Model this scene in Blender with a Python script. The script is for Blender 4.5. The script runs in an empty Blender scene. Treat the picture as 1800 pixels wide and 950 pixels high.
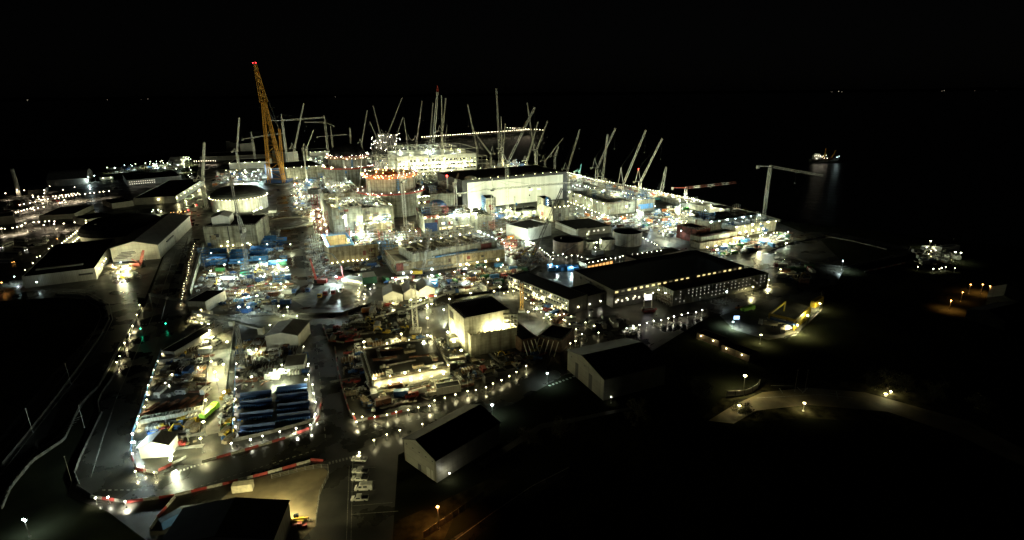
import bpy, math, random
from mathutils import Vector, Matrix
R = math.radians
random.seed(11)
S = bpy.context.scene
C = S.collection
# ---------------------------------------------------------------- camera
CAMZ, FPX, PITCH, ROLL = 120.0, 980.0, 17.7, -0.6
cam = bpy.data.objects.new('camera', bpy.data.cameras.new('camera'))
C.objects.link(cam)
RM = Matrix.Rotation(R(90 - PITCH), 3, 'X') @ Matrix.Rotation(R(ROLL), 3, 'Z')
cam.matrix_world = Matrix.Translation((0, 0, CAMZ)) @ RM.to_4x4()
cam.data.sensor_width = 36
cam.data.lens = FPX / 1800 * 36
cam.data.clip_start, cam.data.clip_end = 1, 200000
S.camera = cam
# ---------------------------------------------------------------- night sky, moon, exposure
W = bpy.data.worlds.new('World'); S.world = W; W.use_nodes = True
wn = W.node_tree.nodes; wl = W.node_tree.links
sky = wn.new('ShaderNodeTexSky'); sky.sky_type = 'NISHITA'; sky.sun_disc = False
sky.sun_elevation = R(12); sky.sun_rotation = R(200)
hs = wn.new('ShaderNodeHueSaturation'); hs.inputs['Saturation'].default_value = 0.25
wl.new(sky.outputs[0], hs.inputs['Color']); wl.new(hs.outputs[0], wn['Background'].inputs[0])
wn['Background'].inputs[1].default_value = 0.00014
sun = bpy.data.objects.new('moon_light', bpy.data.lights.new('moon_light', 'SUN'))
sun.data.energy = 0.006; sun.data.angle = R(0.5); sun.data.color = (1, .96, .9)
sun.rotation_euler = (R(60), 0, R(25)); C.objects.link(sun)
S.view_settings.view_transform = 'Standard'; S.view_settings.look = 'None'
S.view_settings.exposure = 0.0; S.view_settings.gamma = 1.0
cy = S.cycles
cy.use_denoising = True; cy.denoising_prefilter = 'NONE'; cy.max_bounces = 2; cy.diffuse_bounces = 1; cy.glossy_bounces = 1
cy.transmission_bounces = 1; cy.sample_clamp_indirect = 1.0; cy.sample_clamp_direct = 0
cy.caustics_reflective = False; cy.caustics_refractive = False; cy.filter_width = 1.5
cy.use_light_tree = True; cy.use_adaptive_sampling = False
# ---------------------------------------------------------------- measuring the place
def ray(u, v): return RM @ Vector(((u - 900) / FPX, -(v - 475) / FPX, -1))
def P(u, v, z=0.0):
    d = ray(u, v); t = (z - CAMZ) / d.z
    return Vector((d.x * t, d.y * t, z))
def at_depth(u, v, y):
    d = ray(u, v); t = y / d.y
    return Vector((d.x * t, y, CAMZ + d.z * t))
def HT(b, u, v): return at_depth(u, v, b.y).z
def proj(p):
    q = RM.transposed() @ (Vector(p) - Vector((0, 0, CAMZ)))
    return 900 - FPX * q.x / q.z, 475 + FPX * q.y / q.z
def ang(p, q): return math.atan2(q.y - p.y, q.x - p.x)
def lerp(a, b, t): return a + (b - a) * t
def row(p, q, n): return [(lerp(p[0], q[0], i / (n - 1)), lerp(p[1], q[1], i / (n - 1))) for i in range(n)]
# ---------------------------------------------------------------- materials
M = {}
def mat(name, col, rough=.6, metal=0, var=.25, scale=.6, streak=False, joints=None, wet=False, bump=0, spec=.5, col2=None):
    m = bpy.data.materials.new(name); m.use_nodes = True; nt = m.node_tree; n = nt.nodes; l = nt.links
    b = n['Principled BSDF']; b.inputs['Roughness'].default_value = rough; b.inputs['Metallic'].default_value = metal
    b.inputs['Specular IOR Level'].default_value = spec
    tc = n.new('ShaderNodeTexCoord'); out = tc.outputs['Object']
    nz = n.new('ShaderNodeTexNoise'); nz.inputs['Scale'].default_value = scale; nz.inputs['Detail'].default_value = 6
    l.new(out, nz.inputs['Vector'])
    cr = n.new('ShaderNodeValToRGB')
    c2 = col2 or tuple(c * (1 - var * 1.6) for c in col)
    cr.color_ramp.elements[0].color = (*c2, 1); cr.color_ramp.elements[1].color = (*[min(1, c * (1 + var * .5)) for c in col], 1)
    cr.color_ramp.elements[0].position = .32; cr.color_ramp.elements[1].position = .68
    l.new(nz.outputs[0], cr.inputs[0]); c = cr.outputs[0]
    if streak:
        mp = n.new('ShaderNodeMapping'); mp.inputs['Scale'].default_value = (.55, .55, .035); l.new(out, mp.inputs[0])
        n2 = n.new('ShaderNodeTexNoise'); n2.inputs['Scale'].default_value = 1.0; n2.inputs['Detail'].default_value = 5; l.new(mp.outputs[0], n2.inputs['Vector'])
        r2 = n.new('ShaderNodeValToRGB'); r2.color_ramp.elements[0].position = .36; r2.color_ramp.elements[1].position = .58
        r2.color_ramp.elements[0].color = (.45, .42, .36, 1); r2.color_ramp.elements[1].color = (1, 1, 1, 1)
        l.new(n2.outputs[0], r2.inputs[0])
        mx = n.new('ShaderNodeMixRGB'); mx.blend_type = 'MULTIPLY'; mx.inputs[0].default_value = .8
        l.new(c, mx.inputs[1]); l.new(r2.outputs[0], mx.inputs[2]); c = mx.outputs[0]
    if joints:
        sp = n.new('ShaderNodeSeparateXYZ'); l.new(out, sp.inputs[0])
        ad = n.new('ShaderNodeMath'); ad.operation = 'MULTIPLY_ADD'; ad.inputs[1].default_value = .8; l.new(sp.outputs[1], ad.inputs[0]); l.new(sp.outputs[0], ad.inputs[2])
        cb = n.new('ShaderNodeCombineXYZ'); l.new(ad.outputs[0], cb.inputs[0]); l.new(sp.outputs[2], cb.inputs[1])
        bk = n.new('ShaderNodeTexBrick'); bk.offset = 0; bk.inputs['Scale'].default_value = 1
        bk.inputs['Brick Width'].default_value = joints[0]; bk.inputs['Row Height'].default_value = joints[1]; bk.inputs['Mortar Size'].default_value = joints[2]
        bk.inputs['Color1'].default_value = (1, 1, 1, 1); bk.inputs['Color2'].default_value = (.8, .8, .78, 1); bk.inputs['Mortar'].default_value = (.4, .38, .34, 1)
        l.new(cb.outputs[0], bk.inputs['Vector'])
        mx = n.new('ShaderNodeMixRGB'); mx.blend_type = 'MULTIPLY'; mx.inputs[0].default_value = .85
        l.new(c, mx.inputs[1]); l.new(bk.outputs[0], mx.inputs[2]); c = mx.outputs[0]
    l.new(c, b.inputs['Base Color'])
    if wet:
        n3 = n.new('ShaderNodeTexNoise'); n3.inputs['Scale'].default_value = .06; n3.inputs['Detail'].default_value = 7; l.new(out, n3.inputs['Vector'])
        mr = n.new('ShaderNodeMapRange'); mr.inputs[1].default_value = .35; mr.inputs[2].default_value = .65; mr.inputs[3].default_value = wet[0]; mr.inputs[4].default_value = wet[1]
        l.new(n3.outputs[0], mr.inputs[0]); l.new(mr.outputs[0], b.inputs['Roughness'])
    if bump:
        bp = n.new('ShaderNodeBump'); bp.inputs['Strength'].default_value = bump; bp.inputs['Distance'].default_value = .3
        nb = n.new('ShaderNodeTexNoise'); nb.inputs['Scale'].default_value = scale * 2.5; nb.inputs['Detail'].default_value = 4; l.new(out, nb.inputs['Vector'])
        l.new(nb.outputs[0], bp.inputs['Height']); l.new(bp.outputs[0], b.inputs['Normal'])
    M[name] = m; return m
GLOW = {}; LDATA = {}; NL = [0]
KW = 1.9
def shine(parent, loc, mt, size, spot=False, k=1.0):
    """the light a lamp gives: a small lamp object inside its head"""
    col, st = GLOW[mt]; key = (mt, round(size, 2), spot, k)
    if key not in LDATA:
        d = bpy.data.lights.new('lamp_light', 'SPOT' if spot else 'POINT'); d.color = col; d.energy = 39.5 * st * size * size * k * KW; d.shadow_soft_size = .25
        if spot: d.spot_size = R(134); d.spot_blend = .6
        LDATA[key] = d
    o = bpy.data.objects.new('lamp_light', LDATA[key]); C.objects.link(o); o.parent = parent; o.location = loc; NL[0] += 1
def glow(name, col, s, base=(.8, .8, .8)):
    m = bpy.data.materials.new(name); m.use_nodes = True; nt = m.node_tree
    b = nt.nodes['Principled BSDF']; b.inputs['Base Color'].default_value = (*base, 1); m.cycles.emission_sampling = 'NONE'; GLOW[name] = (col, s)
    b.inputs['Emission Color'].default_value = (*col, 1); b.inputs['Emission Strength'].default_value = min(s, 16) if name[0] == 'l' else s
    M[name] = m; return m
mat('soil', (.016, .017, .010), .95, var=.5, scale=.05, bump=.3, col2=(.007, .008, .005), spec=0)
mat('asphalt', (.04, .039, .033), .4, var=.45, scale=.09, wet=(.22, .6), bump=.06)
mat('wet_road', (.034, .033, .027), .3, var=.4, scale=.12, wet=(.14, .42), bump=.04)
mat('gravel', (.055, .052, .038), .7, var=.5, scale=.16, wet=(.35, .85), bump=.2)
mat('pale_slab', (.24, .235, .19), .6, var=.4, scale=.2, wet=(.25, .7))
mat('verge', (.04, .036, .02), .95, var=.5, scale=.25, bump=.3, spec=0)
mat('tan_lot', (.17, .135, .075), .8, var=.35, scale=.12, bump=.1)
mat('mud', (.085, .06, .036), .75, var=.55, scale=.22, wet=(.3, .9), bump=.4)
mat('paint_white', (.34, .34, .3), .6, var=.4, scale=1.5)
mat('rock', (.03, .03, .027), .9, var=.6, scale=.3, bump=.6)
mat('concrete', (.36, .36, .29), .85, var=.28, scale=.25, streak=True, joints=(5, 4.2, .12))
mat('concrete_pale', (.47, .47, .38), .85, var=.2, scale=.3, streak=True, joints=(3.4, 1.6, .04))
mat('concrete_warm', (.40, .33, .2), .85, var=.3, scale=.25, streak=True, joints=(2.6, 9, .1))
mat('concrete_plain', (.33, .32, .27), .85, var=.3, scale=.5)
mat('clad_grey', (.38, .37, .33), .5, var=.12, scale=.15, joints=(1.2, 30, .05))
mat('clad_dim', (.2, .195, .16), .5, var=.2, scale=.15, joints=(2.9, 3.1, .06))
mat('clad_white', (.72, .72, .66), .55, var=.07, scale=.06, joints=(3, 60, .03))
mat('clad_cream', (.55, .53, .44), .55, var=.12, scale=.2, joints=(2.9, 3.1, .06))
mat('dome_grey', (.06, .062, .055), .7, var=.3, scale=.15)
mat('clad_dark', (.03, .03, .03), .6, var=.3, scale=.2)
mat('roof_dark', (.012, .012, .012), .85, var=.4, scale=.2, spec=.1)
mat('roof_ribbed', (.016, .0165, .016), .65, var=.3, scale=.1, joints=(2.2, 300, .12))
mat('roof_grey', (.16, .16, .155), .55, var=.2, scale=.2, joints=(1.6, 200, .06))
mat('canvas', (.68, .67, .6), .7, var=.12, scale=.3)
mat('crane_grey', (.74, .73, .62), .5, var=.2, scale=.4)
mat('crane_white', (.74, .73, .64), .5, var=.15, scale=.4)
mat('crane_yellow', (.60, .29, .035), .5, var=.25, scale=.3)
mat('crane_red', (.45, .05, .03), .5, var=.25, scale=.3)
mat('tower_red', (.15, .028, .024), .6, var=.3, scale=.4)
mat('crane_dark', (.07, .07, .06), .6, var=.3)
mat('crane_teal', (.06, .25, .25), .5)
mat('steel', (.26, .255, .23), .45, metal=.3, var=.3)
mat('cable', (.09, .09, .085), .6)
mat('rubber', (.018, .018, .018), .9)
mat('glass_dark', (.02, .025, .03), .12, var=.1)
mat('tank_brown', (.13, .085, .055), .7, var=.35, scale=.3, streak=True, joints=(6, 2.4, .05))
mat('tank_white', (.58, .57, .51), .5, var=.18, scale=.3, streak=True)
mat('barrier_grey', (.06, .057, .047), .9, var=.5, scale=.4)
mat('rust', (.17, .075, .042), .85, var=.45, scale=.6)
mat('shutter_red', (.21, .055, .04), .8, var=.35, scale=.4, joints=(1.3, 6, .14))
mat('shutter_brown', (.14, .085, .055), .8, var=.35, scale=.4, joints=(60, .7, .1))
mat('timber', (.25, .205, .13), .8, var=.35, scale=1)
mat('ply_orange', (.30, .17, .06), .75, var=.35, scale=.5)
for nm, c in dict(blue=(.035, .10, .26), sky_blue=(.06, .22, .5), navy=(.025, .06, .17), red=(.24, .03, .025), orange=(.42, .13, .025), green=(.03, .17, .05), dark_green=(.025, .1, .05),
                  lime=(.3, .62, .05), yellow=(.5, .34, .03), white=(.72, .72, .67), cream=(.62, .56, .4), grey=(.28, .28, .27), teal=(.05, .3, .3), pink=(.6, .35, .28)).items():
    mat('p_' + nm, c, .5, var=.2, scale=.8)
mat('leaf', (.075, .07, .025), .8, var=.5, scale=3)
mat('bark', (.06, .045, .03), .9)
FL = 300.0
glow('l_warm', (1, .9, .44), FL); glow('l_white', (.94, 1, .62), FL); glow('l_cool', (.78, 1, .98), FL)
glow('l_small', (1, .9, .5), 150); glow('l_smallw', (1, .97, .74), 150); glow('l_orange', (1, .42, .1), 160)
glow('l_far', (1, .82, .55), 130); glow('l_red', (1, .015, .02), 45); glow('l_green', (.02, 1, .45), 160); glow('l_blue', (.2, .4, 1), 25)
glow('l_town', (1, .85, .6), 1.1); glow('w_sign', (.45, .65, 1), 2.2); glow('l_ring', (1, .9, .68), 60); glow('l_jetty', (1, .86, .55), 40)
glow('w_yellow', (1, .8, .32), 1.3); glow('w_white', (1, .92, .7), 1.2); glow('w_dim', (1, .8, .4), .12); glow('sign_white', (1, .93, .95), 2.4)
glow('w_orange', (1, .5, .14), 1.6); glow('l_head', (1, .95, .85), 160)
def sea_mat():
    m = bpy.data.materials.new('sea'); m.use_nodes = True; n = m.node_tree.nodes; l = m.node_tree.links; b = n['Principled BSDF']
    b.inputs['Base Color'].default_value = (.004, .006, .006, 1); b.inputs['Roughness'].default_value = .3
    tc = n.new('ShaderNodeTexCoord'); bp = n.new('ShaderNodeBump'); bp.inputs['Strength'].default_value = .8; bp.inputs['Distance'].default_value = 1.2
    a = n.new('ShaderNodeTexNoise'); a.inputs['Scale'].default_value = .09; a.inputs['Detail'].default_value = 5
    l.new(tc.outputs['Object'], a.inputs['Vector']); l.new(a.outputs[0], bp.inputs['Height']); l.new(bp.outputs[0], b.inputs['Normal'])
    M['sea'] = m
sea_mat()
# ---------------------------------------------------------------- mesh builder
class MB:
    def __init__(s): s.v = []; s.f = []; s.mi = []; s.k = 0
    def add(s, vs, fs):
        o = len(s.v); s.v += [tuple(x) for x in vs]
        for f in fs: s.f.append([i + o for i in f]); s.mi.append(s.k)
        return s
    def hexa(s, b, t):
        return s.add(list(b) + list(t), [(3, 2, 1, 0), (4, 5, 6, 7), (0, 1, 5, 4), (1, 2, 6, 5), (2, 3, 7, 6), (3, 0, 4, 7)])
    def box(s, x, y, z, sx, sy, sz, rz=0):      # z is the underside
        c, n = math.cos(rz), math.sin(rz); q = [(-sx / 2, -sy / 2), (sx / 2, -sy / 2), (sx / 2, sy / 2), (-sx / 2, sy / 2)]
        q = [(x + a * c - b * n, y + a * n + b * c) for a, b in q]
        return s.hexa([(a, b, z) for a, b in q], [(a, b, z + sz) for a, b in q])
    def bar(s, p, q, w, h=None, ends=False):
        p, q = Vector(p), Vector(q); d = q - p
        if d.length < 1e-6: return s
        d.normalize(); h = h or w
        a = d.cross(Vector((0, 0, 1)))
        if a.length < .02: a = Vector((1, 0, 0))
        a.normalize(); b = d.cross(a); a *= w / 2; b *= h / 2
        r = [-a - b, a - b, a + b, -a + b]
        return s.add([p + x for x in r] + [q + x for x in r], [(0, 1, 5, 4), (1, 2, 6, 5), (2, 3, 7, 6), (3, 0, 4, 7)] + ([(3, 2, 1, 0), (4, 5, 6, 7)] if ends else []))
    def prism(s, pts, z0, z1, bottom=False):
        n = len(pts); a = [(p[0], p[1], z0) for p in pts] + [(p[0], p[1], z1) for p in pts]
        return s.add(a, [tuple(range(n, 2 * n))] + [(i, (i + 1) % n, n + (i + 1) % n, n + i) for i in range(n)] + ([tuple(reversed(range(n)))] if bottom else []))
    def sheet(s, pts, z): return s.add([(p[0], p[1], z) for p in pts], [tuple(range(len(pts)))])
    def cyl(s, x, y, z, r, h, n=24, r2=None, top=True, inner=None):
        r2 = r if r2 is None else r2; A = [2 * math.pi * i / n for i in range(n)]
        b = [(x + r * math.cos(a), y + r * math.sin(a), z) for a in A]; t = [(x + r2 * math.cos(a), y + r2 * math.sin(a), z + h) for a in A]
        f = [(i, (i + 1) % n, n + (i + 1) % n, n + i) for i in range(n)]
        if top: f.append(tuple(range(n, 2 * n)))
        return s.add(b + t, f)
    def ring(s, x, y, z, r0, r1, h, n=40):
        A = [2 * math.pi * i / n for i in range(n)]
        v = [(x + r * math.cos(a), y + r * math.sin(a), zz) for r, zz in ((r0, z), (r1, z), (r1, z + h), (r0, z + h)) for a in A]
        f = []
        for i in range(n):
            j = (i + 1) % n
            for k in range(4): k2 = (k + 1) % 4; f.append((k * n + i, k * n + j, k2 * n + j, k2 * n + i))
        return s.add(v, f)
    def dome(s, x, y, z, r, h, n=32, m=7, r_top=0):
        rows = []
        v = []
        for k in range(m + 1):
            t = k / m * math.pi / 2; rr = max(r * math.cos(t), .01); zz = z + h * math.sin(t)
            v += [(x + rr * math.cos(2 * math.pi * i / n), y + rr * math.sin(2 * math.pi * i / n), zz) for i in range(n)]
        f = [(k * n + i, k * n + (i + 1) % n, (k + 1) * n + (i + 1) % n, (k + 1) * n + i) for k in range(m) for i in range(n)]
        return s.add(v, f)
    def extrude(s, prof, y0, y1):               # profile in x,z
        n = len(prof); v = [(x, y0, z) for x, z in prof] + [(x, y1, z) for x, z in prof]
        return s.add(v, [tuple(range(n)), tuple(reversed(range(n, 2 * n)))] + [(i, n + i, n + (i + 1) % n, (i + 1) % n) for i in range(n)])
    def lattice(s, p, q, w0, w1, seg, t=.28, td=.16, rings=True):
        p, q = Vector(p), Vector(q); d = (q - p); L = d.length; d.normalize()
        a = d.cross(Vector((0, 0, 1)))
        if a.length < .1: a = Vector((1, 0, 0))
        a.normalize(); b = d.cross(a).normalized(); n = max(2, int(L / seg))
        def cor(i):
            k = i / n; w = lerp(w0, w1, k) / 2; c = p + d * L * k
            return [c + a * w + b * w, c - a * w + b * w, c - a * w - b * w, c + a * w - b * w]
        c0, c1 = cor(0), cor(n)
        for k in range(4): s.bar(c0[k], c1[k], t)
        prev = c0
        for i in range(1, n + 1):
            cur = cor(i)
            for k in range(4):
                k2 = (k + 1) % 4
                s.bar(*((prev[k], cur[k2]) if i % 2 else (prev[k2], cur[k])), td)
                if rings and i % 2 == 0: s.bar(cur[k], cur[k2], td)
            prev = cur
        return s
    def mesh(s, name, mats):
        m = bpy.data.meshes.new(name); m.from_pydata(s.v, [], s.f)
        for x in (mats if isinstance(mats, (list, tuple)) else [mats]): m.materials.append(M[x])
        if any(s.mi): m.polygons.foreach_set('material_index', s.mi)
        m.update(); return m
def obj(name, mb, mt, parent=None, loc=(0, 0, 0)):
    o = bpy.data.objects.new(name, mb.mesh(name, mt) if isinstance(mb, MB) else mb); C.objects.link(o)
    o.location = loc
    if parent: o.parent = parent
    return o
PENDING = []
def tag(o, label, cat, group=None, auto=False):
    o['label'] = label; o['category'] = cat
    if group: o['group'] = group
    if auto: PENDING.append(o)
    return o
def thing(name, label, cat, loc=(0, 0, 0), rz=0, group=None, auto=False):
    o = bpy.data.objects.new(name, None); C.objects.link(o); o.location = loc; o.rotation_euler = (0, 0, rz); o.empty_display_size = .5
    return tag(o, label, cat, group, auto)
def struct(name, mb, mt):
    o = obj(name, mb, mt); o['kind'] = 'structure'; return o
def inside(p, poly):
    c = False; n = len(poly)
    for i in range(n):
        a, b = poly[i], poly[(i + 1) % n]
        if (a[1] > p[1]) != (b[1] > p[1]) and p[0] < (b[0] - a[0]) * (p[1] - a[1]) / (b[1] - a[1]) + a[0]: c = not c
    return c
FOOT = []                                        # footprints that loose things keep clear of
# ---------------------------------------------------------------- archetypes that repeat
ARC = {}
def arch(key, name, parts):                      # parts: (name, MB, material, parent index or None)
    merged = MB(); mats = []
    meshes = []
    for pn, mb, mt, pa in parts:
        mm = mt if isinstance(mt, (list, tuple)) else [mt]
        for i, x in enumerate(mm):
            if x not in mats: mats.append(x)
        o = len(merged.v); merged.v += mb.v
        for f, k in zip(mb.f, mb.mi): merged.f.append([i + o for i in f]); merged.mi.append(mats.index(mm[k]))
        meshes.append((pn, mb.mesh(pn, mt), pa))
    ARC[key] = (name, meshes, merged.mesh(name, mats))
FAR = 620
def put(key, loc, rz, label, cat, group=None, auto=False, scale=None, far=None):
    name, parts, one = ARC[key]
    if (Vector(loc).length > FAR if far is None else far):
        o = bpy.data.objects.new(name, one); C.objects.link(o); o.location = loc; o.rotation_euler = (0, 0, rz); tag(o, label, cat, group, auto)
    else:
        o = thing(name, label, cat, loc, rz, group, auto); ch = []
        for pn, me, pa in parts:
            c = bpy.data.objects.new(pn, me); C.objects.link(c); c.parent = o if pa is None else ch[pa]; ch.append(c)
    if scale: o.scale = scale
    return o
ORD = 'first second third fourth fifth sixth seventh eighth ninth tenth eleventh twelfth thirteenth fourteenth'.split()
def finish_labels():
    by = {}
    for o in PENDING: by.setdefault(o['label'], []).append(o)
    for lab, os_ in by.items():
        if len(os_) == 1: continue
        if len(os_) > len(ORD):
            for o in os_: o['group'] = o.get('group') or lab
            continue
        os_.sort(key=lambda o: proj(o.location)[0])
        for i, o in enumerate(os_): o['label'] = lab + ', ' + ('leftmost' if i == 0 else 'rightmost' if i == len(os_) - 1 else ORD[i] + ' from left')
# ---------------------------------------------------------------- lamps
HEAD = {}
mat('barrier_red', (.26, .03, .025), .5, var=.25, scale=.8)
def lamp_arch(key, name, lm, h, s, heads=1, pole=.14):
    mast = MB().bar((0, 0, 0), (0, 0, h - .2), pole); base = MB().box(0, 0, 0, s * 1.1, s * .8, .45)
    pr = [('mast', mast, 'steel', None), ('foot', base, 'p_grey', None)]
    hd = MB()
    if heads == 1: hd.box(0, 0, h - .25, s, s, s * .6)
    else:
        for k in range(heads): hd.box((k - (heads - 1) / 2) * s * 1.3, 0, h - .25, s, s * .7, s * .7)
    pr.append(('lamp', hd, lm, None)); arch(key, name, pr); HEAD[key] = (lm, s * (heads ** .5), h, name in ('fence_lamp', 'walkway_lamp', 'street_lamp', 'seawall_lamp'))
for c in ('warm', 'white', 'cool'):
    lamp_arch('flood_' + c, 'floodlight', 'l_' + c, 9, .72, 1); lamp_arch('twin_' + c, 'floodlight', 'l_' + c, 8, .55, 2)
    lamp_arch('work_' + c, 'work_light', 'l_' + c, 3.2, .46); lamp_arch('deck_' + c, 'deck_lamp', 'l_' + c, 2.4, .42); lamp_arch('pole_' + c, 'pole_lamp', 'l_' + c, 4.2, .46)
lamp_arch('fence', 'fence_lamp', 'l_small', 2.6, .36); lamp_arch('fencew', 'fence_lamp', 'l_smallw', 2.6, .4)
lamp_arch('walk', 'walkway_lamp', 'l_small', 2.2, .22); lamp_arch('far', 'street_lamp', 'l_far', 8, .75); lamp_arch('orange', 'street_lamp', 'l_orange', 8, .5)
lamp_arch('shore', 'seawall_lamp', 'l_smallw', 6, .55); lamp_arch('street_off', 'lamp_post', 'p_grey', 10, .4)
# ---------------------------------------------------------------- loads and plant
def ribbed_box(mb, L, w, h, z=0, n=14):
    mb.box(0, 0, z, L, w, h)
    for i in range(n):
        x = -L / 2 + (i + .5) * L / n
        for s in (-1, 1): mb.box(x, s * (w / 2 + .03), z + .12, L / n * .5, .06, h - .24)
    return mb
for col in ('blue', 'rust', 'green', 'grey', 'white', 'orange', 'sky_blue', 'cream'):
    mt = 'rust' if col == 'rust' else 'p_' + col
    doors = MB().box(3.06, .6, .12, .05, 1.1, 2.3).box(3.06, -.6, .12, .05, 1.1, 2.3); bars = MB()
    for y in (-.9, -.3, .3, .9): bars.bar((3.11, y, .2), (3.11, y, 2.4), .05)
    arch('cont_' + col, 'shipping_container', [('shell', ribbed_box(MB(), 6.06, 2.44, 2.6), mt, None), ('door', doors, mt, None), ('lock_bar', bars, 'steel', 1)])
for col in ('white', 'cream', 'grey', 'dark_green'):
    body = MB().box(0, 0, .15, 7.2, 2.9, 2.5); rf = MB().box(0, 0, 2.65, 7.4, 3.1, .14); win = MB().box(-1.9, -1.47, 1.2, 1.4, .06, .95).box(1.9, -1.47, 1.2, 1.4, .06, .95)
    arch('cabin_' + col, 'site_cabin', [('wall', body, 'p_' + col, None), ('roof', rf, 'roof_grey', None), ('window', win, 'w_dim' if col == 'cream' else 'glass_dark', None), ('door', MB().box(0, -1.47, .2, .9, .05, 2.05), 'p_grey', None)])
def wheels(xs, w, r, t=.28):
    out = []
    for x in xs:
        for s in (-1, 1):
            m = MB(); n = 10; A = [2 * math.pi * i / n for i in range(n)]; y0, y1 = s * w / 2 - t / 2, s * w / 2 + t / 2
            m.add([(x + r * math.cos(a), y0, r + r * math.sin(a)) for a in A] + [(x + r * math.cos(a), y1, r + r * math.sin(a)) for a in A], [tuple(range(n)), tuple(range(2 * n - 1, n - 1, -1))] + [(i, n + i, n + (i + 1) % n, (i + 1) % n) for i in range(n)])
            out.append(('wheel', m, 'rubber', None))
    return out
def lights(x, y, z, m='p_white'): return [('headlight', MB().box(x, s * y, z, .06, .3, .2), m, None) for s in (-1, 1)]
for col in ('white', 'grey', 'red', 'yellow'):
    b = MB().extrude([(-2.8, .4), (2.8, .4), (2.85, .95), (2.1, 1.25), (1.35, 2.15), (1.0, 2.4), (-2.7, 2.4), (-2.8, 2.2)], -.98, .98)
    g = MB().hexa([(2.12, -.85, 1.27), (2.12, .85, 1.27), (1.4, .82, 2.12), (1.4, -.82, 2.12)], [(2.17, -.85, 1.31), (2.17, .85, 1.31), (1.45, .82, 2.15), (1.45, -.82, 2.15)])
    for s in (-1, 1): g.box(.95, s * .99, 1.4, 1.0, .03, .6).box(-.6, s * .99, 1.4, 1.2, .03, .6)
    arch('van_' + col, 'parked_van', [('body', b, 'p_' + col, None), ('window', g, 'glass_dark', None)] + wheels((-1.75, 1.75), 1.8, .36) + lights(2.86, .7, .75))
    b = MB().extrude([(-2.6, .5), (2.6, .5), (2.65, 1.0), (1.6, 1.15), (1.0, 1.8), (-.5, 1.8), (-.6, 1.1), (-2.6, 1.1)], -.92, .92)
    g = MB()
    for s in (-1, 1): g.box(.35, s * .93, 1.2, 1.3, .03, .45)
    g.hexa([(1.62, -.8, 1.17), (1.62, .8, 1.17), (1.06, .78, 1.76), (1.06, -.78, 1.76)], [(1.66, -.8, 1.2), (1.66, .8, 1.2), (1.1, .78, 1.79), (1.1, -.78, 1.79)])
    arch('pick_' + col, 'pickup_truck', [('body', b, 'p_' + col, None), ('load_bed', MB().box(-1.6, 0, 1.11, 1.9, 1.6, .05), 'rubber', None), ('window', g, 'glass_dark', None)] + wheels((-1.6, 1.6), 1.7, .38) + lights(2.66, .65, .75))
    b = MB().extrude([(-2.1, .35), (2.1, .35), (2.15, .8), (1.2, .95), (.6, 1.42), (-1.0, 1.42), (-1.7, .95), (-2.1, .85)], -.85, .85); g = MB()
    for s in (-1, 1): g.box(-.2, s * .86, .97, 1.7, .02, .36)
    arch('car_' + col, 'parked_car', [('body', b, 'p_' + col, None), ('window', g, 'glass_dark', None)] + wheels((-1.3, 1.3), 1.6, .32))
for col, bx in (('blue', 'grey'), ('red', 'white'), ('white', 'cream'), ('lime', 'lime'), ('yellow', 'grey')):
    cab = MB().extrude([(2.2, .7), (4.3, .7), (4.35, 1.6), (4.1, 3.0), (2.2, 3.0)], -1.2, 1.2); g = MB().box(4.26, 0, 1.75, .1, 2.0, .85)
    arch('lorry_' + col, 'lorry', [('cab', cab, 'p_' + col, None), ('windscreen', g, 'glass_dark', 0), ('chassis', MB().box(-.8, 0, .65, 8.6, 1.0, .3), 'crane_dark', None),
         ('load_body', MB().box(-1.6, 0, 1.0, 7.0, 2.4, 1.6), 'p_' + bx, None), ('mudguard', MB().box(-3.2, 0, .98, 2.4, 2.5, .06), 'rubber', None)] + wheels((-3.8, -2.6, 3.2), 2.1, .5) + lights(4.37, .9, .85))
b = MB().extrude([(-6, .4), (6, .4), (6.1, 1.2), (5.8, 3.2), (-6, 3.3)], -1.25, 1.25); g = MB().box(6.0, 0, 1.5, .12, 2.2, 1.3)
for s in (-1, 1): g.box(-.3, s * 1.26, 1.6, 10.5, .03, .95)
for c, hl in (('white', 'l_head'), ('grey', 'glass_dark'), ('orange', 'l_orange')):
    arch('coach_' + c, 'coach', [('body', b, 'p_white' if c != 'grey' else 'p_grey', None), ('window', g, 'glass_dark', None)] + wheels((-4, 3.8), 2.3, .5) + lights(6.12, .95, .7, hl))
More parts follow.
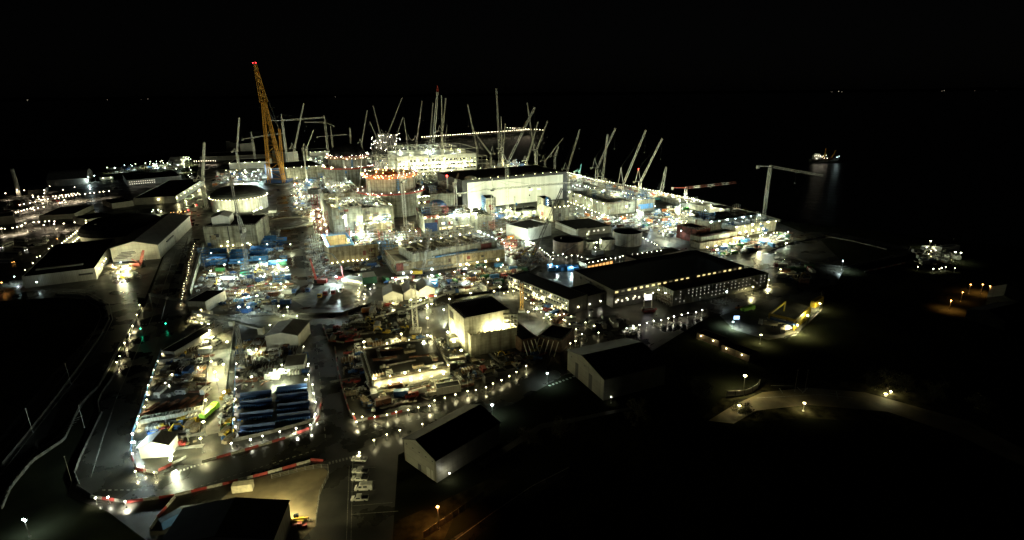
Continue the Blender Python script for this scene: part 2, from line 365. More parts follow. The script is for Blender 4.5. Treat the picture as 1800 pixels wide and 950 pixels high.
for col in ('yellow', 'orange', 'red'):
    tr = [('track', MB().extrude([(-1.9, .25), (-1.5, 0), (1.5, 0), (1.9, .25), (1.9, .7), (1.5, .95), (-1.5, .95), (-1.9, .7)], s - .3, s + .3), 'rubber', None) for s in (-1.1, 1.1)]
    bm = MB().bar((1.2, 0, 1.6), (3.6, 0, 4.2), .5).bar((3.6, 0, 4.2), (5.4, 0, 3.6), .5); ar = MB().bar((5.3, 0, 3.7), (6.6, 0, 1.4), .38)
    arch('exc_' + col, 'excavator', tr + [('body', MB().extrude([(-2.3, 1.05), (1.4, 1.05), (1.4, 1.7), (-.4, 2.1), (-2.3, 2.0)], -1.25, 1.25), 'p_' + col, None),
         ('cab', MB().extrude([(-.2, 1.7), (1.4, 1.7), (1.3, 3.0), (-.2, 3.0)], .3, 1.2), 'glass_dark', None), ('boom', bm, 'p_' + col, None), ('arm', ar, 'p_' + col, None),
         ('bucket', MB().extrude([(6.3, 1.5), (6.9, 1.5), (6.9, .5), (6.0, .3), (5.9, .8)], -.55, .55), 'steel', None)])
    arch('tele_' + col, 'telehandler', [('body', MB().extrude([(-2.2, .7), (2.0, .7), (2.1, 1.2), (.3, 1.5), (-2.2, 1.7)], -.9, .9), 'p_' + col, None), ('cab', MB().box(.1, .5, 1.3, 1.3, .8, 1.3), 'glass_dark', None),
         ('boom', MB().bar((-2, -.3, 1.8), (3.6, -.3, 1.5), .4), 'p_' + col, None), ('fork', MB().bar((3.6, -.7, .4), (4.8, -.7, .4), .12).bar((3.6, .2, .4), (4.8, .2, .4), .12).bar((3.6, -.3, .3), (3.6, -.3, 1.6), .3), 'steel', None)] + wheels((-1.4, 1.4), 1.9, .6, .4))
def rebar(n, L, mt, key):
    m = MB()
    for i in range(n):
        m.bar((-L / 2 + random.uniform(-.5, .5), random.uniform(-1, 1), .25 + .1 * (i // 6)), (L / 2 + random.uniform(-.5, .5), random.uniform(-1, 1), .25 + .1 * (i // 6)), .13)
    sk = MB()
    arch(key, 'rebar_bundle', [('bar', m, mt, None), ('bearer', MB().box(-L / 3, 0, 0, .2, 2.4, .2), 'timber', None), ('bearer', MB().box(L / 3, 0, 0, .2, 2.4, .2), 'timber', None)])
rebar(26, 10, 'rust', 'rebar_brown'); rebar(22, 12, 'steel', 'rebar_grey')
m = MB()
for i in range(9):
    for j in range(4):
        A = .0
        m.bar((-5, -1.6 + i * .4 + j * .2 % .4, .2 + j * .36), (5, -1.6 + i * .4, .2 + j * .36), .34, ends=True)
arch('pipes', 'pipe_stack', [('pipe', m, 'steel', None), ('bearer', MB().box(-3, 0, 0, .3, 4, .03), 'timber', None), ('bearer', MB().box(3, 0, 0, .3, 4, .03), 'timber', None)])
for key, mt in (('form_grey', 'steel'), ('form_ply', 'ply_orange'), ('form_blue', 'p_sky_blue'), ('form_brown', 'shutter_brown')):
    m = MB(); f = MB()
    for i in range(5): m.box(0, 0, .1 + i * .32, 5.5, 2.6, .16)
    for i in range(4): f.box(-2 + i * 1.33, 0, 0, .14, 2.7, 1.75)
    arch(key, 'formwork_stack', [('panel', m, mt, None), ('frame', f, 'crane_grey', None)])
m = MB(); b = MB()
for x, y, q in ((-1.2, 0, 1.0), (.1, .3, 1.2), (1.4, -.2, .9), (-.5, 1.4, 1.0), (.9, 1.5, 1.1)): m.hexa([(x - .42, y - .42, .15), (x + .42, y - .42, .15), (x + .42, y + .42, .15), (x - .42, y + .42, .15)], [(x - .5, y - .5, q), (x + .5, y - .5, q), (x + .5, y + .5, q), (x - .5, y + .5, q)]).box(x, y, q, .35, .35, .15); b.box(x, y, 0, 1.1, 1.1, .14)
arch('pal_white', 'bulk_bag_group', [('bag', m, 'p_white', None), ('pallet', b, 'timber', None)])
m = MB(); b = MB()
for x, y, q in ((-1.3, 0, 1.2), (.2, .2, 1.5), (1.6, -.1, .9)): m.box(x, y, .12, 1.3, 1.1, q, .1 * x).box(x, y, .12 + q, 1.38, 1.18, .1, .1 * x); b.box(x - .4, y, 0, .2, 1.1, .11).box(x + .4, y, 0, .2, 1.1, .11)
for k_, mt in (('pal_blue', 'p_blue'), ('pal_red', 'p_red'), ('pal_yel', 'p_yellow')): arch(k_, 'tool_chest', [('chest', m, mt, None), ('skid', b, 'steel', None)])
m = MB(); b = MB()
for i in range(4):
    for j in range(5): m.box(0, -1 + j * .5, .2 + i * .32, 4.6 + .3 * ((i + j) % 3), .4, .27)
arch('pal_wood', 'timber_stack', [('timber', m, 'timber', None), ('bearer', MB().box(-1.5, 0, 0, .2, 2.4, .2), 'rust', None), ('bearer', MB().box(1.5, 0, 0, .2, 2.4, .2), 'rust', None)])
m = MB(); b = MB()
for x, y, q in ((-1.2, 0, 1.0), (.1, .3, 1.3), (1.4, -.2, .7)): m.box(x, y, .15, 1.1, 1.1, q, .1 * x); b.box(x, y, 0, 1.2, 1.2, .14, .1 * x)
arch('pal_grey', 'pallet_load', [('load', m, 'concrete_plain', None), ('pallet', b, 'timber', None)])
for key, mt in (('skip_yellow', 'p_yellow'), ('skip_blue', 'p_blue'), ('skip_red', 'p_red'), ('skip_green', 'p_green')):
    m = MB().extrude([(-1.9, 1.4), (-1.1, .1), (1.1, .1), (1.9, 1.4), (1.75, 1.4), (1.0, .25), (-1.0, .25), (-1.75, 1.4)], -.9, .9).box(0, .88, .1, 2.6, .06, 1.3).box(0, -.88, .1, 2.6, .06, 1.3)
    arch(key, 'waste_skip', [('tub', m, mt, None), ('rubble', MB().box(0, 0, .3, 2.2, 1.6, .7), 'concrete_plain', None)])
m = MB().box(0, 0, .3, 3.2, 1.4, 1.5); arch('gen', 'generator', [('housing', m, 'p_cream', None), ('grille', MB().box(.6, -.72, .6, 1.2, .05, .9), 'rubber', None), ('exhaust', MB().bar((-1, 0, 1.8), (-1, 0, 2.5), .16), 'steel', None), ('skid', MB().box(0, 0, 0, 3.4, 1.5, .29), 'crane_dark', None)])
arch('silo', 'cement_silo', [('drum', MB().cyl(0, 0, 4, 1.5, 7, 16), 'p_white', None), ('hopper', MB().cyl(0, 0, 2.2, .4, 1.8, 16, 1.5, top=False), 'p_white', None), ('frame', MB().bar((-1.2, -1.2, 0), (-1.2, -1.2, 4.4), .2).bar((1.2, -1.2, 0), (1.2, -1.2, 4.4), .2).bar((1.2, 1.2, 0), (1.2, 1.2, 4.4), .2).bar((-1.2, 1.2, 0), (-1.2, 1.2, 4.4), .2), 'steel', None)])
m = MB(); A = 12
mm = MB().add([(-3 + 6 * k, 1.2 * math.cos(2 * math.pi * i / A), 1.5 + 1.2 * math.sin(2 * math.pi * i / A)) for k in (0, 1) for i in range(A)], [tuple(range(A)), tuple(range(2 * A - 1, A - 1, -1))] + [(i, A + i, A + (i + 1) % A, (i + 1) % A) for i in range(A)])
arch('tank', 'water_tank', [('drum', mm, 'p_white', None), ('cradle', MB().box(-2, 0, 0, .4, 2, .6).box(2, 0, 0, .4, 2, .6), 'steel', None)])
def scaf(key, L, w, h, mt='steel', sheet=None):
    m = MB(); d = MB(); nx = int(L / 2.4)
    for i in range(nx + 1):
        for y in (-w / 2, w / 2): m.bar((-L / 2 + i * L / nx, y, 0), (-L / 2 + i * L / nx, y, h + 1), .13)
    k = 0
    z = 2
    while z <= h:
        d.box(0, 0, z, L, w, .09)
        for y in (-w / 2, w / 2): m.bar((-L / 2, y, z + 1), (L / 2, y, z + 1), .1)
        m.bar((-L / 2, -w / 2, z - 2), (L / 2, -w / 2, z), .1); z += 2.2
    pr = [('tube', m, mt, None), ('deck', d, 'timber', None)]
    if sheet: pr.append(('sheeting', MB().box(-L * .2, w / 2 + .1, .4, L * .5, .05, h * .4), sheet, None))
    arch(key, 'scaffold_tower', pr)
scaf('scaf_a', 7.2, 2.4, 9); scaf('scaf_b', 4.8, 2.4, 6, 'crane_white'); scaf('scaf_blue', 7.2, 2.4, 7, 'p_sky_blue', 'p_blue'); scaf('scaf_red', 4.8, 2.4, 8, 'crane_red')
m = MB()
for k in range(3): m.box(-5 + k * 5, 0, 0, .25, 2.6, 2.4).box(-5 + k * 5, 0, 2.4, .25, 2.6, .2)
arch('frame', 'concrete_box', [('side', MB().box(0, -1.3, 0, 3.6, .3, 2.0).box(0, 1.3, 0, 3.6, .3, 2.0), 'concrete_pale', None), ('end', MB().box(-1.7, 0, 0, .3, 2.3, 2.0).box(1.7, 0, 0, .3, 2.3, 2.0), 'concrete_pale', None)])
def trough(key, mt):
    fl = MB().box(0, 0, .5, 13, 3.4, .2); side = MB().hexa([(-6.5, 1.55, .7), (6.5, 1.55, .7), (6.5, 1.75, .7), (-6.5, 1.75, .7)], [(-6.5, 2.2, 3.0), (6.5, 2.2, 3.0), (6.5, 2.4, 3.0), (-6.5, 2.4, 3.0)])
    s2 = MB().box(0, -1.7, .7, 13, .2, 1.3); rib = MB()
    for i in range(14): rib.bar((-6.4 + i * .985, -1.85, .1), (-6.4 + i * .985, -1.85, 2.0), .12).bar((-6.4 + i * .985, 1.85, .3), (-6.4 + i * .985, 2.45, 2.9), .12)
    ft = MB().box(-5, 0, 0, .4, 3.6, .5).box(5, 0, 0, .4, 3.6, .5).box(0, 0, 0, .4, 3.6, .5)
    arch(key, 'steel_trough', [('floor', fl, mt, None), ('back_panel', side, mt, None), ('front_panel', s2, mt, None), ('rib', rib, 'p_sky_blue', None), ('foot', ft, 'p_yellow', None)])  # ribs brighter blue to stand in for light caught on the edges
trough('trough_navy', 'p_navy'); trough('trough_blue', 'p_sky_blue')
for c in ('red', 'white'):
    arch('barrier_' + c, 'traffic_barrier', [('body', MB().extrude([(-.45, 0), (.45, 0), (.38, .35), (.18, .5), (.14, 1.1), (-.14, 1.1), (-.18, .5), (-.38, .35)], -2.2, 2.2), 'barrier_red' if c == 'red' else 'paint_white', None)])
arch('barrier_grey', 'concrete_barrier', [('body', MB().extrude([(-.4, 0), (.4, 0), (.3, .3), (.12, .5), (.1, 1.0), (-.1, 1.0), (-.12, .5), (-.3, .3)], -4.95, 4.95), 'barrier_grey', None)])
PHRASE = {'cont': 'shipping container', 'cabin': 'site cabin', 'van': 'van', 'pick': 'pickup', 'car': 'car', 'lorry': 'lorry', 'coach': 'coach', 'exc': 'tracked excavator', 'tele': 'telehandler', 'rebar': 'rebar bundle', 'pipes': 'steel pipe stack',
          'form': 'formwork stack', 'pal': 'pallet load', 'skip': 'waste skip', 'gen': 'cream generator', 'silo': 'white cement silo', 'tank': 'white water tank', 'scaf': 'scaffold tower', 'frame': 'open concrete box', 'trough': 'steel trough',
          'flood': 'floodlight', 'twin': 'twin floodlight', 'work': 'work light', 'deck': 'deck lamp', 'pole': 'pole lamp', 'fence': 'lamp', 'fencew': 'white lamp', 'pal_white': 'white bulk bags', 'pal_blue': 'blue tool chests', 'pal_red': 'red tool chests', 'pal_yel': 'yellow tool chests', 'pal_wood': 'sawn timber stack', 'pal_grey': 'grey block pallet', 'lorry_red': 'red-cabbed lorry', 'walk': 'lamp', 'far': 'lamp', 'shore': 'lamp'}
COLW = {'sky_blue': 'bright blue', 'rust': 'rusty brown', 'ply': 'orange plywood', 'wood': 'timber', 'yel': 'yellow', 'a': 'tall grey', 'b': 'short white', 'dark_green': 'dark green', 'cool': 'bluish white', 'warm': 'warm', 'white': 'white', 'fencew': 'white'}
CAT = {'cont': 'container', 'cabin': 'cabin', 'van': 'van', 'pick': 'pickup', 'car': 'car', 'lorry': 'lorry', 'coach': 'coach', 'exc': 'excavator', 'tele': 'telehandler', 'rebar': 'rebar', 'pipes': 'pipes', 'form': 'formwork', 'pal': 'materials', 'skip': 'skip',
       'gen': 'generator', 'silo': 'silo', 'tank': 'tank', 'scaf': 'scaffold', 'frame': 'concrete frame', 'trough': 'steel trough'}
def phrase(key):
    if key in PHRASE: return PHRASE[key]
    k, _, c = key.partition('_')
    return ((COLW.get(c, c) + ' ') if c else '') + PHRASE[k]
def put_lamp(key, *a, kk=1.0, **k):
    o = put(key, *a, **k)
    if key in HEAD and HEAD[key][0] in GLOW:
        lm, s, h, sp = HEAD[key]; sp = sp or (key[:5] in ('flood', 'twin_') and not any(w in a[2] for w in ('wash', 'low before', 'foot of', 'wall', 'tent', 'against', 'tank', 'frame', 'left of', 'long floodlit'))); shine(o, (0, 0, h - .45 if sp else h + .4), lm, s, sp, ((.8 if s < .5 else 1.3) if sp else 1) * kk)
    return o
def loose(key, loc, rz, where, scale=None):
    if key[:4] == 'exc_': scale = (.7, .7, .75)
    if key[:4] == 'tele': scale = (.8, .8, .85)
    k = key.split('_')[0]; g = ARC[key][0].replace('_', ' ') + 's ' + where
    return put(key, loc, rz, phrase(key) + ' ' + where, CAT.get(k, 'lamp'), g, True, scale)
TAKEN = []
def litter(where, W_, z, n, tall=0, keep=True):
    xs = [p[0] for p in W_]; ys = [p[1] for p in W_]; m = MB(); c = 0; tr = 0
    while c < n and tr < n * 8:
        tr += 1; x, y = random.uniform(min(xs), max(xs)), random.uniform(min(ys), max(ys))
        if not inside((x, y), W_) or (keep and any(inside((x, y), f) for f in FOOT)): continue
        c += 1; m.k = random.choice((0, 0, 1, 1, 2, 2, 3, 4, 5)); a = random.uniform(0, 6.3); t = random.random()
        if t < .5: s = random.uniform(.3, 1.3); m.box(x, y, z, s, s * random.uniform(.5, 1.5), random.uniform(.2, 1.1), a)
        elif t < 1 - tall: L = random.uniform(1, 3.2); m.bar((x - L * math.cos(a), y - L * math.sin(a), z + .15), (x + L * math.cos(a), y + L * math.sin(a), z + random.uniform(.1, .8)), random.uniform(.1, .3))
        else: h = random.uniform(1.2, 4.5); m.bar((x, y, z), (x + random.uniform(-.4, .4), y, z + h), .14); m.bar((x, y, z + h * .6), (x + 2.2 * math.cos(a), y + 2.2 * math.sin(a), z + h * .6), .1)
    if c:
        o = obj('loose_materials', m, ['steel', 'timber', 'concrete_plain', 'rust', 'p_white', 'p_blue']); o['kind'] = 'stuff'; tag(o, 'small loose building materials strewn ' + where, 'loose materials')
def scatter(where, poly, items, z=0, rz=0, gap=.8, world=False, keep=True, tries=60):
    W_ = [(p[0], p[1]) for p in poly] if world else [tuple(P(u, v, z)[:2]) for u, v in poly]
    xs = [p[0] for p in W_]; ys = [p[1] for p in W_]; mine = []
    ar = abs(sum(W_[i][0] * W_[(i + 1) % len(W_)][1] - W_[(i + 1) % len(W_)][0] * W_[i][1] for i in range(len(W_)))) / 2
    if 'park' not in where and 'foundation' not in where: litter(where, W_, z + .07, int(min(1300, ar * (.14 if keep else .3))), .12 if keep else .3, keep)
    rad = {'cont': 3.6, 'cabin': 4.2, 'van': 2.6, 'pick': 2.6, 'car': 2.3, 'lorry': 4.6, 'exc': 4, 'rebar': 4, 'pipes': 4.5, 'form': 2.6, 'pal': 1.6, 'scaf': 3, 'tank': 3, 'trough': 7, 'frame': 2.4}
    for key, n in items.items():
        keys = key.split('|')
        for i in range(n):
            r = rad.get(keys[0].split('_')[0], 1.6)
            for t in range(tries):
                p = (random.uniform(min(xs), max(xs)), random.uniform(min(ys), max(ys)))
                if not inside(p, W_): continue
                if keep and any(inside(p, f) for f in FOOT): continue
                if any((p[0] - q[0]) ** 2 + (p[1] - q[1]) ** 2 < (gap * (r + q[2]) * .75) ** 2 for q in mine): continue
                mine.append((*p, r)); k = random.choice(keys)
                loose(k, (p[0], p[1], z + .06), rz + random.choice((0, 0, math.pi / 2, math.pi)) + random.uniform(-.12, .12), where); break
def decklamps(bld, n, where, z=None, inset=.9, key=('deck_white', 'deck_warm', 'deck_cool'), kk=1.1):
    W_ = [(x.x, x.y) for x in scaled(bld.q, inset)]; xs = [p[0] for p in W_]; ys = [p[1] for p in W_]; c = 0
    while c < n:
        p = (random.uniform(min(xs), max(xs)), random.uniform(min(ys), max(ys)))
        if inside(p, W_): k = random.choice(key); put_lamp(k, (*p, bld.h - .45 if z is None else z), random.uniform(0, 3), phrase(k) + ' ' + where, 'lamp', 'lamps ' + where, True, kk=kk); c += 1
def lamps(key, pts, h, where, label=None, z=0, kk=1.0):
    for u, v in pts:
        p = P(u, v, z + h); k = random.choice(key) if isinstance(key, (list, tuple)) else key
        ph = label or phrase(k)
        q = random.uniform(.75, 1.3); put_lamp(k, (p.x + random.uniform(-.5, .5), p.y + random.uniform(-.8, .8), z), random.uniform(0, 3), ph + ' ' + where, 'lamp', 'lamps ' + where, True, kk=kk * random.choice((.25, .5, .8, 1.4)), scale=(q, q, h / HEAD[k][2]))
# ---------------------------------------------------------------- the setting
def pxpoly(pts, z=0): return [P(u, v, z) for u, v in pts]
struct('sea', MB().sheet([(-60000, 100), (60000, 100), (60000, 90000), (-60000, 90000)], -6), 'sea')
coast = [(1800, 436), (1690, 424), (1560, 408), (1440, 397), (1372, 388), (1330, 372), (1268, 358), (1120, 327), (1000, 299), (930, 283), (850, 277), (760, 272), (690, 262), (560, 261), (380, 268), (335, 270), (180, 276), (0, 281)]
cp = [P(u, v) for u, v in coast]
land = [(-1500, -200), (1500, -200), (1500, cp[0].y - 120)] + [(p.x, p.y) for p in cp] + [(-3500, 1500), (-3500, -200)]
g = struct('ground', MB().prism(land, -5.9, 0), 'soil')
b = MB()
for i in range(len(cp) - 1):
    a, c = cp[i], cp[i + 1]; n = max(2, int((c - a).length / 9))
    for k in range(n):
        q = a.lerp(c, (k + random.random()) / n); s = random.uniform(2, 4.5)
        b.box(q.x + random.uniform(-2, 3), q.y + random.uniform(0, 6), -6.2, s, s * .8, random.uniform(3.5, 6.6), random.uniform(0, 3))
o = obj('rock_armour', b, 'rock'); o['kind'] = 'stuff'; tag(o, 'dark boulders heaped along the shore below the sea wall', 'boulders')
def sheet(name, px, z, mt): return struct(name, MB().sheet(pxpoly(px), z), mt)
sheet('asphalt_apron', [(118, 872), (150, 760), (205, 640), (258, 530), (300, 420), (340, 340), (352, 275), (690, 266), (930, 288), (1000, 303), (1262, 361), (1368, 392), (1440, 420), (1490, 470), (1420, 520), (1240, 560), (1110, 640), (985, 660), (905, 705), (780, 760), (700, 800), (690, 950), (560, 975), (290, 975), (190, 900)], .02, 'asphalt')
sheet('asphalt_lot', [(0, 520), (0, 330), (190, 318), (318, 300), (338, 330), (300, 415), (255, 525), (170, 510)], .02, 'asphalt')
sheet('road', [(121, 870), (142, 800), (176, 732), (172, 700), (205, 655), (230, 600), (258, 535), (290, 455), (318, 380), (336, 310), (350, 310), (345, 380), (330, 440), (313, 505), (284, 585), (251, 680), (234, 765), (224, 795), (246, 832), (368, 812), (550, 752), (566, 700), (545, 610), (530, 560), (590, 550), (583, 620), (604, 720), (625, 745), (790, 702), (905, 672), (990, 612), (1030, 600), (1010, 650), (900, 712), (700, 765), (560, 815), (390, 855), (223, 887), (170, 882)], .04, 'wet_road')
sheet('side_road', [(0, 770), (90, 660), (150, 600), (188, 550), (170, 528), (100, 523), (0, 530), (0, 505), (130, 508), (240, 514), (244, 545), (208, 614), (142, 713), (70, 790), (0, 880)], .04, 'wet_road')
sheet('haul_road', [(486, 345), (502, 345), (520, 402), (531, 440), (545, 520), (519, 524), (498, 440), (490, 400)], .05, 'wet_road')
sheet('service_road', [(1000, 590), (1100, 578), (1240, 545), (1360, 500), (1420, 470), (1490, 462), (1470, 500), (1380, 520), (1200, 575), (1090, 640), (1010, 655)], .05, 'wet_road')
sheet('sea_road', [(1320, 455), (1380, 425), (1420, 408), (1470, 410), (1520, 420), (1600, 436), (1600, 448), (1500, 470), (1440, 486), (1490, 470), (1590, 443), (1460, 418), (1400, 430), (1368, 446), (1380, 470), (1340, 475)], .06, 'wet_road')
sheet('bend_road', [(1245, 740), (1290, 712), (1340, 690), (1420, 682), (1520, 690), (1700, 740), (1800, 790), (1800, 820), (1680, 764), (1560, 724), (1420, 712), (1330, 722), (1290, 745)], .02, 'tan_lot')  # coloured pale tan to stand in for lamplight on the road
sheet('lane', [(790, 950), (900, 880), (1000, 820), (1000, 832), (890, 905), (830, 950)], .02, 'wet_road')
sheet('verge', [(640, 950), (700, 915), (770, 885), (880, 832), (905, 842), (800, 905), (780, 950)], .015, 'verge')  # paler ground sheet added so the orange lamplight shows on it
sheet('bend_verge', [(1235, 735), (1270, 700), (1340, 676), (1440, 668), (1600, 682), (1760, 730), (1800, 760), (1800, 840), (1700, 800), (1560, 745), (1420, 735), (1320, 742)], .012, 'verge')
sheet('field_track', [(840, 815), (950, 745), (1010, 735), (1110, 715), (1110, 720), (1010, 742), (955, 753), (850, 822)], .02, 'asphalt')
sheet('front_yard', [(284, 615), (330, 552), (420, 545), (520, 555), (541, 650), (557, 715), (553, 745), (410, 780), (370, 808), (317, 808), (272, 830), (241, 826), (230, 798), (237, 760)], .06, 'gravel')
sheet('yard_street', [(376, 552), (414, 560), (404, 640), (390, 760), (352, 768), (366, 660)], .08, 'pale_slab')
sheet('trough_yard', [(416, 664), (530, 648), (553, 738), (412, 774)], .08, 'asphalt')
sheet('crane_yard', [(592, 614), (640, 592), (760, 585), (800, 520), (900, 505), (990, 555), (1000, 590), (940, 645), (790, 700), (627, 740), (605, 700)], .06, 'gravel')
sheet('formwork_yard', [(362, 440), (490, 430), (500, 470), (512, 525), (400, 548), (335, 522)], .06, 'mud')
sheet('rebar_yard', [(530, 350), (560, 345), (585, 470), (640, 480), (600, 480), (550, 500), (536, 440)], .06, 'mud')
sheet('building_yard', [(560, 300), (930, 292), (990, 372), (1060, 400), (950, 440), (960, 470), (900, 510), (770, 530), (650, 505), (600, 470), (575, 400)], .06, 'gravel')
sheet('sea_yard', [(1000, 310), (1260, 364), (1368, 395), (1390, 425), (1300, 452), (1235, 445), (1100, 400), (1010, 385)], .06, 'gravel')
sheet('dig_ground', [(893, 440), (945, 428), (962, 460), (915, 492), (890, 470)], .08, 'mud')
sheet('turning_ring', [(560, 505), (585, 485), (620, 485), (642, 500), (630, 530), (590, 542), (535, 540), (510, 525)], .1, 'pale_slab')
sheet('lit_lot', [(300, 960), (420, 850), (560, 815), (577, 830), (562, 870), (555, 925), (520, 960)], .08, 'tan_lot')
sheet('loading_ground', [(1255, 545), (1340, 530), (1450, 512), (1445, 545), (1400, 590), (1350, 598), (1290, 580)], .04, 'gravel')
pad = P(504, 393)
def marks(name, segs, w, mt='paint_white', z=.07):
    m = MB()
    for a, c in segs:
        a, c = P(*a), P(*c); d = (c - a).normalized(); n = Vector((-d.y, d.x, 0)) * w / 2
        m.sheet([a - n, c - n, c + n, a + n], z)
    return struct(name, m, mt)
def dashes(p, q, n, f=.5):
    r = []
    for i in range(n): r.append(((lerp(p[0], q[0], i / n), lerp(p[1], q[1], i / n)), (lerp(p[0], q[0], (i + f) / n), lerp(p[1], q[1], (i + f) / n))))
    return r
def zebra(p, q, n):
    out = []
    for i in range(n):
        a = (lerp(p[0], q[0], i / n), lerp(p[1], q[1], i / n)); c = (lerp(p[0], q[0], (i + .5) / n), lerp(p[1], q[1], (i + .5) / n)); out.append((a, c))
    return out
marks('crossing_marking', zebra((578, 815), (632, 801), 9), 1.5, z=.06)
marks('road_marking', zebra((316, 828), (366, 813), 8) + zebra((1010, 662), (962, 680), 8) + dashes((244, 572), (290, 566), 8), 1.1, z=.06)
marks('hatching_marking', [((78 + i * 5.2, 789 - i * 5.5), (98 + i * 5.2, 781 - i * 5.5)) for i in range(10)], .35, z=.06)
marks('bay_marking', [((1370, 683), (1376, 692)), ((1401, 681), (1411, 690)), ((1420, 682), (1410, 692)), ((1355, 678), (1395, 679)), ((1470, 688), (1473, 701)), ((1460, 692), (1476, 693)), ((1330, 700), (1440, 694)), ((1440, 694), (1500, 700))], .3, z=.04)
marks('parking_line', [((614, 820), (609, 950)), ((620, 812), (617, 950)), ((617, 890), (690, 884)), ((617, 905), (700, 899)), ((617, 865), (660, 862)), ((617, 848), (660, 845)), ((617, 825), (660, 822))], .15, z=.06)
marks('kerb_line', [((800, 950), (860, 906)), ((860, 906), (935, 855)), ((935, 855), (1000, 822))], .25, z=.05)
def pline(px): return list(zip(px, px[1:]))
marks('kerb_line', pline([(0, 836), (50, 772), (98, 712), (146, 650), (180, 600), (198, 562), (192, 534), (160, 516), (110, 513)]) + pline([(0, 800), (44, 745), (92, 688), (138, 626), (166, 584), (178, 556), (172, 540), (150, 528)]) + pline([(0, 880), (22, 845), (62, 795), (120, 755), (150, 705), (182, 668), (214, 606), (250, 540)]), .35, z=.08)
marks('lane_line', pline([(160, 840), (178, 780), (205, 700), (240, 620), (275, 540), (310, 440)]) + dashes((180, 862), (330, 862), 14) + dashes((330, 862), (560, 790), 20) + dashes((572, 770), (556, 600), 14) + dashes((640, 765), (900, 690), 20), .22, z=.08)
# far coast with its town lights
m = MB()
for i in range(60):
    x = -24000 + i * 850; m.hexa([(x, 19900, -6), (x + 1100, 19900, -6), (x + 1100, 22000, -6), (x, 22000, -6)], [(x + 200, 20600, 60 + 50 * math.sin(i * .7)), (x + 900, 20600, 80 + 50 * math.sin(i * 1.1)), (x + 900, 21500, 80), (x + 200, 21500, 80)])
struct('far_coast', m, 'soil')
for i, (u, s) in enumerate([(1500, 14), (1694, 9), (1790, 10), (1488, 7), (1506, 9), (225, 9), (213, 6), (150, 7), (2, 12), (572, 8), (1690, 7), (1750, 5)]):
    q = at_depth(u, 0, 19500); mb = MB().box(0, 0, 0, s * 1.4, 5, s * .75)
    o = obj('town_light', mb, 'l_town', None, (q.x, 19500, random.uniform(0, 30)))
    tag(o, 'faint town light glinting on the far shore', 'town light', 'town lights across the water', True)
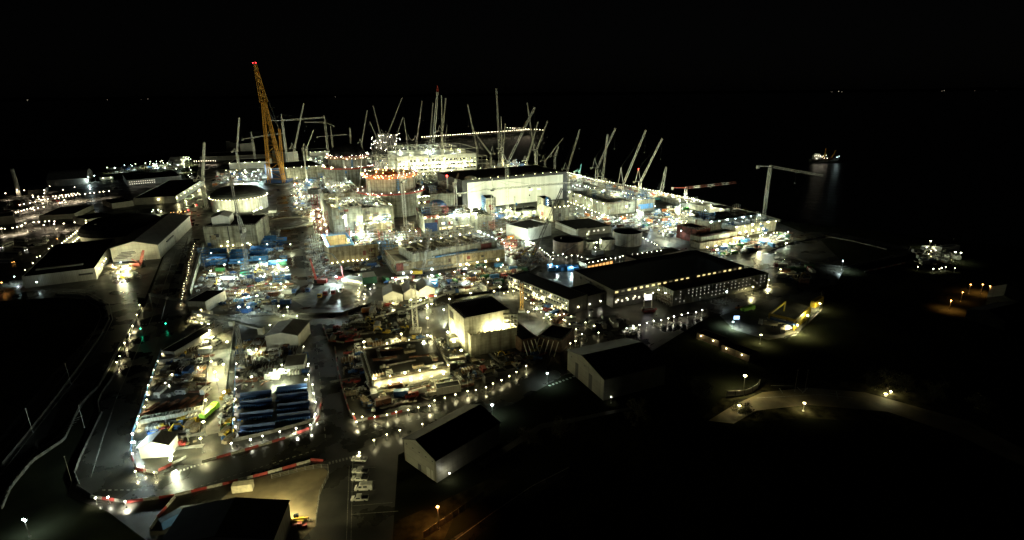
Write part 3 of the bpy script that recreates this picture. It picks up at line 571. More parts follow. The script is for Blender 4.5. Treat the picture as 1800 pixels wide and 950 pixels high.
# ---------------------------------------------------------------- building helpers
def corners(A, B, Cc, h):
    a, b, c = P(*A, h), P(*B, h), P(*Cc, h); d = (b - a).normalized(); n = Vector((-d.y, d.x, 0)); k = (c - b).dot(n)
    if k < 0: n = -n; k = -k
    return [a, b, b + n * k, a + n * k]
def scaled(q, s):
    c = sum(q, Vector()) / len(q); return [c + (x - c) * s for x in q]
class Bld:
    def __init__(s, name, label, cat, A, B, Cc, h, wall, roof='roof_dark', parapet=.5, group=None, z0=0, quad=None):
        s.q = quad or corners(A, B, Cc, h); s.h = h; s.o = s.q[0].copy(); s.o.z = z0; s.z0 = z0
        s.t = thing(name, label, cat, s.o, 0, group); FOOT.append([(x.x, x.y) for x in s.q]); s.wm = wall
        l = [x - s.o for x in s.q]; s.l = l
        w = MB()
        for i in range(4):
            a, b = l[i], l[(i + 1) % 4]; w.add([(a.x, a.y, 0), (b.x, b.y, 0), (b.x, b.y, h - z0), (a.x, a.y, h - z0)], [(0, 1, 2, 3)])
        if parapet and roof:
            t = .35; inn = []
            c = sum(l, Vector()) / 4
            for x in l:
                e1 = (l[1] - l[0]).normalized(); e2 = (l[3] - l[0]).normalized(); dx = (x - c)
                inn.append(x - e1 * t * (1 if dx.dot(e1) > 0 else -1) - e2 * t * (1 if dx.dot(e2) > 0 else -1))
            z = h - z0
            for i in range(4):
                a, b, c2, d = l[i], l[(i + 1) % 4], inn[(i + 1) % 4], inn[i]
                w.add([(a.x, a.y, z), (b.x, b.y, z), (c2.x, c2.y, z), (d.x, d.y, z)], [(0, 1, 2, 3)])
                w.add([(d.x, d.y, z), (c2.x, c2.y, z), (c2.x, c2.y, z - parapet), (d.x, d.y, z - parapet)], [(0, 1, 2, 3)])
            obj('roof', MB().sheet(inn, z - parapet), roof, s.t)
        elif roof: obj('roof', MB().sheet(l, h - z0), roof, s.t)
        obj('wall', w, wall, s.t)
    def edge(s, i, t, z, out=.0):                # local point on edge i at fraction t
        a, b = s.l[i], s.l[(i + 1) % 4]; d = (b - a).normalized(); n = Vector((d.y, -d.x, 0)); p = a.lerp(b, t) + n * out
        return Vector((p.x, p.y, z))
    def rz(s, i=0):
        d = s.l[(i + 1) % 4] - s.l[i]; return math.atan2(d.y, d.x)
    def part(s, name, mb, mt): return obj(name, mb, mt, s.t)
    def repeat(s, name, i, ts, z, size, mt, out=.06, zs=None, k_=1.0):
        me = None
        for k, t in enumerate(ts):
            p = s.edge(i, t, (zs[k] if zs else z), out)
            if me is None: me = MB().box(0, 0, 0, *size).mesh(name, mt)
            o = bpy.data.objects.new(name, me); C.objects.link(o); o.parent = s.t; o.location = p; o.rotation_euler = (0, 0, s.rz(i))
            if mt in GLOW and mt[0] == 'l' and not (name == 'edge_lamp' and k % 2): shine(o, (0, 0, size[2] + .25 if name == 'edge_lamp' else size[2] / 2), mt, (size[0] * size[2]) ** .5, False, (1.2 if name == 'edge_lamp' else 2.6) * k_)
    def lampline(s, i, n, z=None, mt='l_small', size=.4, t0=.02, t1=.98, k_=1.0): s.repeat('edge_lamp', i, [lerp(t0, t1, k / max(1, n - 1)) for k in range(n)], (s.h - s.z0 + .1) if z is None else z, (min(size, .5), min(size, .5), min(size, .5) * .8), mt, .1, k_=k_)
    def rail(s, mt='steel', hh=1.2, edges=(0, 1, 2, 3)):
        m = MB(); z = s.h - s.z0
        for i in edges:
            L = (s.l[(i + 1) % 4] - s.l[i]).length; n = max(2, int(L / 3))
            for k in range(n): p = s.edge(i, k / n, z); m.bar(p, p + Vector((0, 0, hh)), .1)
            for e in (.6, hh): m.bar(s.edge(i, 0, z + e), s.edge(i, 1, z + e), .09)
        s.part('guard_rail', m, mt)
    def band(s, mt, z0, z1, edges=(0, 1), t0=0, t1=1, out=.05, th=.18, name='band'):
        m = MB()
        for i in edges:
            a, b = s.edge(i, t0, z0, out), s.edge(i, t1, z0, out); d = (b - a).normalized(); n = Vector((d.y, -d.x, 0)) * th
            m.hexa([a, a + n, b + n, b], [x + Vector((0, 0, z1 - z0)) for x in (a, a + n, b + n, b)])
        s.part(name, m, mt)
    def spikes(s, mt='rust', hh=1.6, step=.8, edges=(0, 1, 2, 3), name='starter_bar'):
        m = MB(); z = s.h - s.z0
        for i in edges:
            L = (s.l[(i + 1) % 4] - s.l[i]).length
            for k in range(int(L / step)): p = s.edge(i, k * step / L, z - .02, -.5); m.bar(p, p + Vector((0, 0, hh * random.uniform(.8, 1.1))), .16)
        s.part(name, m, mt)
    def scaffold(s, i, t0, t1, z0, z1, mt='steel', deck='timber', lift=2.2):
        m = MB(); d = MB(); L = (s.l[(i + 1) % 4] - s.l[i]).length * (t1 - t0); n = max(2, int(L / 2.6))
        for k in range(n + 1):
            t = lerp(t0, t1, k / n)
            for o_ in (.4, 1.7): p = s.edge(i, t, z0, o_); m.bar(p, (p.x, p.y, z1 + 1), .13)
        z = z0 + lift
        while z < z1 + .1:
            a, b = s.edge(i, t0, z, .35), s.edge(i, t1, z, .35); e, f = s.edge(i, t1, z, 1.75), s.edge(i, t0, z, 1.75)
            d.hexa([a, f, e, b], [x + Vector((0, 0, .1)) for x in (a, f, e, b)]); m.bar(f + Vector((0, 0, 1)), e + Vector((0, 0, 1)), .1); z += lift
        s.part('scaffold', m, mt); s.part('scaffold_deck', d, deck)
    def deck(s, where, items, inset=.9, zoff=-.45): scatter(where, scaled(s.q, inset), items, s.h + zoff, s.rz(), world=True, keep=False, gap=.7)
def greeble(s, n, edges=(0, 0, 0, 1, 3)):
    H = s.h - s.z0
    for _ in range(n):
        i = random.choice(edges); w = random.uniform(1.5, 5); hh = min(H * .45, random.uniform(1, 4)); k = random.choice(['shutter_red', 'p_blue', 'timber', 'clad_dark', 'clad_dark', 'concrete_plain', 'steel', 'steel', 'shutter_brown'])
        p = s.edge(i, random.uniform(.06, .94), random.uniform(.3, max(.4, H - hh - .5)), .12)
        o = obj('opening' if k == 'clad_dark' else 'shutter_panel', MB().box(0, 0, 0, w, random.uniform(.15, .7), hh), k, s.t, p); o.rotation_euler = (0, 0, s.rz(i))
    for _ in range(n // 4):
        i = random.choice((0, 1)); p = s.edge(i, random.uniform(.05, .95), 0, .5); obj('riser_pipe', MB().bar((0, 0, 0), (0, 0, H + random.uniform(0, 3)), .35), 'steel', s.t, p)
def cells(s, nx, ny, hh=1.6):
    m = MB(); z = s.h - s.z0 + hh / 2 - .3
    for k in range(nx + 1): t_ = min(.985, max(.015, k / nx)); m.bar(s.edge(0, t_, z), s.edge(2, 1 - t_, z), .45, hh)
    for k in range(ny + 1): t_ = min(.985, max(.015, k / ny)); m.bar(s.edge(1, t_, z + .01), s.edge(3, 1 - t_, z + .01), .45, hh)
    s.part('cell_wall', m, 'concrete_pale')
def gable(name, label, e0, r, e1, far, h, rise, wall, roof, base_end=None, cat='shed', group=None, ridge_t=.5):
    """e0,e1: eave corners of the near gable (pixels), far: far eave corner on the e1 side; h eave height"""
    a, b, c = P(*e0, h), P(*e1, h), P(*far, h); d = (b - a).normalized(); n = Vector((-d.y, d.x, 0)); k = (c - b).dot(n)
    q = [a, b, b + n * k, a + n * k]; o = a.copy(); o.z = 0
    t = thing(name, label, cat, o, 0, group); FOOT.append([(x.x, x.y) for x in q])
    l = [x - o for x in q]; l = [Vector((x.x, x.y, 0)) for x in l]; H = Vector((0, 0, h)); Rr = Vector((0, 0, h + rise))
    m0 = l[0].lerp(l[1], ridge_t) + Rr; m1 = l[3].lerp(l[2], ridge_t) + Rr
    w = MB().add([l[0], l[1], l[1] + H, m0, l[0] + H], [(0, 1, 2, 3, 4)]).add([l[3], l[2], l[2] + H, m1, l[3] + H], [(4, 3, 2, 1, 0)])
    w.add([l[1], l[2], l[2] + H, l[1] + H], [(0, 1, 2, 3)]).add([l[0], l[3], l[3] + H, l[0] + H], [(3, 2, 1, 0)])
    obj('wall', w, wall, t); rf = MB(); th = Vector((0, 0, .25)); ov = (l[0] - l[3]).normalized() * .3
    for s_, x0, x1 in ((0, l[0], l[3]), (1, l[1], l[2])):
        side = (l[1] - l[0]).normalized() * (.3 if s_ else -.3) - Vector((0, 0, .15))
        p = [x0 + H + side + ov + Vector((0, 0, .06)), x1 + H + side - ov + Vector((0, 0, .06)), m1 - ov + Vector((0, 0, .06)), m0 + ov + Vector((0, 0, .06))]
        if s_: p = p[::-1]
        rf.hexa(p, [x + th for x in p])
    obj('roof', rf, roof, t)
    return t, l, q
def add_children_box(t, name, pts, size, mt, rz=0):
    me = MB().box(0, 0, 0, *size).mesh(name, mt)
    for p in pts:
        o = bpy.data.objects.new(name, me); C.objects.link(o); o.parent = t; o.location = p; o.rotation_euler = (0, 0, rz)
        if mt in GLOW and mt[0] == 'l' and name != 'jetty_lamp': shine(o, (0, 0, size[2] + .2), mt, size[0] * (.2 if name in ('stern_light', 'deck_lamp') else 1))
def gbld(name, label, cat, A, B, Cc, vtop, wall, roof='roof_dark', par=.5):
    a = P(*A); h = HT(a, A[0], vtop); b, c = P(*B), P(*Cc); d = (b - a).normalized(); n = Vector((-d.y, d.x, 0)); k = abs((c - b).dot(n))
    H = Vector((0, 0, h)); return Bld(name, label, cat, A, B, Cc, h, wall, roof, par, quad=[a + H, b + H, b + n * k + H, a + n * k + H])

def one_lamp(t, mb, mt, k=1):
    o = obj('wall_lamp', mb, mt, t); c = sum((Vector(v) for v in mb.v), Vector()) / 8; w = abs(mb.v[0][0] - mb.v[6][0])
    shine(t, c + (Vector((0, 0, -.5))), mt, w, False, k); return o
# ---------------------------------------------------------------- dark sheds in front
t, l, q = gable('dark_shed', 'black-roofed shed cut off by the bottom edge beside the lit lot', (323, 895), (416, 875), (507, 881.5), (482, 947), 8, 2.2, 'clad_grey', 'roof_dark')
ow = (l[0] - l[3]).normalized() * .9
for f_, k_ in ((.5, 2.2), (.8, 3.6), (.97, 2)): one_lamp(t, MB().box(*(l[0].lerp(l[1], f_) + ow + Vector((0, 0, 7))), .4, .4, .3), 'l_warm', k_)
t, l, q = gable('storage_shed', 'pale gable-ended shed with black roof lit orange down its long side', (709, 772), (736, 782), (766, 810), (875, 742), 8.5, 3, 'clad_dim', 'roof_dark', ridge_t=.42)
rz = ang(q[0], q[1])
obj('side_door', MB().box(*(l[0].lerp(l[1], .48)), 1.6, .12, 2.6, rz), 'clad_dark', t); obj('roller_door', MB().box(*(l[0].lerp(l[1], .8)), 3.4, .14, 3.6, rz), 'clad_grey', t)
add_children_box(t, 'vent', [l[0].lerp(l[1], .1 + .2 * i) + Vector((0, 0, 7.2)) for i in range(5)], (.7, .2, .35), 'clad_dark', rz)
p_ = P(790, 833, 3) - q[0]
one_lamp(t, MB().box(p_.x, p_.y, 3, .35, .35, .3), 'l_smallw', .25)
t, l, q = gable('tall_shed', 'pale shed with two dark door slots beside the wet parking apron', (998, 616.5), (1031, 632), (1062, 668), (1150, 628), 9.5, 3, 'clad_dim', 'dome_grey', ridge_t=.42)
rz = ang(q[0], q[1]); add_children_box(t, 'door', [l[0].lerp(l[1], .28), l[0].lerp(l[1], .66)], (2.4, .2, 7), 'clad_dark', rz)
for z, t_ in ((9.6, .5), (8.8, .12)): obj('vent', MB().box(*(l[0].lerp(l[1], t_) + Vector((0, 0, z - 1))), .8, .2, .3, rz), 'clad_dark', t)
# ---------------------------------------------------------------- the half-roofed concrete building in the middle
Y1 = Bld('concrete_building', 'pale concrete building, dark-roofed behind and open-topped in front, walls floodlit', 'building', (827, 590), (908.6, 575.5), (895, 544.5), 11, 'concrete_pale', None, 0)
hi = corners((815.5, 560), (895, 544.5), (863, 521), 18); o_ = Y1.o
FOOT.append([(x.x, x.y) for x in hi])
w = MB(); hl = [x - o_ for x in hi]
for i in range(4):
    a, b = hl[i], hl[(i + 1) % 4]; w.add([(a.x, a.y, 0), (b.x, b.y, 0), (b.x, b.y, 18), (a.x, a.y, 18)], [(0, 1, 2, 3)])
Y1.part('upper_wall', w, 'concrete_pale'); Y1.part('roof', MB().sheet(hl, 17.6), 'roof_dark')
m = MB()
for i in range(4): m.bar(hl[i] + Vector((0, 0, 0)), hl[(i + 1) % 4] + Vector((0, 0, 0)), .5)
Y1.part('coping', m, 'concrete_plain')
for k in range(22):
    t_ = .03 + k * .043
    if k == 0: gm = MB()
    gm.bar(hl[0].lerp(hl[1], t_) + Vector((0, 0, .6)), hl[3].lerp(hl[2], t_) + Vector((0, 0, .6)), .25)
Y1.part('roof_joist', gm, 'crane_dark')
fl = scaled([Vector((x.x, x.y, 0)) for x in Y1.l], .985); Y1.part('inner_floor', MB().sheet(fl, 8.2), 'pale_slab')
iw = MB()
for k in range(7): a = fl[0].lerp(fl[1], .08 + k * .14); iw.bar(a + (fl[3] - fl[0]) * .12 + Vector((0, 0, 8.7)), a + (fl[3] - fl[0]) * .28 + Vector((0, 0, 8.7)), .8, 1.0)
Y1.part('inner_wall', iw, 'timber')
add_children_box(Y1.t, 'work_lamp', [fl[0].lerp(fl[1], .1 + k * .2) + (fl[3] - fl[0]) * .25 + Vector((0, 0, 9.6)) for k in range(5)], (.4, .4, .3), 'l_warm')
p = P(790, 548, 12) ; q_ = hl[3].lerp(hl[0], .22)
Y1.part('side_opening', MB().box(q_.x, q_.y, 12, .4, 5, 3.5, ang(hl[3], hl[0]) + math.pi / 2), 'clad_dark')
a = P(812, 609) - o_; Y1.part('porch', MB().box(a.x - 3.5, a.y + 2, 0, 7, 6, 5, Y1.rz()), 'concrete_pale')
Y1.scaffold(1, .1, .95, 0, 9); Y1.scaffold(3, .05, .3, 0, 6, deck='timber')
a = P(893, 560, 14) - o_; 
sc = MB()
for k in range(5):
    for j in range(2): sc.bar((a.x - 2 + k * 1.6, a.y - 2 + j * 2, 8.3), (a.x - 2 + k * 1.6, a.y - 2 + j * 2, 17), .12)
for z in (10, 12.2, 14.4, 16.6): sc.box(a.x + 1.2, a.y - 1, z, 7, 2.2, .12)
Y1.part('inner_scaffold', sc, 'crane_white')
lamps('work_warm', [(874, 566), (860, 580), (884, 577)], 2, 'inside the open-topped concrete building', z=8.2, kk=1.1)
lamps('flood_warm', [(800, 600), (805, 570), (786, 585), (812, 617)], 5, 'by the left wall of the half-roofed concrete building')
X = Bld('shutter_wall', 'brown sloping shutter wall with raking props beside the half-roofed concrete building', 'wall', (944, 592), (986, 601), (985, 574), 6, 'shutter_brown', 'roof_dark', .3)
m = MB()
for k in range(5): a = X.edge(0, .1 + k * .2, 5.6, .1); e = X.edge(0, .1 + k * .2, 0, 5); m.bar(a, e, .3)
X.part('raking_prop', m, 'crane_white'); X.rail()
X = Bld('shuttered_bay', 'dark shuttered bay with pale props against the concrete building', 'wall', (917, 598), (944, 592), (930, 566), 7, 'shutter_brown', 'roof_dark', .3)
m = MB()
for k in range(4): a = X.edge(0, .1 + k * .25, 6, .1); m.bar(a, X.edge(0, .1 + k * .25, 0, 5), .28)
X.part('raking_prop', m, 'crane_white')
# foundation slab with excavated top
F = Bld('foundation_slab', 'broad foundation block with black top and cream shuttered sides below the mast', 'foundation', (656, 668), (790.5, 643), (735, 597), 6, 'clad_cream', 'asphalt', .8)
F.repeat('wall_lamp', 0, [.06, .2, .34, .47, .6, .74, .9], 3.2, (.4, .4, .35), 'l_warm', 1.6, k_=.8); F.lampline(0, 6, 6.2, 'l_warm', .5); F.lampline(2, 4, 6.4, 'l_warm', .4, k_=.5)
F.rail(); F.spikes('rust', 1.0, 1.6, (2,)); F.scaffold(3, .05, .95, 0, 5); F.band('timber', 5.2, 6.2, (0, 1, 3)); F.band('steel', 0, .6, (0, 3), out=.1, th=1.4, name='toe_walkway')
F.deck('on the foundation block', {'rebar_brown|rebar_grey': 6, 'form_brown': 3, 'pal_wood|pal_grey': 4}, .85, -.75)
# ---------------------------------------------------------------- cabins, hall and offices on the right
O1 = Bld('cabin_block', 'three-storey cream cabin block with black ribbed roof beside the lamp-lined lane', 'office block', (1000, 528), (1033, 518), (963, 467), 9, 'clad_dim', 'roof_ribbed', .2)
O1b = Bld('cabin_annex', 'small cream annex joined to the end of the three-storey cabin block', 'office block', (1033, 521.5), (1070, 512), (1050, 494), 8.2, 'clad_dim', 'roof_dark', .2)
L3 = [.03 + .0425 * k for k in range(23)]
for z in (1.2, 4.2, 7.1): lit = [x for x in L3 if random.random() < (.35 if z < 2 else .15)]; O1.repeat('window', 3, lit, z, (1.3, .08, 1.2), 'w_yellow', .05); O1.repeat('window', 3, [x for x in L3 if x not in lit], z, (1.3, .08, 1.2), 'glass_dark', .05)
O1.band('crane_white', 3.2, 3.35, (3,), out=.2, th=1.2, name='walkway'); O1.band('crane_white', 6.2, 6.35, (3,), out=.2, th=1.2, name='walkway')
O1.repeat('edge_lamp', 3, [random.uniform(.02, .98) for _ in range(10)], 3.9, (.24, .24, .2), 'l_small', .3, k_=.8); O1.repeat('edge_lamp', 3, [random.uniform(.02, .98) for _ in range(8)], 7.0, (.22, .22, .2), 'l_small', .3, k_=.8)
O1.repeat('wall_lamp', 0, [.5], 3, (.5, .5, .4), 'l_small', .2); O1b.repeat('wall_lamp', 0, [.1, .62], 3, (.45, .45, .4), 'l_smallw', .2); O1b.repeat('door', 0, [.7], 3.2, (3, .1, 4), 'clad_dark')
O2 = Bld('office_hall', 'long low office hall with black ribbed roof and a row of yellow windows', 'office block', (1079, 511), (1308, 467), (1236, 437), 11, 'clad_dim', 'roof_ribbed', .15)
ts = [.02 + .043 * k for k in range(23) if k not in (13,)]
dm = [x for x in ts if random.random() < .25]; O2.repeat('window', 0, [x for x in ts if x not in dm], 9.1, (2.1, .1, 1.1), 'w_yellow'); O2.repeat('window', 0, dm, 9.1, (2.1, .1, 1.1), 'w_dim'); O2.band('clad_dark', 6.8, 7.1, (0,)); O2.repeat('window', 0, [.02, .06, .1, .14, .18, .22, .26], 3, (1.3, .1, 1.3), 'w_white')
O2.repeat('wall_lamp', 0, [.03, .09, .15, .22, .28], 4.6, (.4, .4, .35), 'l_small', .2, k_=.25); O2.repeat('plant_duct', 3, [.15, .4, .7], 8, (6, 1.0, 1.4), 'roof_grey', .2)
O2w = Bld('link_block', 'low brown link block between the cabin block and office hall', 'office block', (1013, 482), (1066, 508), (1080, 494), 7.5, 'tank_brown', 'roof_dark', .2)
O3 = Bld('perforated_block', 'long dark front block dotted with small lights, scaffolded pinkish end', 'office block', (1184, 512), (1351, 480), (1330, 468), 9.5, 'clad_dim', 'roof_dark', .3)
import itertools
pts = [(t_, z) for z in (1.8, 4.0, 6.2, 8.0) for t_ in [.03 + .0405 * k for k in range(24)] if random.random() < .72]
O3.repeat('window', 0, [x[0] for x in pts], 0, (.4, .08, .35), 'w_white', .05, [x[1] for x in pts]); O3.scaffold(3, 0, 1, 0, 8.5, 'crane_white')
O3.repeat('wall_lamp', 3, [.25, .7], 7, (.5, .5, .4), 'l_white', 2.2)
O4 = Bld('window_lit_block', 'low block with glowing orange windows behind the office hall', 'office block', (1032, 465), (1078, 455), (1068, 449), 5, 'clad_cream', 'tank_brown', .2)
O4.repeat('window', 0, [.08 + .14 * k for k in range(7)], 1.4, (2.2, .1, 2.0), 'w_orange')
O5 = Bld('brown_roof_block', 'low brown-roofed block under a lamp row behind the office hall', 'office block', (1120, 457), (1200, 441), (1180, 434), 5, 'tank_brown', 'tank_brown', .2)
lamps('fencew', row((1028, 463), (1096, 450), 10), 5, 'along the lane behind the office hall', 'white lamp on a post'); lamps('fencew', row((1112, 447), (1163, 440), 7), 5, 'along the lane behind the office hall', 'white lamp on a post')
t = thing('billboard', 'glowing white screen on a post in front of the office hall', 'screen', P(1138, 545)); z = HT(P(1138, 545), 1138, 530)
obj('screen', MB().box(0, 0, 6.2, 4, .5, 3, .2), 'sign_white', t); obj('post', MB().box(-2.2, 0, 0, .5, .5, 6.2).box(2.2, 0, 0, .5, .5, 6.2), 'crane_white', t)
put('skip_red', P(1140, 549), .2, 'long red skip under the glowing white screen', 'skip', scale=(2.6, 1.2, 1.3))
lamps('fencew', row((1101, 576), (1235, 545), 12), 3.2, 'along the service road below the cabin block', 'white kerb lamp')
lamps('twin_cool', [(1276, 512)], 8, 'in front of the perforated block', 'bright bluish lamp on a tall post', kk=.4); lamps('flood_warm', [(1322, 504)], 5, 'at the far end of the perforated block', 'warm lamp on a post')
lamps('fence', [(1003, 557), (1030, 567), (1045, 572), (1054, 585), (990, 552), (1003, 570), (1014, 579), (1022, 587), (1010, 599), (1003, 604)], 3, 'at the bend by the cabin block', 'warm lamp on a fence')
lamps('fence', [(lerp(917, 995, i / 15) + random.uniform(-4, 4), lerp(499, 563, i / 15) + random.uniform(-5, 5)) for i in range(16)], 2.6, 'along the lane beside the cabin block', 'warm lamp on a fence')
lamps('fence', [(lerp(905, 975, i / 13) + random.uniform(-4, 4), lerp(505, 570, i / 13) + random.uniform(-4, 4)) for i in range(14)], 2.6, 'in the lane by the brown shutter wall', 'warm lamp on a fence')
lamps('flood_white', [(928, 548), (945, 543), (962, 552)], 5, 'by the brown shutter wall')
lamps('fence', row((885, 515), (930, 505), 6), 3, 'on the kerb behind the half-roofed concrete building', 'warm lamp on a fence')
for (A, B, c), lb in zip([((1225, 585), (1265, 600), (1275, 592)), ((1268, 606), (1318, 626), (1326, 616))], ('dark low shed with two yellow doorway lamps near the field edge', 'dark low shed with a row of yellow lamps near the field edge')):
    X = Bld('low_shed', lb, 'shed', A, B, c, 3.2, 'tank_brown', 'roof_dark', .2); X.repeat('wall_lamp', 0, [.2, .75], 2.2, (.35, .35, .3), 'l_warm', .3, k_=.25)
# yellow loading bay
t = thing('loading_gantry', 'yellow steel gantry round an unroofed loading bay on the dark right', 'gantry', P(1375, 565)); o_ = P(1375, 565)
fr = corners((1353, 551), (1398, 562), (1425, 540), 6); ll = [x - o_ for x in fr]; m = MB()
for i, x in enumerate(ll): m.bar((x.x, x.y, 0), (x.x, x.y, 6), .6)
for i in (0, 1, 3): m.bar((ll[i].x, ll[i].y, 5.5), (ll[(i + 1) % 4].x, ll[(i + 1) % 4].y, 5.5), .7, 1.2)
obj('frame', m, 'p_yellow', t); e = (ll[1] - ll[0]).normalized(); n_ = Vector((-e.y, e.x, 0)); b_ = MB()
b_.bar(ll[1].lerp(ll[2], .05) + Vector((.6, 0, -3.5)), ll[1].lerp(ll[2], 1) + Vector((.6, 0, -3.5)), .3, 5); obj('side_sheeting', b_, 'p_yellow', t)
b_ = MB().bar(ll[0] + Vector((0, -.9, -2.5)), ll[1] + Vector((0, -.9, -2.5)), .3, 1.3); obj('banner', b_, 'p_navy', t)
lamps('flood_white', [(1416, 548), (1420, 556)], 5, 'against the yellow loading gantry'); lamps('flood_warm', [(1404, 572), (1338, 590)], 5, 'on the apron before the yellow loading gantry', kk=1.6)
X = Bld('yellow_shed', 'small bright yellow shed beyond the loading gantry', 'shed', (1434, 531), (1449, 522), (1446, 517), 4, 'p_yellow', 'p_yellow', .1); lamps('flood_warm', [(1441, 534)], 4, 'by the small yellow shed')
for u, v, k, r in ((1348, 573, 'lorry_white', 2.7), (1362, 570, 'lorry_white', 2.8), (1383, 580, 'van_white', .5), (1375, 584, 'van_white', 1.2), (1298, 544, 'tele_orange', .4), (1315, 547, 'lorry_lime', .5)):
    loose(k, P(u, v, 0) + Vector((0, 0, .05)), r, 'on the apron near the yellow loading gantry')
t = thing('site_sign', 'small sign glowing pale blue at the edge of the loading apron', 'sign', P(1294, 566)); obj('panel', MB().box(0, 0, 1.4, 3, .3, 2), 'w_sign', t); obj('post', MB().box(-1.5, 0, 0, .3, .3, 1.4).box(1.5, 0, 0, .3, .3, 1.4), 'steel', t)
lamps('flood_cool', [(1290, 566)], 4, 'beside the small blue sign')
# ---------------------------------------------------------------- tanks on the right of centre
def round_tank(label, u, vtop, r, vb, mt, name='storage_tank', open_top=True, roof=0):
    b = P(u, vb); h = HT(b, u, vtop); t = thing(name, label, 'tank', b); FOOT.append([(b.x + r * math.cos(a), b.y + r * math.sin(a)) for a in [k * .52 for k in range(12)]])
    obj('shell', MB().cyl(0, 0, 0, r, h, 48, top=False), mt, t)
    if open_top: obj('floating_roof', MB().cyl(0, 0, h - 1.3, r - .05, .3, 48), 'roof_dark', t); obj('rim', MB().ring(0, 0, h, r - .3, r + .25, .35, 48), mt, t)
    if roof: obj('roof', MB().dome(0, 0, h, r + .3, roof, 48), 'dome_grey', t)
    m = MB()
    for k in range(int(h / .6)): a = -2.2 + k * .07; m.box((r + .6) * math.cos(a), (r + .6) * math.sin(a), k * .6, .9, .9, .12, a)
    obj('stair', m, 'steel', t); return t, b, h
round_tank('open brown steel tank, widest of the tank group behind the office hall', 999, 421, 12.2, 441, 'tank_brown')
round_tank('pale open steel tank, tallest and brightest beside the office hall roof', 1102, 407, 11.8, 428, 'tank_white')
round_tank('small pale tank between the brown and the white open tanks', 1067, 420, 6, 437, 'tank_white')
round_tank('smallest dim tank just right of the brown open tank', 1036, 424, 4.2, 437, 'concrete_plain')
Bld('pump_house', 'tiny white flat-roofed hut in front of the small tanks', 'hut', (1047, 442), (1061, 439.5), (1060, 436), 3.6, 'clad_white', 'roof_dark', .2)
lamps('flood_white', [(1049, 427), (1046, 436)], 5, 'between the small tanks'); lamps('fencew', [(973, 444), (980, 449), (988, 446), (996, 452), (1006, 449), (1016, 449), (1026, 458), (1033, 455), (1022, 452)], 3, 'round the foot of the brown tank', 'white lamp on a post')
lamps('fencew', row((945, 433), (972, 455), 8), 3, 'beside the dark lane by the brown tank', 'white lamp on a post'); lamps('fencew', row((1130, 418), (1155, 431), 6), 3, 'on the fence right of the white tank', 'white lamp')
X = Bld('dark_roof_office', 'cream office with broad black roof behind the small tanks', 'office block', (1013.5, 404.5), (1074.7, 397), (1032, 383), 6.5, 'clad_cream', 'roof_dark', .25)
X.repeat('window', 0, [.35, .5, .62, .78], 3, (1.6, .1, 1.3), 'w_white'); X.repeat('wall_lamp', 0, [.3], 1.5, (.5, .5, .4), 'l_white', .3); X.repeat('stair_core', 0, [.14], 0, (9, 1.6, 7.4), 'clad_cream', .9)
X.band('clad_white', 4.6, 5.6, (3,))
X = Bld('cream_block', 'plain cream cube-like hall with ribbed grey roof before the turbine hall', 'building', (927, 403), (969, 393.5), (942, 383), 10.5, 'clad_white', 'roof_grey', .8)
X.repeat('roof_beam', 0, [.1, .3, .5, .7, .9], 10.5, (.6, 1.2, 1), 'steel', -1); X.scaffold(1, .05, .95, 0, 10)
lamps('flood_white', [(921, 400), (920, 418), (938, 428), (924, 425)], 4, 'by the left wall of the plain cream hall')
# ---------------------------------------------------------------- turbine hall
T = Bld('turbine_hall', 'huge white-fronted hall with black frame and black roof at the site centre', 'hall', (812, 318), (997, 302), (960, 289), 31, 'clad_dark', 'roof_dark', 1.2)
T.band('clad_white', 0, 28.2, (0,), .045, .955, .05, .3, 'white_front'); T.band('clad_grey', 4, 22, (3,), .0, .8, .1, .3, 'side_cladding')
T.repeat('parapet_lamp', 0, [.1, .16, .26, .33, .42, .5, .57, .68, .76, .84, .9], 31.1, (.45, .45, .4), 'l_small', -2)
T.repeat('wall_lamp', 0, [.62, .64, .7, .72], 14, (.7, .5, .5), 'l_white', .6)
m = MB()
for k in range(30): m.bar(T.edge(3, k / 30, 29.5) + Vector((4, 0, .7)), T.edge(1, 1 - k / 30, 29.5) + Vector((-4, 0, .7)), .35)
T.part('roof_rib', m, 'crane_dark')
c_ = T.edge(0, .12, 31, -14); T.part('roof_canopy', MB().dome(c_.x, c_.y, 30, 7, 3.5, 16, 4), 'canvas')
t = thing('beacon_mast', 'pale mast with a bright red beacon left of the turbine hall', 'mast', P(788, 362)); b_ = P(788, 362); z = HT(b_, 785, 309)
obj('mast', MB().lattice((0, 0, 0), (0, 0, z - 1), 1.6, 1.2, 2.5), 'crane_white', t); obj('beacon', MB().cyl(0, 0, z - 1, .8, 1.4, 10), 'l_red', t); obj('foot', MB().box(0, 0, 0, 3, 3, 1), 'concrete_plain', t)
X = gbld('service_tower', 'concrete tower with a lit blue stair before the white hall front', 'tower', (955, 384), (968, 383), (967, 376), 350, 'concrete'); greeble(X, 4)
m = MB()
for k in range(8): a = X.edge(0, .45, 1 + k * 2.3, .8); m.box(a.x, a.y, a.z, 3, 1.5, .25); 
X.part('stair', m, 'p_sky_blue'); X.band('p_sky_blue', 0, X.h + 1.5, (0,), .28, .62, .1, .1, 'stair_back'); X.repeat('stair_lamp', 0, [.5] * 8, 0, (.6, .5, .5), 'l_cool', 1.4, [1.8 + k * 2.3 for k in range(8)])
X = gbld('concrete_annex', 'stepped concrete annex right of the lit blue stair tower', 'building', (972, 390), (1000, 386), (992, 374), 366, 'concrete'); X.repeat('parapet_lamp', 0, [.1, .4, .7, .95], X.h, (.8, .8, .6), 'l_warm', 0); X.repeat('opening', 0, [.4], 5, (2, .1, 2), 'clad_dark'); greeble(X, 4)
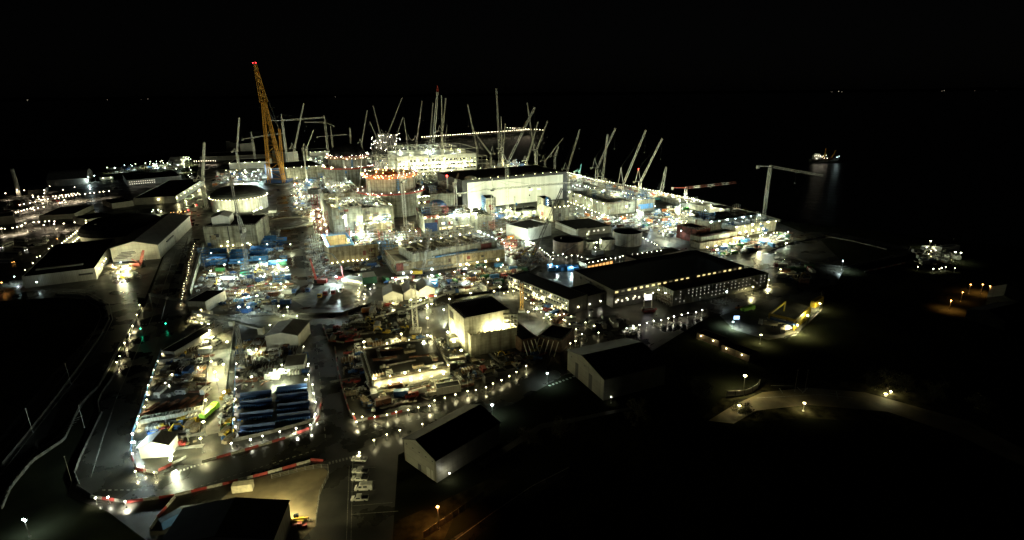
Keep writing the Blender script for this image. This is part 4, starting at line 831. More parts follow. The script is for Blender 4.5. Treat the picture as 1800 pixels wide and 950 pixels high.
X.repeat('roof_block', 0, [.3, .75], X.h - .5, (4, 4, 6), 'concrete', -6)
X = gbld('concrete_pier', 'square concrete pier with blue sheeting standing before the white hall front', 'tower', (855, 374), (872, 373), (871, 366), 349, 'concrete'); X.scaffold(3, 0, 1, 0, X.h, 'p_sky_blue'); greeble(X, 4)
lamps(['flood_cool', 'flood_white'], [(830, 358), (838, 356)], 14, 'washing the white hall front', kk=2.5)  # floods added to brighten the hall front
lamps('flood_white', [(823, 371), (846, 370), (880, 368), (905, 366), (928, 364), (955, 362), (980, 361)], 1.5, 'low before the white hall front', kk=2.2); lamps('flood_white', [(897, 379), (913, 377), (929, 374), (939, 374), (860, 379), (890, 370)], 6, 'at the foot of the white hall front')  # the low row is added to brighten the hall front
X = gbld('low_concrete_row', 'row of low concrete chambers at the foot of the hall front', 'building', (905, 384), (953, 379), (950, 372), 373, 'concrete'); X.rail(); greeble(X, 4)
# ---------------------------------------------------------------- the two round reactor buildings
def reactor(lb, u, vb, r0, h0, r1, h1, dome, c0, cat='reactor building'):
    b = P(u, vb); t = thing('round_building', lb, cat, b); FOOT.append([(b.x + r1 * math.cos(k * .52), b.y + r1 * math.sin(k * .52)) for k in range(12)])
    obj('outer_wall', MB().cyl(0, 0, 0, r1, h1, 56, top=False), 'concrete', t); obj('outer_deck', MB().ring(0, 0, h1 - .5, r0 - .2, r1 - .3, .4, 56), 'steel', t)
    obj('inner_wall', MB().cyl(0, 0, 0, r0, h0, 56, top=False), 'concrete', t)
    if dome: obj('dome', MB().dome(0, 0, h0, r0 - .4, dome, 48), 'roof_dark', t)
    else: obj('inner_deck', MB().cyl(0, 0, h0 - 3.3, r0 - 1, .3, 48), 'roof_dark', t); obj('deck_frame', MB().ring(0, 0, h0 - 3, r0 - 9, r0 - 8, 2, 40).ring(0, 0, h0 - 3, r0 - 14, r0 - 13, 3, 40), 'p_orange', t)
    m = MB().ring(0, 0, h0 - 2.2, r0 + .1, r0 + 2.6, .3, 56).ring(0, 0, h0 + .2, r0 + .1, r0 + 2.6, .3, 56); obj('ring_platform', m, 'ply_orange', t)
    m = MB()
    for k in range(72):
        a = k * math.pi / 36; x, y = math.cos(a), math.sin(a); m.bar(((r0 + 2.5) * x, (r0 + 2.5) * y, h0 - 2.2), ((r0 + 2.5) * x, (r0 + 2.5) * y, h0 + 1.6), .22)
    for z in (h0 + .8, h0 + 1.6): m.ring(0, 0, z, r0 + 2.4, r0 + 2.6, .15, 56)
    obj('ring_rail', m, 'crane_red', t); obj('ring_glow_sheeting', MB().ring(0, 0, h0 - 2, r0 + 2.55, r0 + 2.7, 1.5, 56), 'ply_orange' if dome else 'p_orange', t); obj('lower_sheeting', MB().ring(0, 0, h1 - .1, r1 + 2.45, r1 + 2.6, 1.2, 56), 'crane_red', t); obj('lower_ring', MB().ring(0, 0, h1, r1 - .3, r1 + 2.4, .3, 56).ring(0, 0, h1 + .3, r1 + 2.2, r1 + 2.4, 1.3, 56), 'p_red' if not dome else 'crane_red', t)  # orange skirt coloured to stand in for the glow round the upper ring
    m = MB()
    for k in range(100): a = k * math.pi / 50; m.bar((r0 * math.cos(a), r0 * math.sin(a), h0), (r0 * math.cos(a), r0 * math.sin(a), h0 + 2.2), .2)
    if not dome: obj('starter_bar', m, 'rust', t)
    def ringl(name, n, r, z, mt, s, a0=0, a1=2 * math.pi):
        me = MB().box(0, 0, 0, s, s, s * .8).mesh(name, mt)
        for k in range(n):
            a = lerp(a0, a1, (k + random.uniform(-.5, .5)) / n); r_ = r + random.uniform(-1.2, 1.2); z_ = z + random.uniform(-.7, 1.4); q = random.uniform(.6, 1.25); o = bpy.data.objects.new(name, me); C.objects.link(o); o.parent = t; o.location = (r_ * math.cos(a), r_ * math.sin(a), z_); o.scale = (q, q, q)
            if k % 4 == 0 and z > 20: shine(t, (r_ * math.cos(a), r_ * math.sin(a), z_ + .6), mt if mt != 'l_jetty' else 'l_warm', .42)
    ringl('ring_lamp', 34, r0 + 1.4, h0 + 1.2, 'l_ring' if dome else 'l_jetty', .55); ringl('ring_lamp', 20, r0 + 2.8, h0 - 1.6, 'l_ring', .5, math.pi, 2 * math.pi); ringl('ring_lamp', 22, r1 + 1.5, h1 + 1.2, 'l_ring', .55, math.pi * .9, 2.1 * math.pi)
    if not dome: ringl('ring_lamp', 10, r0 - 11, h0 + .5, 'l_orange', .7); ringl('ring_lamp', 16, r0 + 4.2, h0 - .6, 'l_orange', .7, math.pi * 1.02, math.pi * 1.95)  # outer orange row added to make the ring glow
    if not dome:
        for k in range(9): a = math.pi * (1.05 + .1 * k); shine(t, ((r0 + 6) * math.cos(a), (r0 + 6) * math.sin(a), h0 - 1), 'l_orange', .34)  # headless orange lights added outside the ring for its glow
    else: ringl('ring_lamp', 6, r1 + 1.2, h1 + 1, 'l_warm', .9, math.pi * 1.1, math.pi * 1.45)
    m = MB()
    for k in range(420): a = random.uniform(0, 6.28); rr = random.choice((r0 - 2, r0 - 1, r0 + 1.3, r0 + 2)); m.bar((rr * math.cos(a), rr * math.sin(a), h0 - (3 if rr < r0 else 2)), (rr * math.cos(a) + random.uniform(-.8, .8), rr * math.sin(a), h0 + random.uniform(.2, 2.6)), .18); a2 = random.uniform(0, 6.28); m.box((r1 + .6) * math.cos(a2), (r1 + .6) * math.sin(a2), h1 + .3, random.uniform(.4, 1.4), .8, random.uniform(.4, 2), a2)
    o_ = obj('deck_clutter', m, 'steel', t); o_['kind'] = 'stuff'; m = MB(); a = -1.1
    for k in range(int(h0 / 2.2)): m.box((r0 + 1.5) * math.cos(a), (r0 + 1.5) * math.sin(a), k * 2.2, 3, 3, .2, a)
    for dx in (0, 2.4): m.bar(((r0 + .6 + dx) * math.cos(a), (r0 + .6 + dx) * math.sin(a), 0), ((r0 + .6 + dx) * math.cos(a), (r0 + .6 + dx) * math.sin(a), h0), .3)
    obj('stair_tower', m, 'p_sky_blue', t); return b
b = P(691, 372); h1 = HT(b, 691, 334); h0 = HT(b, 691, 305)
reactor('round concrete building, open-topped with glowing orange ring, nearer of the two', 691, 372, 25.5, h0, 33, h1, 0, 'l_warm')
b = P(617, 338); h1 = HT(b, 617, 293); h0 = HT(b, 617, 274)
reactor('round concrete building with black dome and white lamp ring, farther of the two', 617, 338, 23.5, h0, 29, h1, HT(b, 616, 252) - h0, 'l_white')
# concrete blocks round them
G = gbld('concrete_block', 'tall pale concrete block left of the nearer round building', 'building', (587, 412), (640, 406), (643, 385), 369, 'concrete'); G.rail(); G.spikes('rust', 1.6, 1.2); G.repeat('wall_lamp', 0, [.35, .36], 14, (1.0, .6, 1.2), 'l_white', .5); G.repeat('light_slot', 0, [.42], 6, (2.2, .2, 11), 'w_white', .1); greeble(G, 11); cells(G, 5, 3)
decklamps(G, 8, 'on the tall pale concrete block')
G.deck('on the tall pale concrete block', {'rebar_brown|rebar_grey': 4, 'pal_wood|pal_white|pal_grey': 8, 'form_brown|form_grey': 3, 'scaf_a': 2})
G = gbld('concrete_block', 'stepped concrete block rising behind, against the nearer round building', 'building', (640, 408), (694, 402), (690, 380), 369, 'concrete'); G.rail(); G.repeat('wall_lamp', 0, [.25, .5, .85], 12, (1.2, .6, 1.2), 'l_warm', .6); G.repeat('bracket_platform', 0, [.5], 9, (18, 2, .6), 'steel', 1.2); greeble(G, 11); cells(G, 5, 3)
G.scaffold(0, .1, .5, 0, 10); decklamps(G, 8, 'on the stepped block against the nearer round building'); G.deck('on the stepped block against the nearer round building', {'pal_wood|pal_blue|pal_grey': 6, 'scaf_a|scaf_b': 2, 'rebar_brown': 2})
G = gbld('upper_block', 'concrete upper block with red shutter panels left of the nearer round building', 'building', (573, 382), (640, 376), (640, 352), 343, 'concrete'); G.rail(); G.band('shutter_red', 6, 16, (0,), .75, .98, .1, .4, 'shutter'); G.spikes('rust', 2, 1.2); G.repeat('wall_lamp', 0, [.1, .3, .55], 16, (1, .6, 1), 'l_warm', .5); G.scaffold(0, .05, .7, 4, 14); greeble(G, 11); cells(G, 5, 3)
decklamps(G, 12, 'on the upper block with red shutters'); G.deck('on the upper block with red shutters', {'scaf_a|scaf_b': 4, 'pal_wood|pal_grey|pal_white': 10, 'rebar_brown|rebar_grey': 4})
G = gbld('low_block', 'low cream concrete block with cluttered deck below the nearer round building', 'building', (628, 412), (690, 406), (686, 394), 396, 'concrete_warm'); G.rail('p_sky_blue'); decklamps(G, 14, 'on the low cream block'); G.deck('on the low cream block', {'pal_white|pal_blue|pal_wood': 10, 'scaf_blue|scaf_a': 3, 'form_blue|form_ply': 3, 'rebar_brown': 2}); G.lampline(0, 6, None, 'l_white', .7); greeble(G, 11); cells(G, 5, 3)
G = gbld('tiered_block', 'tiered concrete block with lit openings in front of the nearer round building', 'building', (692, 380), (757, 374), (752, 356), 351, 'concrete'); G.rail('p_sky_blue'); G.repeat('wall_lamp', 0, [.1, .25, .4, .55, .7, .85], 11, (1, .6, .9), 'l_warm', .5); G.repeat('wall_lamp', 0, [.15, .35, .6, .8], 5, (1, .6, .9), 'l_warm', .5); G.band('concrete_plain', 8, 9, (0,), 0, 1, .1, 1.5, 'ledge'); G.repeat('opening', 0, [.2, .5], 2, (2.4, .1, 4), 'clad_dark'); G.scaffold(0, .5, 1, 0, 8); greeble(G, 11); cells(G, 5, 3)
decklamps(G, 18, 'on the tiered block with lit openings'); G.deck('on the tiered block with lit openings', {'pal_white|pal_blue|pal_wood': 8, 'scaf_a|scaf_blue': 4, 'form_blue|form_grey': 3}); G.lampline(0, 12, None, 'l_white', .7)
G = gbld('concrete_block', 'concrete block with a dark undercroft left of the white hall front', 'building', (758, 374), (800, 371), (798, 352), 344, 'concrete'); G.band('clad_dark', 0, 5, (0,), .02, .98, .08, .2, 'undercroft'); G.rail(); G.deck('on the block with dark undercroft', {'pal_white|pal_blue': 5, 'scaf_blue|scaf_a': 3, 'cont_blue': 1}); greeble(G, 11); cells(G, 5, 3)
t = thing('blue_canopy', 'arched blue canopy over lamps beside the red beacon mast', 'canopy', P(768, 360, 13)); obj('sheet', MB().dome(0, 0, 0, 8, 5, 18, 5), 'p_blue', t); obj('hoop', MB().ring(0, 0, 0, 7.9, 8.3, .5, 18), 'p_sky_blue', t)
lamps(['work_white', 'work_warm'], [(752 + random.uniform(0, 20), 332 + random.uniform(0, 8)) for _ in range(9)], 3, 'by the arched blue canopy', z=14)
G = gbld('framed_building', 'concrete-framed building, blue shuttered corner, glittering scaffold roof', 'building', (747, 412), (838, 404), (830, 386), 385, 'concrete', 'roof_dark'); G.band('p_navy', 1.5, 10, (0,), .0, .24, .1, .3, 'blue_shutter'); greeble(G, 11); cells(G, 5, 3)
for t0 in range(6): G.band('concrete', 1, G.h, (0,), .3 + t0 * .115, .32 + t0 * .115, .1, .5, 'pilaster')
G.band('concrete', 6, 6.8, (0,), .28, 1, .15, .6, 'beam'); G.repeat('window', 0, [.34, .46, .57, .69, .8], 2.5, (5.5, .1, 2.6), 'w_yellow'); G.repeat('window', 0, [.36, .5], 7.5, (5, .1, 2), 'w_white'); G.band('shutter_red', G.h, G.h + 2.5, (0, 3), 0, .28, -.6, .4, 'red_falsework')
G.lampline(0, 9, None, 'l_white', .6); G.deck('on the concrete-framed building', {'scaf_a|scaf_b|scaf_blue': 7, 'pal_white|pal_blue|pal_grey': 10, 'form_blue': 3, 'scaf_red': 3})
lamps(['deck_white', 'deck_cool', 'deck_warm'], [(795 + random.uniform(0, 46), 376 + random.uniform(-4, 8)) for _ in range(22)], 3, 'in the scaffold cluster on the framed building', z=G.h)
G = gbld('concrete_block', 'blank concrete block at the right end of the framed building', 'building', (840, 407), (866, 404.5), (862, 392), 384, 'concrete'); G.rail(); greeble(G, 11); cells(G, 5, 3)
# long main building
Q = Bld('long_concrete_building', 'long low concrete building with warm-lit ribbed wall, largest in the middle', 'building', (696, 463), (887, 438), (868, 417), 9, 'concrete_warm', 'pale_slab', .4); greeble(Q, 16)
Q.band('shutter_red', 3.2, 8.6, (0,), .0, .06, .06, .3, 'rust_shutter'); Q.band('timber', 3.4, 5.6, (0,), .18, .42, .05, .2, 'opening'); Q.band('concrete_plain', 2.6, 3.0, (0,), 0, 1, .1, 1.4, 'ledge'); Q.scaffold(0, .05, .5, 0, 2.5); Q.rail('crane_white'); Q.spikes('steel', 1.2, 1.0, (0,))
Q.repeat('wall_lamp', 0, [.56, .62, .72, .8, .92], 1.8, (1.1, .7, .9), 'l_warm', 2.4); Q.repeat('wall_lamp', 0, [.05, .12, .2, .3], 1.5, (1, .7, .8), 'l_cool', 2.6)
U = Bld('upper_cells', 'upper storey of dark open cells on the long low concrete building', 'building', (724, 447), (873, 422), (853, 409), 14.5, 'concrete_pale', 'roof_dark', 3, z0=8.7)
FOOT.pop(); m = MB(); 
for k in range(1, 9): a = U.edge(0, k / 9, 5.4, -.5); b = U.edge(2, 1 - k / 9, 5.4, -.5); m.bar(a, b, .6, .9)
for k in range(1, 3): m.bar(U.edge(3, k / 3, 5.35, -.5), U.edge(1, 1 - k / 3, 5.35, -.5), .6, .9)
U.part('cross_wall', m, 'concrete_plain'); U.rail('crane_white'); U.band('p_sky_blue', .6, 1.6, (0,), .25, .75, .1, 1.3, 'blue_walkway'); U.band('p_navy', 5.9, 6.3, (1, 2)); U.lampline(2, 9, 7, 'l_warm', .7); U.band('shutter_red', .5, 4.5, (0,), .8, .93, .08, .3, 'rust_shutter'); U.lampline(1, 5, 6.5, 'l_cool', .6)
scatter('on the roof of dark cells', scaled(U.q, .85), {'pal_white|pal_blue': 6, 'form_grey|form_blue': 4, 'scaf_b': 2}, 11.6, U.rz(), world=True, keep=False)
E1 = Bld('low_deck', 'low concrete deck with bright blue rails left of the dark cells', 'deck', (672, 447), (706, 444), (703, 425), 7, 'concrete', 'timber', .6); E1.rail('p_sky_blue'); E1.deck('on the low deck with blue rails', {'form_blue|form_ply': 4, 'pal_wood|pal_white': 6, 'scaf_blue': 2}); E1.lampline(2, 4, None, 'l_cool', .8)
t = thing('sloping_gantry', 'dark sloping stair gantry down the left end of the long concrete building', 'gantry', P(668, 470)); a = P(690, 480) - t.location; b = P(664, 437, 8) - t.location
obj('stringer', MB().bar(a, b, .5).bar(a + Vector((2.4, 0, 0)), b + Vector((2.4, 0, 0)), .5), 'steel', t); m = MB()
for k in range(24): c = a.lerp(b, k / 24); m.box(c.x + 1.2, c.y, c.z, 2.4, .7, .1)
obj('tread', m, 'crane_white', t)
# blue-rimmed open tank building
Z = Bld('open_tank', 'open concrete tank with bright blue rim platform beside the red scaffold tower', 'tank', (577, 435), (622, 430), (609, 410), 13, 'concrete_warm', None, 0)
m = MB(); ll = [Vector((x.x, x.y, 0)) for x in Z.l]; i_ = scaled(ll, .84); o_ = scaled(ll, 1.03)
for i in range(4):
    j = (i + 1) % 4
    m.hexa([Vector((x.x, x.y, 12.7)) for x in (o_[i], o_[j], i_[j], i_[i])], [Vector((x.x, x.y, 13.05)) for x in (o_[i], o_[j], i_[j], i_[i])])
Z.part('rim_platform', m, 'p_sky_blue'); Z.rail('p_sky_blue'); w = MB()
for i in range(4):
    a, b = i_[i], i_[(i + 1) % 4]; w.add([(a.x, a.y, 2), (b.x, b.y, 2), (b.x, b.y, 12.7), (a.x, a.y, 12.7)], [(3, 2, 1, 0)])
Z.part('inner_wall', w, 'concrete_warm'); Z.part('tank_floor', MB().sheet(i_, 2), 'mud'); Z.repeat('edge_lamp', 3, [.05 + .1 * k for k in range(10)], 13.2, (.5, .5, .4), 'l_cool', .5)
add_children_box(Z.t, 'work_lamp', [i_[0].lerp(i_[2], .3) + Vector((0, 0, 5)), i_[0].lerp(i_[2], .6) + Vector((0, 0, 5)), i_[1].lerp(i_[2], .4) + Vector((0, 0, 12))], (.8, .8, .7), 'l_warm')
Z2 = Bld('concrete_block', 'ribbed warm-lit concrete block joined right of the blue-rimmed tank', 'building', (622, 433), (664, 429), (655, 412), 12, 'concrete_warm', 'roof_dark', .5); Z2.rail('p_sky_blue'); Z2.deck('on the block right of the blue-rimmed tank', {'pal_white|pal_wood|pal_blue': 8, 'scaf_blue|scaf_a': 3, 'cont_green': 1, 'rebar_brown': 3}); Z2.lampline(2, 4, None, 'l_white', .8); decklamps(Z2, 10, 'on the block right of the blue-rimmed tank'); greeble(Z2, 11)
for bb, n in ((Z, 5), (Z2, 5)): bb.repeat('foot_lamp', 0, [lerp(.08, .9, k / (n - 1)) for k in range(n)], 1, (.8, .6, .6), 'l_warm', 2)
t = thing('red_scaffold_tower', 'tall dark red steel tower left of the pale concrete block', 'scaffold', P(568, 420)); h = HT(P(568, 420), 568, 340)
m = MB()
for x in (-5, 0, 5):
    for y in (-3, 3): m.bar((x, y, 0), (x, y, h * (.6 if x > 0 else 1)), .5)
for k in range(int(h / 3)):
    for y in (-3, 3): m.bar((-5, y, k * 3), (0, y, k * 3 + 3), .25).bar((-5, y, k * 3), (0, y, k * 3), .3)
    if k * 3 < h * .58:
        for y in (-3, 3): m.bar((0, y, k * 3), (5, y, k * 3 + 3), .25).bar((0, y, k * 3), (5, y, k * 3), .3)
obj('frame', m, 'tower_red', t); d = MB()
for k in range(int(h / 6)): d.box(-2.5, 0, k * 6, 5, 6, .15)
obj('deck', d, 'rust', t); obj('cap', MB().box(-2.5, 0, h, 9, 8, 4), 'crane_dark', t)
add_children_box(t, 'work_lamp', [(random.choice((-5, 0, 5)), -3.3, 4 + k * 2.8) for k in range(9)], (.5, .5, .5), 'l_white')
# buildings behind: white multi-storey frame, warm scaffold mound, long low sheds
V = gbld('white_frame_building', 'glowing white multi-storey frame building behind the turbine hall', 'building', (700, 306), (838, 298), (838, 285), 276, 'clad_white', 'clad_white', .3)
for k in range(3): V.repeat('window', 0, [.03 + .045 * j + random.uniform(-.008, .008) for j in range(22) if random.random() < .75], 3.2 + k * 7, (4.2, .2, 2.6), 'clad_dark')
greeble(V, 12)
V.lampline(0, 24, 6.6, 'l_warm', .8); V.lampline(0, 22, 12.8, 'l_white', .8); V.lampline(0, 18, 18.6, 'l_warm', .8); greeble(V, 6)
m = MB()
for i in (0, 1, 2, 3): m.bar(V.edge(i, 0, V.h + 8), V.edge(i, 1, V.h + 8), .7)
for i in (0, 2):
    for k in range(8): m.bar(V.edge(i, k / 7, V.h), V.edge(i, k / 7, V.h + 8), .6)
V.part('portal_frame', m, 'concrete_pale')
lamps(['flood_white', 'flood_warm'], row((702, 308), (840, 301), 14), 5, 'added along the foot of the glowing white frame building', kk=1.6); decklamps(V, 22, 'on the roof of the glowing white frame building')  # foot floods are added to light the building's walls
def steel_frame(lb, A, B, c, vt, n, m_, mt='crane_white'):
    a = P(*A); h = HT(a, A[0], vt); b, c = P(*B), P(*c); d = (b - a); k = Vector((-d.y, d.x, 0)).normalized(); w = abs((c - b).dot(k)); t = thing('steelwork', lb, 'steel frame', a); co = MB(); be = MB()
    for j in range(m_):
        for i in range(n):
            p = d * (i / (n - 1)) + k * (w * j / (m_ - 1)); co.bar(p, p + Vector((0, 0, h)), .55)
            if j + 1 < m_: q = d * (i / (n - 1)) + k * (w * (j + 1) / (m_ - 1)); be.bar(p + Vector((0, 0, h)), q + Vector((0, 0, h)), .5)
        for z in (h * .35, h * .68, h): be.bar(k * (w * j / (m_ - 1)) + Vector((0, 0, z)), d + k * (w * j / (m_ - 1)) + Vector((0, 0, z)), .45)
    obj('upright_grid', co, mt, t)['kind'] = 'stuff'; obj('beam', be, mt, t); return t
steel_frame('tall white portal frames rising over the white frame building', (704, 300), (804, 294), (804, 286), 262, 8, 3)
steel_frame('pale open steelwork between the scaffold mound and hall roof', (668, 312), (712, 309), (712, 300), 280, 6, 3, 'crane_grey')
steel_frame('pale stepped steelwork at the right end of the white frame building', (812, 299), (856, 294), (856, 288), 278, 6, 2)
lamps(['flood_white', 'flood_warm', 'flood_cool'], [(random.uniform(690, 850), random.uniform(292, 304)) for _ in range(16)], 6, 'among the white steel frames', kk=1.2)
t = thing('scaffold_mound', 'dome-like scaffold studded with warm lamps behind the domed round building', 'scaffold', P(682, 276)); k_ = P(682, 276); r_ = 30
m = MB(); hh = HT(k_, 682, 236)
for i in range(20):
    for j in range(5):
        a = i * math.pi / 10; rr = r_ * (1 - j * .17); z0 = hh * (.35 + .65 * math.sin(j / 4 * 1.5)); m.bar((rr * math.cos(a), rr * math.sin(a), 0), (rr * math.cos(a), rr * math.sin(a), z0), .5)
for j in range(5):
    z0 = hh * (.35 + .65 * math.sin(j / 4 * 1.5)); m.ring(0, 0, z0, r_ * (1 - j * .17) - 2, r_ * (1 - j * .17), .3, 20)
obj('frame', m, 'crane_dark', t)
add_children_box(t, 'work_lamp', [(rr * math.cos(a), rr * math.sin(a), z) for rr, a, z in [(r_ * random.uniform(.25, 1.15), random.uniform(2.6, 6.6), hh * random.uniform(.3, 1.0)) for _ in range(46)]], (.75, .75, .7), 'l_ring')
for A, B, c, vt, wl, lb in [((505, 318), (572, 312), (570, 300), 296, 'concrete', 'pale concrete hall left of the domed round building'), ((404, 298), (472, 295), (470, 288), 287, 'clad_white', 'long floodlit white shed behind the domed tank'), ((352, 284), (470, 279), (470, 272), 276, 'clad_grey', 'long dim grey shed on the shore behind the yellow crane'), ((424, 274), (450, 272), (450, 265), 253, 'clad_cream', 'tall cream block on the shore by the far tower cranes'),
                          ((506, 286), (525, 284), (525, 278), 268, 'clad_grey', 'dim grey shed on the shore under the far tower cranes'), ((545, 275), (590, 272), (590, 266), 268, 'clad_white', 'low white lit shed behind the domed round building'), ((505, 322), (508, 322), (520, 300), 296, 'p_navy', 'navy panel building behind the big yellow crane')]:
    if wl == 'p_navy': A, B, c = (480, 318), (504, 316), (504, 306)
    X = gbld('long_shed' if 'shed' in lb else 'hall_block', lb, 'shed' if 'shed' in lb else 'building', A, B, c, vt, wl); 
    if 'white' in lb or 'concrete' in lb: X.lampline(0, 6, None, 'l_white', .9)
lamps(['flood_white', 'flood_cool', 'flood_warm'], [(396 + random.uniform(0, 78), 299 + random.uniform(0, 9)) for _ in range(16)], 8, 'in front of the long floodlit white shed')
lamps('flood_cool', [(418, 311), (430, 310), (433, 311), (443, 309), (450, 310)], 8, 'behind the domed tank roof')
# ---------------------------------------------------------------- domed tank, big concrete wall
b = P(423, 368); h = HT(b, 423, 344); t, b, h = round_tank('huge pale tank with shallow black dome and necklace of lamps', 423, 344, 28.5, 366, 'tank_white', 'domed_tank', False, 11.5)
me = MB().box(0, 0, 0, .5, .4, .35).mesh('rim_lamp', 'l_small')
for k in range(44):
    a = k * math.pi / 22; o = bpy.data.objects.new('rim_lamp', me); C.objects.link(o); o.parent = t; o.location = (29.4 * math.cos(a), 29.4 * math.sin(a), h - .2)
lamps('flood_white', [(383, 371), (390, 374), (446, 372), (452, 369), (459, 366)], 5, 'at the foot of the domed tank', kk=2.5)
K = gbld('concrete_wall_block', 'broad ribbed concrete block below the domed tank', 'building', (363, 437), (455, 432), (447, 412), 400, 'concrete'); K.repeat('wall_lamp', 0, [.3, .42, .52, .7, .85], 1.5, (.8, .6, .6), 'l_warm', 2); K.repeat('joint', 0, [.46], 0, (.8, .15, K.h - .1), 'clad_dark', .05); K.repeat('opening', 0, [.12], 9, (2, .1, 1.4), 'clad_dark'); K.rail(); greeble(K, 6)
gable('white_gable_store', 'small white gabled store on top of the broad ribbed concrete block', (371, 384), (402, 382), (402, 382), (400, 374), K.h + 6, 2, 'clad_white', 'canvas')
X = gbld('yellow_lit_store', 'long low cream store behind the broad ribbed concrete block', 'store', (407, 408), (446, 405), (445, 399), 384, 'clad_white'); X.repeat('wall_lamp', 0, [.5], X.h - 3, (.8, .5, .5), 'l_warm', 2)
t = thing('stone_parapet', 'long pale parapet wall beside the haul road and the formwork yard', 'wall', P(345, 478)); a, b = P(358, 436), P(334, 520); m = MB()
m.bar(a - t.location + Vector((0, 0, 2)), b - t.location + Vector((0, 0, 2)), 1.2, 4); obj('wall', m, 'concrete_pale', t); obj('coping', MB().bar(a - t.location + Vector((0, 0, 4.15)), b - t.location + Vector((0, 0, 4.15)), 1.5, .25), 'crane_white', t)
t = thing('turntable_pad', 'dark circular crane pad on the haul road below the yellow crane', 'pad', P(504, 393)); obj('disc', MB().cyl(0, 0, 0, 24.5, .6, 56), 'asphalt', t); obj('track', MB().ring(0, 0, .6, 21, 22.2, .3, 56).ring(0, 0, .6, 15.6, 16.2, .2, 56), 'steel', t); obj('kerb', MB().ring(0, 0, 0, 24.6, 25.3, 1.1, 56), 'concrete_plain', t)
FOOT.append([(t.location.x + 25 * math.cos(k * .52), t.location.y + 25 * math.sin(k * .52)) for k in range(12)])
# ---------------------------------------------------------------- sea-side pump houses
B1 = Bld('pump_block', 'massive concrete block with bar-fringed top nearest the turbine hall', 'building', (1000, 339), (1062, 360), (1120, 350), 11, 'concrete', 'pale_slab', .6); B1.spikes('steel', 2, .9); B1.spikes('rust', 1.4, .7, (0, 1), 'edge_rebar'); B1.rail('steel'); B1.lampline(0, 7, 11.3, 'l_white', .8); B1.repeat('wall_lamp', 1, [.55], 6, (1.6, .5, 1.6), 'l_warm', .8); B1.repeat('wall_lamp', 0, [.25, .62], 4, (1, .5, 1), 'l_warm', .8); greeble(B1, 16); cells(B1, 7, 3)
B1.repeat('foot_lamp', 0, [.05 + k * .1 for k in range(10)], 1.5, (.7, .6, .5), 'l_small', 3)
B1.deck('on the massive bar-fringed block', {'scaf_blue|scaf_a|scaf_b': 9, 'form_blue|form_grey': 8, 'pal_white|pal_blue|pal_wood': 16, 'rebar_grey|rebar_brown': 8, 'cont_blue': 2})
lamps(['deck_white', 'deck_cool', 'deck_warm'], [(1000 + 125 * x + 15 * y, 322 + 22 * x + random.uniform(0, 8)) for x, y in [(random.random(), random.random()) for _ in range(30)]], 3, 'on the massive bar-fringed block', z=11)
B2 = gbld('pump_block', 'middle concrete block with blue shutters on the seaward side', 'building', (1118, 374), (1150, 370), (1150, 348), 353, 'concrete'); B2.rail('p_sky_blue'); B2.band('p_sky_blue', 3, 8, (0,), .1, .9, .1, .3, 'blue_shutter'); B2.deck('on the middle seaward block', {'pal_blue|pal_white': 6, 'scaf_blue': 3}); greeble(B2, 11)
for A, B, c, vt, lb in [((1156, 352), (1205, 366), (1210, 362), 345, 'long low floodlit concrete wall below the leaning lattice crane'), ((1205, 366), (1268, 380), (1272, 376), 356, 'long low olive concrete wall under the red and white crane')]:
    X = gbld('concrete_wall', lb, 'wall', A, B, c, vt, 'concrete', 'concrete_plain', .2); X.lampline(2, 5, None, 'l_white', .9)
B3 = Bld('outfall_block', 'concrete block with glaring lit wall under the rightmost tower crane', 'building', (1293, 401), (1365, 389.5), (1345, 376), 8.5, 'concrete_pale', 'pale_slab', .5); B3.rail(); B3.lampline(0, 6, None, 'l_warm', .7); B3.lampline(1, 4, None, 'l_cool', .7); B3.deck('on the block under the rightmost tower crane', {'pal_white|pal_grey|pal_blue': 10, 'scaf_b': 3, 'form_grey': 3}); greeble(B3, 11); cells(B3, 7, 3)
B3.repeat('wall_lamp', 0, [.06, .2, .36, .5, .62], 4, (1.2, .8, 1.0), 'l_warm', 2.5, k_=2)
B4 = Bld('upper_outfall_block', 'higher concrete block behind with bluish rail lights, seaward corner', 'building', (1248, 392), (1335, 379), (1318, 367), 11.5, 'concrete', 'pale_slab', .5); B4.rail('p_sky_blue'); B4.lampline(0, 7, None, 'l_cool', .7); B4.deck('on the higher seaward corner block', {'pal_white|pal_blue': 8, 'scaf_a|scaf_blue': 3}); greeble(B4, 11); cells(B4, 7, 3)
B5 = Bld('shutter_block', 'dark red shuttered box left of the glaring lit wall', 'building', (1225, 405), (1249, 401), (1246, 387), 11, 'shutter_red', 'roof_dark', .5); B5.rail(); B5.spikes('rust', 2, 1)
B6 = Bld('low_wall_block', 'low pale wall washed by foot lamps facing the office hall roof', 'wall', (1231, 428), (1307, 415), (1300, 409), 5, 'concrete_warm', 'mud', 1.2); B6.repeat('foot_lamp', 0, [.12, .3, .32, .48, .64, .8, .93], 1.2, (.8, .6, .6), 'l_warm', 2.2); B6.band('concrete_plain', 0, 5, (3,)); B6.spikes('rust', 1.2, .9, (0,))
B7 = Bld('timber_cell_block', 'dim recessed cells with one white door behind the low lamp-washed wall', 'building', (1232, 418), (1296, 407), (1290, 400), 8, 'concrete', 'mud', 1.2); B7.band('clad_white', 0, 7.4, (0,), .5, .78, .06, .2, 'white_door'); B7.spikes('rust', 1.2, .9)
for A, B, c, vt, lb in [((1246, 378), (1272, 383), (1280, 378), 363, 'white floodlit box building on the sea wall, larger of two'), ((1281, 382), (1298, 384), (1302, 380), 371, 'white floodlit box building on the sea wall, smaller of two')]:
    X = gbld('box_building', lb, 'building', A, B, c, vt, 'clad_white', 'roof_grey', .2); X.repeat('wall_lamp', 0, [.2, .8], X.h - 1, (.8, .6, .6), 'l_white', .8)
